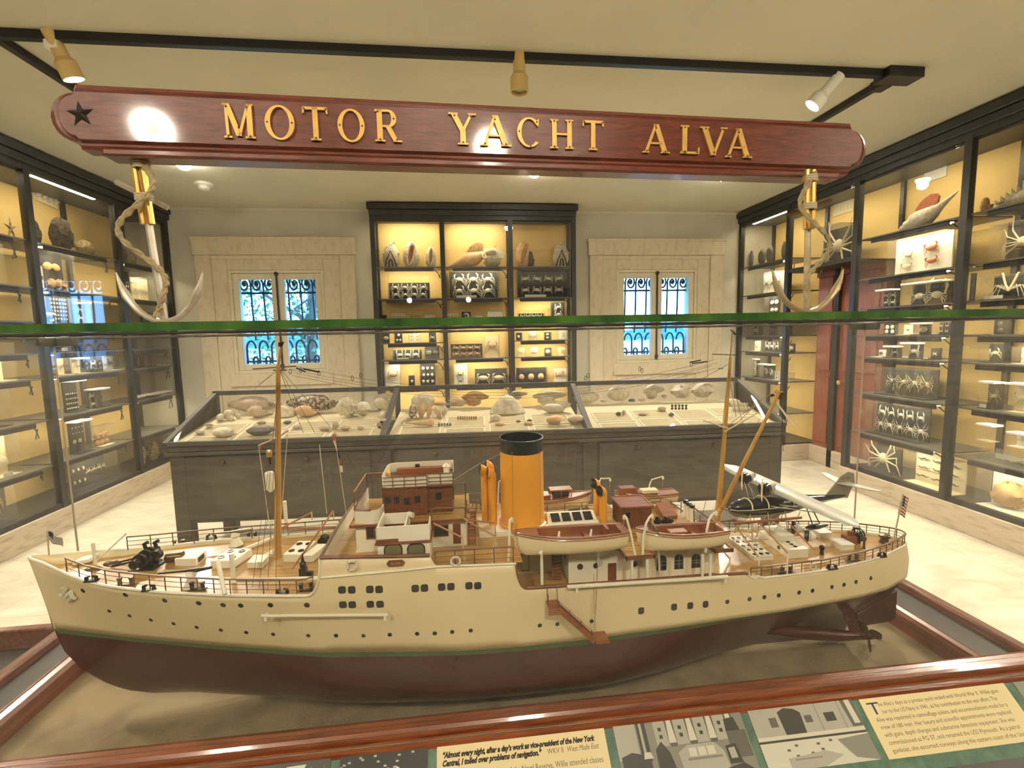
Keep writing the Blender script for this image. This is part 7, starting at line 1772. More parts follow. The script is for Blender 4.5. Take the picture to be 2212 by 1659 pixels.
for px in (1350, 1383, 1410, 1446, 1484, 1519): a = at(px, 1225, Y=0.8205); b.box(a.x-0.0022, a.x+0.0022, 0.819, 0.8205, 1.136, 1.2)
b.build('pilasters', 'ship_white', lh, smooth=0)
ladder(1193, 1211, 1185, 1252, 0.835, 0.862, 9, 'stairs')
for px, py0, py1, y in ((1365, 1208, 1250, 0.7795), (1398, 1205, 1248, 0.7795), (1518, 1198, 1241, 0.7805), (1535, 1197, 1240, 0.7805), (1170, 1206, 1258, 0.7705)):
    a = at(px, py0, Y=y); zb = ztop(a.x)
    MB().tube([(a.x, y, zb), (a.x, y, a.z)], 0.0026, 8).build('column', 'ship_paint', ship)
# deckhouse with flat brown roof on the boat deck, winch, hatch, exhaust pipes
d2 = sb('companion_house', 0.318, 0.380, 0.892, 0.952, 1.2045, 1.2475, 'varnish')
b = MB()
for i in range(12): x = 0.3205+0.0053*i; b.box(x-0.0004, x+0.0004, 0.8912, 0.892, 1.206, 1.246)
for i in range(10): y = 0.895+0.006*i; b.box(0.3172, 0.318, y-0.0004, y+0.0004, 1.206, 1.246)
b.build('boarding', 'rail_brown', d2, smooth=0)
MB().box(0.315, 0.384, 0.888, 0.957, 1.2475, 1.2500).build('roof', 'boat_brown', d2, bevel=0.0008)
b = MB(); b.box(0.3155, 0.3835, 0.8885, 0.8915, 1.25, 1.2512); b.box(0.3155, 0.3835, 0.9535, 0.9565, 1.25, 1.2512); b.box(0.3155, 0.3185, 0.8885, 0.9565, 1.25, 1.2512); b.box(0.3805, 0.3835, 0.8885, 0.9565, 1.25, 1.2512); b.build('roof_edge', 'boat_brown', d2, smooth=0)
pane_on('window', 1352, 1107, 1361, 1119, 0.892, 'dark_glass', d2, 'varnish', 0.001, 0.0012)
p = at(1432, 1130, Y=0.885); b = MB(); x = p.x; b.box(x-0.016, x+0.018, 0.878, 0.900, 1.2045, 1.2085); b.tube([(x-0.018, 0.886, 1.218), (x+0.022, 0.886, 1.218)], 0.0035, 8)
for dx, r in ((-0.010, 0.0105), (0.008, 0.0095), (0.016, 0.006)): b.lathe([(r*0.6, -0.003), (r, -0.002), (r, 0.002), (r*0.6, 0.003)], (x+dx, 0.886, 1.218), (1, 0, 0), 14)
b.box(x-0.012, x+0.012, 0.88, 0.896, 1.2085, 1.214); b.build('boat_winch', 'gunmetal', ship)
b = MB(); b.hexa([(0.420, 0.925, 1.2045), (0.452, 0.925, 1.2045), (0.452, 0.965, 1.2045), (0.420, 0.965, 1.2045)], [(0.420, 0.925, 1.212), (0.452, 0.925, 1.212), (0.452, 0.965, 1.228), (0.420, 0.965, 1.228)]); b.build('sliding_hatch', 'boat_brown', ship, bevel=0.001)
for i, (px, pt) in enumerate(((1481, 1087), (1488, 1092), (1495, 1097))):
    y = 0.93-0.012*i; p = at(px, pt, Y=y); b = MB(); b.lathe([(0.0042, 0), (0.0042, p.z-1.2045)], (p.x, y, 1.2045), n=10); o = b.build('exhaust_pipe', 'ship_paint', ship); MB().lathe([(0.0046, 0), (0.0056, 0.001), (0.0056, 0.007), (0.002, 0.0075)], (p.x, y, p.z), n=10).build('pipe_cap', 'funnel_black', o)
railing([(0.385, 0.985, 1.2045), (0.44, 0.985, 1.2045), (0.474, 0.955, 1.2045), (0.478, 0.88, 1.2045)], 0.024, 7, r=0.0012)
railing([(0.105, 0.99, 1.2045), (0.30, 0.99, 1.2045)], 0.024, 6, r=0.0010)
b = MB()
for q in (((1499, 1097), (1540, 1126)), ((1556, 1097), (1578, 1104)), ((1499, 1097), (1499, 1128)), ((1560, 1127), (1588, 1121)), ((1540, 1135), (1578, 1190))): b.tube([at(*q[0], Y=0.88), at(*q[1], Y=0.88)], 0.0012, 5)
b.build('ladder_rails', 'rail_brown', ship)
# ---- boats
def boat(name, xb, xs, yc, hb, zg, zk, bow=-1, inner=True, lb=None, hullm='ship_white', cabin=None):
    """double skinned boat: bow at xb, transom at xs"""
    n = 18; L = xs-xb
    def sec(t, k=1.0, dz=0.0):
        w = hb*k*(sin(min(1, t/0.55)*pi/2)**0.75)*(1-0.22*max(0, (t-0.6)/0.4)**2) + 0.0004
        z1 = zg+0.010*(1-t)**3+0.002*t**4; z0 = zk+(z1-zk)*max(0, 1-t/0.10)**2*0.8+0.005*max(0, (t-0.8)/0.2)**2+dz
        x = xb+L*t
        return [(x, yc-w*cos(a)**0.55 if cos(a) > 0 else yc+w*(-cos(a))**0.55, z1-(z1-z0)*sin(a)**0.9) for a in [pi*i/10 for i in range(11)]]
    o = MB(); o.rings([sec(i/n) for i in range(n+1)], closed=False); o.poly(sec(1.0)); root = o.build(name, hullm, ship, smooth=0.7)
    if lb: lab(root, lb)
    b = MB()
    for s in (0, 10): b.tube([Vector(sec(i/n)[s])+Vector((0, 0, 0.0006)) for i in range(n+1)], 0.0019, 6)
    b.tube([sec(1.0)[0], sec(1.0)[10]], 0.0019, 6); b.build('gunwale', 'boat_brown', root)
    b = MB()
    for s in (0, 10): b.tube([Vector(sec(i/n)[s])+Vector((0, -0.0004 if s == 0 else 0.0004, -0.004)) for i in range(n+1)], 0.0012, 5)
    b.build('rubbing_strake', 'boat_brown', root)
    if inner:
        i0, i1 = 4, 17; b = MB(); r = []
        for i in range(i0, i1+1):
            q = sec(i/n, 0.80, 0.010); r.append([(p[0], p[1], p[2]-0.0 if j not in (0, 10) else p[2]+0.0005) for j, p in enumerate(q)])
        b.rings(r, closed=False); b.poly(r[0]); b.poly(r[-1]); b.build('interior', 'boat_brown', root, smooth=0.5)
        b = MB(); rr = []
        for i in range(0, n+1):
            A, B2 = sec(i/n), sec(i/n, 0.80)
            rr.append((A[0], B2[0], B2[10], A[10]))
        for i in range(n):
            for (u, v) in ((0, 1), (2, 3)):
                b.poly([rr[i][u], rr[i][v], rr[i+1][v], rr[i+1][u]])
            if i < i0 or i >= i1: b.poly([rr[i][1], rr[i][2], rr[i+1][2], rr[i+1][1]])
        b.v = [p+Vector((0, 0, 0.0008)) for p in b.v]; b.build('side_deck', 'boat_brown', root, smooth=0)
        b = MB()
        for t in (0.42, 0.66, 0.85): q = sec(t, 0.8); b.box(q[0][0]-0.004, q[0][0]+0.004, q[0][1], q[10][1], zg-0.010, zg-0.008)
        b.build('thwart', 'boat_brown', root, smooth=0)
    else:
        b = MB(); rr = [(sec(i/n)[0], sec(i/n)[10]) for i in range(n+1)]
        b.rings([[p, (p[0], (p[1]+q[1])/2, p[2]+0.002), q] for p, q in rr], closed=False); b.build('deck', 'boat_brown', root, smooth=0.5)
    b = MB(); b.tube([sec(0.02)[5], (xb+0.012*(1 if L > 0 else -1), yc, zk+0.004), (xb+L*0.3, yc, zk-0.001), (xs, yc, zk+0.003)], 0.0014, 5); b.build('keel', 'ship_paint', root)
    return root
b1 = boat('lifeboat', 0.084, 0.288, 0.795, 0.027, 1.247, 1.213, lb='larger open boat hanging in the forward near davits')
for x in (0.164, 0.222): MB().tube([(x, 0.787, 1.238), (x+0.003, 0.789, 1.2535)], [0.0026, 0.0018], 6).build('handle_post', 'lamp_white', b1)
MB().box(0.25, 0.256, 0.782, 0.806, 1.235, 1.255).build('seat_back', 'boat_brown', b1, smooth=0)
b2 = boat('lifeboat', 0.310, 0.480, 0.797, 0.025, 1.236, 1.2035, lb='open boat with engine box hanging in the after near davits')
MB().box(0.372, 0.406, 0.788, 0.806, 1.222, 1.2375).build('engine_box', 'boat_brown', b2, bevel=0.001)
MB().prism([(0.346, 0.776, 1.238), (0.350, 0.818, 1.238), (0.344, 0.818, 1.252), (0.340, 0.776, 1.252)], (0.001, 0, 0)).build('windscreen', 'shade_window', b2, smooth=0)
b3 = boat('motor_launch', 0.292, 0.135, 1.022, 0.024, 1.232, 1.205, inner=False, lb='launch with brown cabin hanging on the far side behind the funnel')
a, c = at(1186, 1044, Y=1.022), at(1234, 1072, Y=1.022)
b = MB(); b.box(a.x, c.x, 1.008, 1.036, 1.250, 1.2535)
for x in (a.x+0.002, (a.x+c.x)/2, c.x-0.002):
    for y in (1.010, 1.034): b.tube([(x, y, 1.233), (x, y, 1.251)], 0.0012, 5)
b.build('canopy', 'boat_brown', b3, bevel=0.001); MB().box(a.x-0.03, a.x, 1.006, 1.038, 1.232, 1.243).build('cabin', 'boat_brown', b3, bevel=0.001)
MB().box(a.x+0.008, c.x-0.008, 1.012, 1.032, 1.236, 1.248).build('cabin_window', 'dark_glass', b3, smooth=0)
b4 = boat('motor_launch', 0.345, 0.492, 1.020, 0.021, 1.229, 1.205, inner=False, lb='launch with pale deck hanging on the far side aft of the brown house')
b = MB(); b.hexa([(0.352, 1.006, 1.232), (0.400, 1.006, 1.232), (0.400, 1.034, 1.232), (0.352, 1.034, 1.232)], [(0.357, 1.009, 1.248), (0.392, 1.009, 1.248), (0.392, 1.031, 1.248), (0.357, 1.031, 1.248)]); b.build('cabin', 'boat_brown', b4, bevel=0.001)
MB().box(0.408, 0.446, 1.010, 1.030, 1.232, 1.240).build('cabin', 'card_cream', b4, bevel=0.001)
# davits
def davit(pts, r=0.0021, s=1):
    b = MB(); b.tube(pts, [r*(1.15-0.3*i/(len(pts)-1)) for i in range(len(pts))], 8); p = Vector(pts[-1]); b.box(p.x-0.002, p.x+0.002, p.y-0.002, p.y+0.002, p.z-0.007, p.z-0.001); o = b.build('davit', 'ship_paint', ship); 
    MB().tube([p-Vector((0, 0, 0.006)), p-Vector((0.001, 0, 0.028))], 0.0007, 4).build('davit_fall', 'rope', o)
A = lambda px, py, Y: at(px, py, Y=Y)
davit([A(1098, 1212, 0.772), A(1100, 1180, 0.772), A(1100, 1140, 0.774), A(1101, 1124, 0.777), A(1106, 1119, 0.783)])
davit([A(1373, 1206, 0.778), A(1368, 1180, 0.780), A(1362, 1150, 0.782), A(1353, 1118, 0.786), A(1348, 1113, 0.79)])
davit([A(1388, 1202, 0.779), A(1390, 1160, 0.779), A(1396, 1130, 0.781), A(1403, 1117, 0.786), A(1409, 1111, 0.79)])
davit([A(1524, 1193, 0.782), A(1527, 1145, 0.782), A(1532, 1122, 0.784), A(1538, 1112, 0.788), A(1547, 1105, 0.792)])
for px, y0, y1, pb in ((1293, 1192, 1222, 0.815), (1424, 1180, 1240, 0.812), (1170, 1195, 1208, 0.7705)):
    b = MB(); b.tube([A(px, y1, pb), A(px, y1-18, pb-0.006), A(px-2, y0, pb-0.01)], 0.0022, 7); b.ell(A(px-2, y0, pb-0.01), (0.0035, 0.003, 0.0035), 8, 6); b.build('davit_socket', 'ship_paint', ship)
for q in ((1295, 1040, 1302, 1034, 1318, 1033), (1400, 1062, 1408, 1036, 1432, 1029), (1076, 1070, 1078, 1040, 1084, 1036)):
    davit([A(q[0], 1092, 1.036), A(q[0], q[1], 1.036), A((q[0]+q[2])/2, (q[1]+q[3])/2-4, 1.036), A(q[2], q[3], 1.032), A(q[4], q[5], 1.028)], 0.0017)
b = MB()
for x in (1112, 1340): b.tube([A(x, 1160, 0.792), A(x+4, 1130, 0.79)], 0.0006, 4)
b.build('boat_falls', 'rope', ship)

# ---- masts and rigging
def mast(a, c, r0, r1, m_, name): b = MB(); b.tube([a, Vector(a).lerp(Vector(c), 0.5), c], [r0, (r0+r1)/2, r1], 10); return b.build(name, m_, ship)
fm0, fm1 = at(600, 1205, Y=YC), at(601, 790, Y=YC)
fm = mast(fm0, fm1, 0.0072, 0.0040, 'mast', 'foremast')
def wires(segs, r, m_, name, parent=ship, n=4):
    b = MB()
    for a, c in segs: b.tube([a, c], r, n)
    return b.build(name, m_, parent)
Q = lambda px, py, Y=YC: at(px, py, Y=Y)
wires([(Q(601, 790), Q(607, 752))], 0.0022, 'spar', 'topmast', fm, 6)
MB().prism([Q(601, 740), Q(614, 738), Q(610, 748), Q(601, 749)], (0, 0.001, 0)).build('wind_vane', 'gunmetal', fm, smooth=0)
wires([(Q(546, 797), Q(640, 791)), (Q(590, 800), Q(620, 800))], 0.0013, 'rail_brown', 'yard', fm, 6)
wires([(Q(558, 963, 0.86), Q(597, 946, 0.9)), (Q(604, 943, 0.91), Q(622, 930, 0.98)), (Q(559, 963, 0.86), Q(562, 972, 0.86))], 0.0016, 'spar', 'gaff', fm, 6)
wires([(Q(559, 966, 0.86), Q(590, 1195, 0.84)), (Q(621, 938, 0.97), Q(608, 1110, 0.97)), (Q(690, 960, 0.93), Q(706, 1110, 0.93)), (Q(722, 935, 0.93), Q(748, 1110, 0.93))], 0.0008, 'twine', 'halyard', fm)
wires([(Q(601, 798), Q(540, 850, 1.0)), (Q(604, 798), Q(655, 935, 1.03)), (Q(604, 798), Q(680, 935, 1.03)), (Q(606, 798), Q(724, 934, 0.93)), (Q(724, 934, 0.93), Q(790, 1058, 0.93)), (Q(600, 845), Q(560, 1270, 0.785)), (Q(600, 845), Q(578, 1276, 0.785)), (Q(602, 845), Q(545, 1268, 0.788)), (Q(601, 845), Q(596, 1278, 0.782)), (Q(602, 945), Q(588, 1140, 1.03)), (Q(602, 945), Q(575, 1144, 1.03)), (Q(540, 870, 0.95), Q(106, 1190, YC)) if False else (Q(600, 800), Q(560, 830, 0.96))], 0.00045, 'wire', 'stays', fm, 3)
b = MB(); p = Q(582, 980, 0.90); b.lathe([(0.0045, -0.006), (0.0055, -0.003), (0.0055, 0.004), (0.004, 0.007)], p, n=10); b.build('masthead_lamp', 'brass', fm)
MB().lathe([(0.0028, -0.02), (0.003, -0.012), (0.0034, -0.002)], p, n=8).build('lamp_bracket', 'gunmetal', fm)
b = MB(); p = Q(583, 1035, 0.90); b.lathe([(0.0035, -0.024), (0.0078, -0.018), (0.0082, 0.012), (0.006, 0.014)], p, n=14); b.build('crows_nest', 'ship_paint', fm)
# signal hoist
b = MB()
pts = [Q(722, 938, 0.93), Q(721, 952, 0.93), Q(728, 974, 0.93), Q(733, 990, 0.93), Q(736, 1006, 0.93), Q(738, 1020, 0.93)]
for i, (p, q) in enumerate(zip(pts, pts[1:])):
    b.cur = i % 3; w = Vector((0.004 if i % 2 == 0 else 0.002, -0.002, 0))
    b.poly([p-w, p+w, q+w*0.6, q-w*0.4])
b.build('signal_flags', ['flag_red', 'flag_white', 'flag_blue'], fm, smooth=0)
mm0, mm1 = at(1546, 1150, Y=YC), at(1578, 772, Y=YC)
mm0.z = 1.13
mm_ = mast(mm0, mm1, 0.0066, 0.0030, 'mast', 'mainmast')
wires([(Q(1577, 776), Q(1582, 716))], 0.0014, 'spar', 'topmast', mm_, 6)
MB().prism([Q(1577, 712), Q(1582, 713), Q(1591, 722), Q(1588, 724)], (0, 0.001, 0)).build('wind_vane', 'gunmetal', mm_, smooth=0)
wires([(Q(1539, 765), Q(1588, 767)), (Q(1552, 796), Q(1562, 796))], 0.0011, 'rail_brown', 'yard', mm_, 6)
wires([(Q(1553, 920), Q(1573, 925, 0.86)), (Q(1520, 908, 0.98), Q(1575, 926, 0.88)), (Q(1565, 933, 0.88), Q(1636, 892, 0.97))], 0.0014, 'twine', 'gaff', mm_, 6)
wires([(Q(1577, 785), Q(1495, 830, 0.99)), (Q(1573, 800), Q(1590, 900, 0.95)), (Q(1573, 800), Q(1560, 920, 0.93)), (Q(1565, 905), Q(1626, 880, 1.0)), (Q(1575, 905), Q(1632, 880, 1.0)), (Q(1560, 930), Q(1518, 1110, 0.99)), (Q(1562, 930), Q(1535, 1200, 0.80)), (Q(1575, 790), Q(1655, 1130, 1.0)), (Q(1640, 905, 0.95), Q(1600, 1010, 0.93))], 0.00045, 'wire', 'stays', mm_, 3)
# wireless aerial between the mast heads with spreader rings
b = MB(); segs = []
for dz, dy in ((0.006, 0.0), (0.0, -0.01), (-0.008, 0.012), (-0.012, 0.0)):
    A0 = Q(630, 797)+Vector((0, dy, dz)); A1 = Q(1545, 783)+Vector((0, dy, dz)); n = 14; sag = 0.052
    pts = [A0.lerp(A1, i/n)-Vector((0, 0, sag*4*(i/n)*(1-i/n))) for i in range(n+1)]
    b.tube(pts, 0.00035, 3)
b.build('aerial_wires', 'wire', ship)
for px, py in ((627, 803), (650, 800), (689, 806), (761, 817), (779, 811), (1270, 811), (1265, 817), (1382, 797), (1387, 801), (1493, 787)):
    c = Q(px, py); MB().tube([c+Vector((0.0022*cos(a), 0, 0.0045*sin(a))) for a in [2*pi*i/12 for i in range(12)]], 0.0005, 4, closed=True).build('aerial_ring', 'gunmetal', ship)
wires([(Q(640, 795), Q(660, 803)), (Q(655, 797), Q(690, 804)), (Q(1495, 785), Q(1528, 781)), (Q(1490, 783), Q(1514, 778))], 0.0012, 'gunmetal', 'aerial_insulators')
wires([(Q(975, 1040, 0.92), Q(1038, 1000, 0.97)), (Q(1043, 998, 0.97), Q(1088, 978, 0.96))], 0.0005, 'twine', 'funnel_stay')
# derrick over the seaplane
bm0, bm1 = at(1543, 1128, Y=0.905), at(1684, 846, Y=0.905)
dk = mast(bm0, bm1, 0.0050, 0.0034, 'mast', 'derrick_boom')
wires([(Q(1672, 862), Q(1714, 920))], 0.0022, 'ship_paint', 'cargo_strut', dk, 4)
wires([(Q(1684, 848), Q(1678, 848)), (Q(1684, 842), Q(1640, 865)), (Q(1640, 866), Q(1572, 920)), (Q(1646, 862), Q(1580, 925))], 0.0008, 'rope', 'topping_lift', dk)
b = MB(); b.ell(Q(1668, 854), (0.006, 0.003, 0.003), 8, 6); b.tube([Q(1677, 846)+Vector((0.003*cos(a), 0, 0.003*sin(a))) for a in [2*pi*i/10 for i in range(10)]], 0.0006, 4, closed=True); b.build('pulley_block', 'gunmetal', dk)
wires([(Q(1686, 850), Q(1690, 900)), (Q(1690, 900), Q(1688, 935)), (Q(1688, 935), Q(1686, 990)), (Q(1690, 905), Q(1692, 975))], 0.0006, 'gunmetal', 'cargo_fall', dk)
MB().box(Q(1684, 855).x-0.004, Q(1684, 855).x+0.004, 0.901, 0.909, Q(1684, 862).z, Q(1684, 846).z).build('boom_head', 'bronze', dk)
# ---- after deck: cradle beams, skylights, steering wheel, capstan
ZA = 1.126
for (a, c, r) in (((1586, 1131, 0.86), (1731, 1118, 0.86), 0.0030), ((1520, 1128, 0.99), (1590, 1124, 0.99), 0.0016)):
    pole(at(a[0], a[1], Y=a[2]), at(c[0], c[1], Y=c[2]), r, 'boat_brown', 'cradle_beam')
for (x0, y0), (x1, y1), yb in (((1588, 1133), (1638, 1203), 0.80), ((1640, 1130), (1702, 1195), 0.80), ((1701, 1127), (1760, 1190), 0.81), ((1544, 1170), (1577, 1207), 0.80)):
    pole(at(x0, y0, Y=0.86), at(x1, y1, Y=yb), 0.0014, 'spar', 'stowed_spar')
for px, py0, py1 in ((1577, 1207, 1234), (1640, 1203, 1230), (1702, 1195, 1226)):
    a = at(px, py0, Y=0.80); pole(a, Vector((a.x, 0.80, 1.128)), 0.0012, 'ship_paint', 'rail_post')
def auxlight(x0, x1, y0, y1, h, rows, cols, name='skylight', r=0.0042, lidh=0.0):
    o = MB().box(x0, x1, y0, y1, ZA, ZA+h).build(name, 'ship_paint', ship, bevel=0.001)
    for i in range(cols):
        for j in range(rows):
            MB().lathe([(r*1.2, 0), (r*1.1, 0.001), (r, 0.001), (r*0.9, 0.0003)], (lerp(x0, x1, (i+0.5)/cols), lerp(y0, y1, (j+0.5)/rows), ZA+h), n=12).build('skylight_port', 'porthole', o, smooth=0.5)
    b = MB()
    for j in range(1, rows//2+1): b.box(x0, x1, lerp(y0, y1, j*2/rows)-0.0004, lerp(y0, y1, j*2/rows)+0.0004, ZA+h, ZA+h+0.0006)
    b.build('joints', 'rail_brown', o, smooth=0)
    return o
auxlight(0.590, 0.632, 0.866, 0.965, 0.012, 5, 3, r=0.0036)
o = MB().box(0.668, 0.712, 0.868, 0.968, ZA, ZA+0.020).build('large_skylight', 'ship_paint', ship, bevel=0.0012)
MB().box(0.674, 0.706, 0.905, 0.960, ZA+0.020, ZA+0.034).build('skylight_top', 'ship_paint', o, bevel=0.001)
for j in range(3): MB().lathe([(0.004, 0), (0.0037, 0.001), (0.003, 0.0003)], (0.690, 0.880+0.011*j, ZA+0.020), n=12).build('skylight_port', 'porthole', o, smooth=0.5)
MB().lathe([(0.004, 0), (0.0036, 0.001)], (0.6675, 0.90, ZA+0.011), (-1, 0, 0), 12).build('skylight_port', 'porthole', o, smooth=0.5)
for (px0, py0, px1, py1, h) in ((1773, 1165, 1798, 1160, 0.013), (1820, 1191, 1845, 1186, 0.012)):
    a, c = dpt(px0, py0, ZA), dpt(px1, py1, ZA); b = MB(); b.box(a.x-0.002, a.x+0.027, a.y, a.y+0.032, ZA, ZA+h); o = b.build('white_locker', 'ship_paint', ship, bevel=0.001)
    MB().box(a.x-0.003, a.x+0.028, a.y-0.001, a.y+0.033, ZA+h, ZA+h+0.0018).build('locker_lid', 'lamp_white', o, smooth=0)
c = dpt(1850, 1172, ZA); c.y = 0.91; b = MB(); cx = c.x; cz = ZA+0.022
for x in (cx, cx-0.006):
    b.tube([(x, 0.91+0.0135*cos(a), cz+0.0135*sin(a)) for a in [2*pi*i/16 for i in range(16)]], 0.0014, 5, closed=True)
    for i in range(8): a = 2*pi*i/8; b.tube([(x, 0.91, cz), (x, 0.91+0.0175*cos(a), cz+0.0175*sin(a))], 0.0008, 4)
b.box(cx-0.004, cx-0.002, 0.904, 0.916, ZA, cz); b.build('steering_wheel', 'gunmetal', ship)
b = MB(); b.box(cx-0.034, cx-0.012, 0.902, 0.922, ZA, ZA+0.020); b.tube([(cx-0.02, 0.912, ZA+0.02), (cx-0.02, 0.912, ZA+0.03)], 0.006, 8); b.build('steering_gear', 'boat_brown', ship)
p = dpt(1866, 1186, ZA); b = MB(); b.lathe([(0.005, 0), (0.0022, 0.004), (0.0022, 0.018), (0.0042, 0.021), (0.004, 0.026), (0.001, 0.029)], p, n=10); b.build('binnacle', 'bronze', ship)
p = dpt(1775, 1198, ZA); b = MB(); b.lathe([(0.005, 0), (0.0036, 0.003), (0.0036, 0.011), (0.0052, 0.014), (0.0052, 0.018), (0.002, 0.021)], p, n=10); b.build('telegraph', 'gunmetal', ship)
p = dpt(1910, 1174, ZA); b = MB(); b.lathe([(0.013, 0), (0.010, 0.003), (0.0075, 0.007), (0.0075, 0.012), (0.011, 0.016), (0.011, 0.020), (0.004, 0.022)], p, n=16); b.build('capstan', 'bronze', ship)
bitts(1698, 1240, 1.129, 0.020); bitts(1842, 1211, 1.130, 0.020); fairlead(1797, 1229, 1.130); fairlead(1905, 1203, 1.130, 0.016); bitts(1717, 1143, 1.13, 0.018)
s_ = staff((1930, 1951), 1168, 1067, YC, 0.0016, 'twine', 'ensign_staff')
flag(s_, at(1950, 1068, Y=YC), 0.022, 0.046, ['flag_red', 'flag_white', 'flag_blue'], 0.55, hoist=(-0.15, 0, -0.95))
# life rings and name boards
def ring(px, py, Y, r, n_=(0, -1, 0), knot=True):
    c = at(px, py, Y=Y); b = MB(); b.tube([c+Vector((r*cos(a), -0.0025, r*sin(a))) for a in [2*pi*i/24 for i in range(24)]], r*0.26, 8, closed=True)
    o = b.build('life_ring', 'flag_white', ship); b = MB()
    for i in range(4): a = pi/4+pi/2*i; b.tube([c+Vector((r*cos(a)+r*0.30*cos(t)*cos(a), -0.0025+r*0.30*sin(t), r*sin(a)+r*0.30*cos(t)*sin(a))) for t in [2*pi*k/8 for k in range(8)]], r*0.07, 4, closed=True)
    b.build('grab_line', 'rope', o)
ring(761, 1220, 0.7695, 0.0078); ring(984, 1211, 0.767, 0.0074); x, y, z = hull_at(1755, 1226); ring(1755, 1223, y+0.004, 0.0062)
a, c = at(834, 1212, Y=0.766), at(875, 1222, Y=0.766); b = MB(); e = 0.004; zc = (a.z+c.z)/2; h = abs(a.z-c.z)/2
yb = YC-half((a.x+c.x)/2, 1.22)-0.001
b.prism([(a.x, yb, zc), (a.x+e, yb, zc-h), (c.x-e, yb, zc-h), (c.x, yb, zc), (c.x-e, yb, zc+h), (a.x+e, yb, zc+h)], (0, -0.0016, 0)); nb = b.build('name_plate', 'varnish', ship, smooth=0)
MX = Matrix(((1, 0, 0), (0, 0, -1), (0, 1, 0)))
text('ALVA', 0.0072, Vector(((a.x+c.x)/2, yb-0.0018, zc-0.0026)), MX, 'letter_brass', nb, 'CENTER')
# ---- accommodation ladder on the near side
y0 = 0.758
pa, pb_ = at(1182, 1292, Y=y0), at(1206, 1309, Y=y0)
b = MB(); zt_ = pa.z-0.010; b.box(pa.x, pb_.x, y0-0.012, y0+0.012, zt_-0.003, zt_); b.box(pa.x, pb_.x, y0-0.013, y0-0.011, zt_-0.014, zt_); al = b.build('accommodation_ladder', 'boat_brown', ship, smooth=0)
q0 = Vector((pb_.x-0.002, y0-0.006, zt_-0.004)); q1 = at(1281, 1379, Y=y0-0.006)
b = MB()
for dy in (-0.007, 0.007):
    b.hexa([q0+Vector((0, dy-0.0008, -0.006)), q1+Vector((0, dy-0.0008, -0.006)), q1+Vector((0, dy+0.0008, -0.006)), q0+Vector((0, dy+0.0008, -0.006))], [q0+Vector((0, dy-0.0008, 0.006)), q1+Vector((0, dy-0.0008, 0.006)), q1+Vector((0, dy+0.0008, 0.006)), q0+Vector((0, dy+0.0008, 0.006))])
for i in range(14): p = q0.lerp(q1, (i+0.5)/14); b.box(p.x-0.002, p.x+0.002, p.y-0.007, p.y+0.007, p.z-0.001, p.z+0.0005)
b.build('steps', 'boat_brown', al, smooth=0)
pl = at(1283, 1380, Y=y0-0.004); MB().box(pl.x, pl.x+0.024, y0-0.018, y0+0.012, pl.z-0.001, pl.z+0.002).build('lower_platform', 'boat_brown', al, smooth=0)
b = MB()
for t in (0.0, 0.3, 0.62, 0.92): p = q0.lerp(q1, t)+Vector((0, -0.008, 0)); b.tube([p, p+Vector((0, 0, 0.016))], 0.0008, 4)
b.tube([q0+Vector((0, -0.008, 0.015)), q1+Vector((0, -0.008, 0.015))], 0.0004, 3)
for x in (pa.x+0.001, pb_.x-0.001): b.tube([(x, y0, zt_), (x, y0+0.005, 1.166)], 0.0007, 4)
b.tube([(pa.x, y0-0.010, zt_), (pa.x, y0-0.010, zt_+0.022)], 0.0008, 4)
b.build('ladder_rails', 'rail_brown', al)
wires([(A(1283, 1240, 0.772), (at(1283, 1325, Y=y0-0.006))), (A(1290, 1225, 0.772), at(1285, 1328, Y=y0-0.006)), (A(1291, 1225, 0.772), at(1287, 1328, Y=y0-0.006)), (at(1285, 1328, Y=y0-0.006), at(1283, 1367, Y=y0-0.01)), (at(1285, 1328, Y=y0-0.006), at(1287, 1366, Y=y0-0.01))], 0.0005, 'rope', 'ladder_falls', al)
# ---- rudder, shaft bossing, propellers, supports
b = MB(); pr = [(0.868, 0.964), (0.965, 1.010), (0.966, 0.948), (0.955, 0.938), (0.872, 0.932), (0.866, 0.942)]
b.prism([(x, YC-0.004, z) for x, z in pr], (0, 0.008, 0)); lab(b.build('rudder', 'ship_red', ship, bevel=0.002), 'dark red rudder under the counter')
for s in (-1, 1):
    y = YC+s*0.050
    b = MB(); b.tube([(0.60, YC+s*0.026, 0.966), (0.70, YC+s*0.036, 0.957), (0.78, YC+s*0.045, 0.949), (0.845, y, 0.945)], [0.004, 0.013, 0.012, 0.0075], 12); b.build('shaft_bossing', 'ship_red', ship, smooth=0.9)
    b = MB(); b.hexa([(0.80, YC+s*0.035, 1.0), (0.825, YC+s*0.035, 1.0), (0.825, YC+s*0.038, 1.0), (0.80, YC+s*0.038, 1.0)], [(0.815, y-0.002, 0.945), (0.84, y-0.002, 0.945), (0.84, y+0.002, 0.945), (0.815, y+0.002, 0.945)]); b.build('shaft_bracket', 'ship_red', ship)
    b = MB(); b.lathe([(0.007, 0), (0.0085, 0.006), (0.008, 0.018), (0.003, 0.028)], (0.845, y, 0.945), (1, 0, 0), 14)
    pp = b.build('propeller', 'bronze', ship)
    for k in range(3):
        a = -pi/2+0.15*s+2*pi*k/3; u = Vector((0, cos(a), sin(a))); t = Vector((0.45, -sin(a)*0.89, cos(a)*0.89)); n_ = u.cross(t)
        rg = []
        for i in range(7):
            f = i/6.0; w = 0.0115*sin(pi*min(0.98, 0.12+0.86*f))**0.7; c = Vector((0.854, y, 0.945))+u*(0.006+0.030*f)
            rg.append([c-t*w, c+n_*0.0012, c+t*w, c-n_*0.0012])
        MB().rings(rg).build('blade', 'bronze', pp, smooth=0.9)
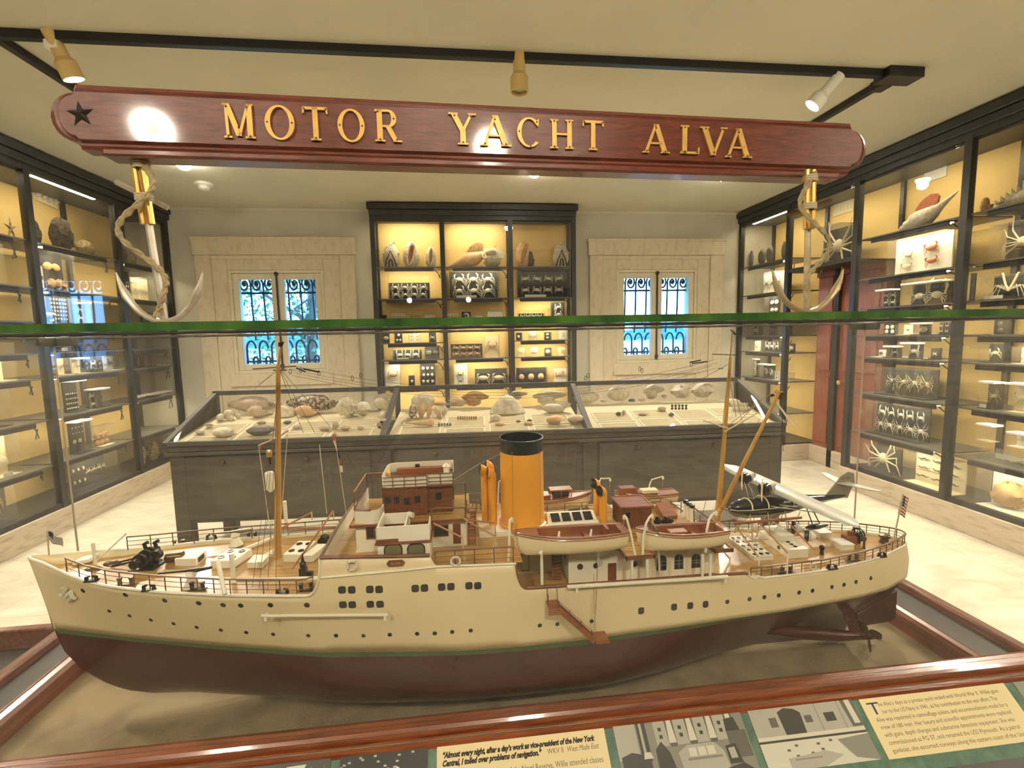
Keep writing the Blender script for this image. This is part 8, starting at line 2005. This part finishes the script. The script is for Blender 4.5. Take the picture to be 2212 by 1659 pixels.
for x in (-0.30, 0.30): MB().lathe([(0.010, ZFL), (0.012, ZFL+0.004), (0.006, ZFL+0.01)], (x, YC, 0), n=12).build('support_foot', 'gunmetal', ship)
# ---- the seaplane on its cradle
SPL = Vector((0.74, 0.958, 1.215))
W0, W1 = Vector((0.632, 1.066, 1.274)), Vector((0.770, 0.812, 1.2125))       # wing tips, far and near
wd_ = (W1-W0); wl = wd_.length; we = wd_.normalized(); fx = Vector((0.90, 0.32, 0.0)); fx = (fx-we*fx.dot(we)).normalized(); wn = fx.cross(we).normalized()
if wn.z < 0: wn = -wn
rg = []; n = 16
for i in range(n+1):
    t = i/n; s = 2*t-1; ch = 0.062*(1-0.10*abs(s))*sqrt(max(0.06, 1-max(0, (abs(s)-0.72)/0.28)**2.2)); th = 0.0075*(1-0.5*abs(s))
    c = W0.lerp(W1, t)
    rg.append([c+fx*(ch*(u-0.4))+wn*(th*v) for u, v in ((0, 0), (0.08, 0.6), (0.3, 1.0), (0.6, 0.7), (1.0, 0.05), (0.6, -0.25), (0.3, -0.35), (0.08, -0.3))])
sp = MB().rings(rg).build('seaplane', 'alu', ship, smooth=0.8); lab(sp, 'twin-engined seaplane with silver wing and navy hull')
nose, tail = Vector((0.5855, 0.955, 1.206)), Vector((0.893, 0.985, 1.206))
ax = (tail-nose); FL = ax.length; ax.normalize(); sd = Vector((0, 0, 1)).cross(ax).normalized()
def frow(x, w, zt, zk, m=10): 
    c = nose+ax*x; return [c+sd*(w*cos(a))+Vector((0, 0, (zt if sin(a) > 0 else -zk)*abs(sin(a))**0.8)) for a in [2*pi*k/m for k in range(m)]]
prof = [(0.0, 0.003, 0.004, 0.004), (0.012, 0.013, 0.014, 0.013), (0.04, 0.019, 0.019, 0.019), (0.09, 0.021, 0.021, 0.021), (0.15, 0.020, 0.019, 0.018), (0.20, 0.015, 0.014, 0.010), (0.26, 0.009, 0.009, 0.004), (FL, 0.003, 0.006, 0.002)]
up = MB(); up.rings([[p for p in frow(*q)] for q in prof]); fo = up.build('fuselage', 'navy', sp, smooth=0.9)
b = MB(); rr = [frow(q[0], q[1]*1.06, 0.0, q[3]*1.15) for q in prof[:6]]
b.rings([[r_[6]+Vector((0, 0, 0.002)), r_[7]+Vector((0, 0, -0.002)), r_[8]+Vector((0, 0, -0.002)), r_[9]+Vector((0, 0, 0.002))] for r_ in rr], closed=False); b.build('hull_underside', 'alu_dark', sp, smooth=0.9)
b = MB()
for s in (-1, 1): b.tube([nose+ax*q[0]+sd*(s*(q[1]+0.0003)) for q in prof], 0.0009, 4)
for x in (0.045, 0.085, 0.15): 
    rr = frow(x, interp(x, [(q[0], q[1]) for q in prof])*1.03, interp(x, [(q[0], q[2]) for q in prof])*1.05, 0.004, 16); b.tube(rr[:9], 0.0017, 5)
b.build('hull_stripes', 'card_cream', sp)
for pxc, pyc, Yg in ((1609, 1033, 0.985), (1652, 1056, 0.93)):
    e = at(pxc, pyc, Y=Yg); b = MB(); b.lathe([(0.0105, 0), (0.0135, 0.002), (0.0138, 0.013), (0.011, 0.016)], e-fx*0.008, fx, 16); b.build('engine', 'navy', sp, smooth=0.5)
    b = MB(); b.lathe([(0.0095, 0), (0.009, 0.012), (0.003, 0.036)], e+fx*0.008, fx, 12); b.build('nacelle', 'alu', sp, smooth=0.8)
    b = MB(); pc = e-fx*0.012; 
    for s in (-1, 1): b.tube([pc, pc+Vector((0.0, 0, s*0.012)), pc+Vector((0.001, 0, s*0.025))], [0.0014, 0.0024, 0.0008], 6)
    b.ell(pc, (0.002, 0.002, 0.002), 6, 4); b.build('propeller', 'card_cream', sp)
    b = MB()
    for dx in (-0.006, 0.008):
        t = ((e-W0).dot(we))/wl; b.tube([e+fx*dx, nose+ax*((e+fx*dx-nose).dot(ax))+Vector((0, 0, 0.014))], 0.0007, 4)
    b.build('engine_struts', 'alu', sp)
b = MB()
for s in (0.22, 0.80):
    w = W0.lerp(W1, s)
    for d in (-0.012, 0.012): b.tube([w+fx*d, nose+ax*(0.10+d)+Vector((0, 0, 0.004))+sd*(0.014 if s > 0.5 else -0.014)*-1], 0.0012, 5)
b.build('wing_struts', 'alu', sp)
fw = W0.lerp(W1, 0.70)+Vector((0.0, 0, -0.030)); fl = at(1766, 1137, Y=0.895); b = MB(); b.tube([fl-ax*0.030, fl-ax*0.018, fl, fl+ax*0.026], [0.0015, 0.006, 0.0065, 0.002], 9); b.build('float', 'navy', sp, smooth=0.8)
b = MB()
for d in (-0.012, 0.006): b.tube([fl+ax*d+Vector((0, 0, 0.004)), W0.lerp(W1, 0.68)+fx*d], 0.0012, 5)
b.build('float_struts', 'gunmetal', sp)
tb = nose+ax*(FL-0.004)
b = MB(); pts = [(-0.055, 0.004), (-0.020, 0.040), (-0.012, 0.050), (0.010, 0.060), (0.026, 0.055), (0.030, 0.035), (0.018, 0.010), (0.012, -0.004)]
b.prism([tb+ax*u+Vector((0, 0, v))-sd*0.001 for u, v in pts], sd*0.002); fn_ = b.build('tail_fin', 'alu_dark', sp, bevel=0.0006)
MXf = Matrix((ax, Vector((0, 0, 1)), ax.cross(Vector((0, 0, 1))))).transposed()
text('NC149H', 0.0070, tb+ax*(-0.010)+Vector((0, 0, 0.0425))-sd*0.0016*(1 if sd.y > 0 else -1), MXf, 'ink', fn_, 'LEFT')
st = [(-0.022, 0.0), (-0.015, 0.012), (0.004, 0.050), (0.016, 0.066), (0.026, 0.062), (0.016, 0.0)]
b = MB(); zz = Vector((0, 0, 0.034))
full = [(-0.022, 0.0), (-0.015, 0.014), (0.002, 0.050), (0.014, 0.068), (0.024, 0.064), (0.012, 0.012), (0.012, -0.012), (0.024, -0.064), (0.014, -0.068), (0.002, -0.050), (-0.015, -0.014)]
fy = Vector((fx.x*0+0.25, -0.97, -0.05)).normalized()
b.prism([tb+zz+ax*u+fy*v for u, v in full], (0, 0, 0.0022)); b.build('tailplane', 'alu', sp, bevel=0.0006)
# cradle of the seaplane: pale trestle with wheels
b = MB()
for x in (0.04, 0.085, 0.13):
    c = nose+ax*x
    for s in (-1, 1): b.tube([c+sd*(s*0.018)+Vector((0, 0, -0.010)), c+sd*(s*0.030)+Vector((0, 0, -0.072))], 0.0013, 4); b.tube([c+sd*(s*0.03)+Vector((0, 0, -0.07)), c+ax*0.04+sd*(s*0.018)+Vector((0, 0, -0.016))], 0.0010, 4)
    b.tube([c+sd*0.026+Vector((0, 0, -0.05)), c-sd*0.026+Vector((0, 0, -0.05))], 0.0010, 4)
for s in (-1, 1): b.tube([nose+ax*0.02+sd*(s*0.028)+Vector((0, 0, -0.066)), nose+ax*0.16+sd*(s*0.028)+Vector((0, 0, -0.066))], 0.0015, 4)
b.build('plane_cradle', 'twine', ship)
for px, py, Yg in ((1742, 1157, 0.875), (1714, 1140, 0.93)):
    c = at(px, py, Y=Yg); b = MB(); b.lathe([(0.005, -0.004), (0.0125, -0.004), (0.0135, -0.001), (0.0135, 0.002), (0.012, 0.004), (0.005, 0.004)], c, (0.8, -0.6, 0), 18); o = b.build('beaching_wheel', 'navy', ship)
    MB().lathe([(0.009, 0), (0.011, 0.004), (0.004, 0.012)], c-Vector((-0.004, 0.003, 0)), (0.8, -0.6, 0), 14).build('wheel_hub', 'ship_paint', o)
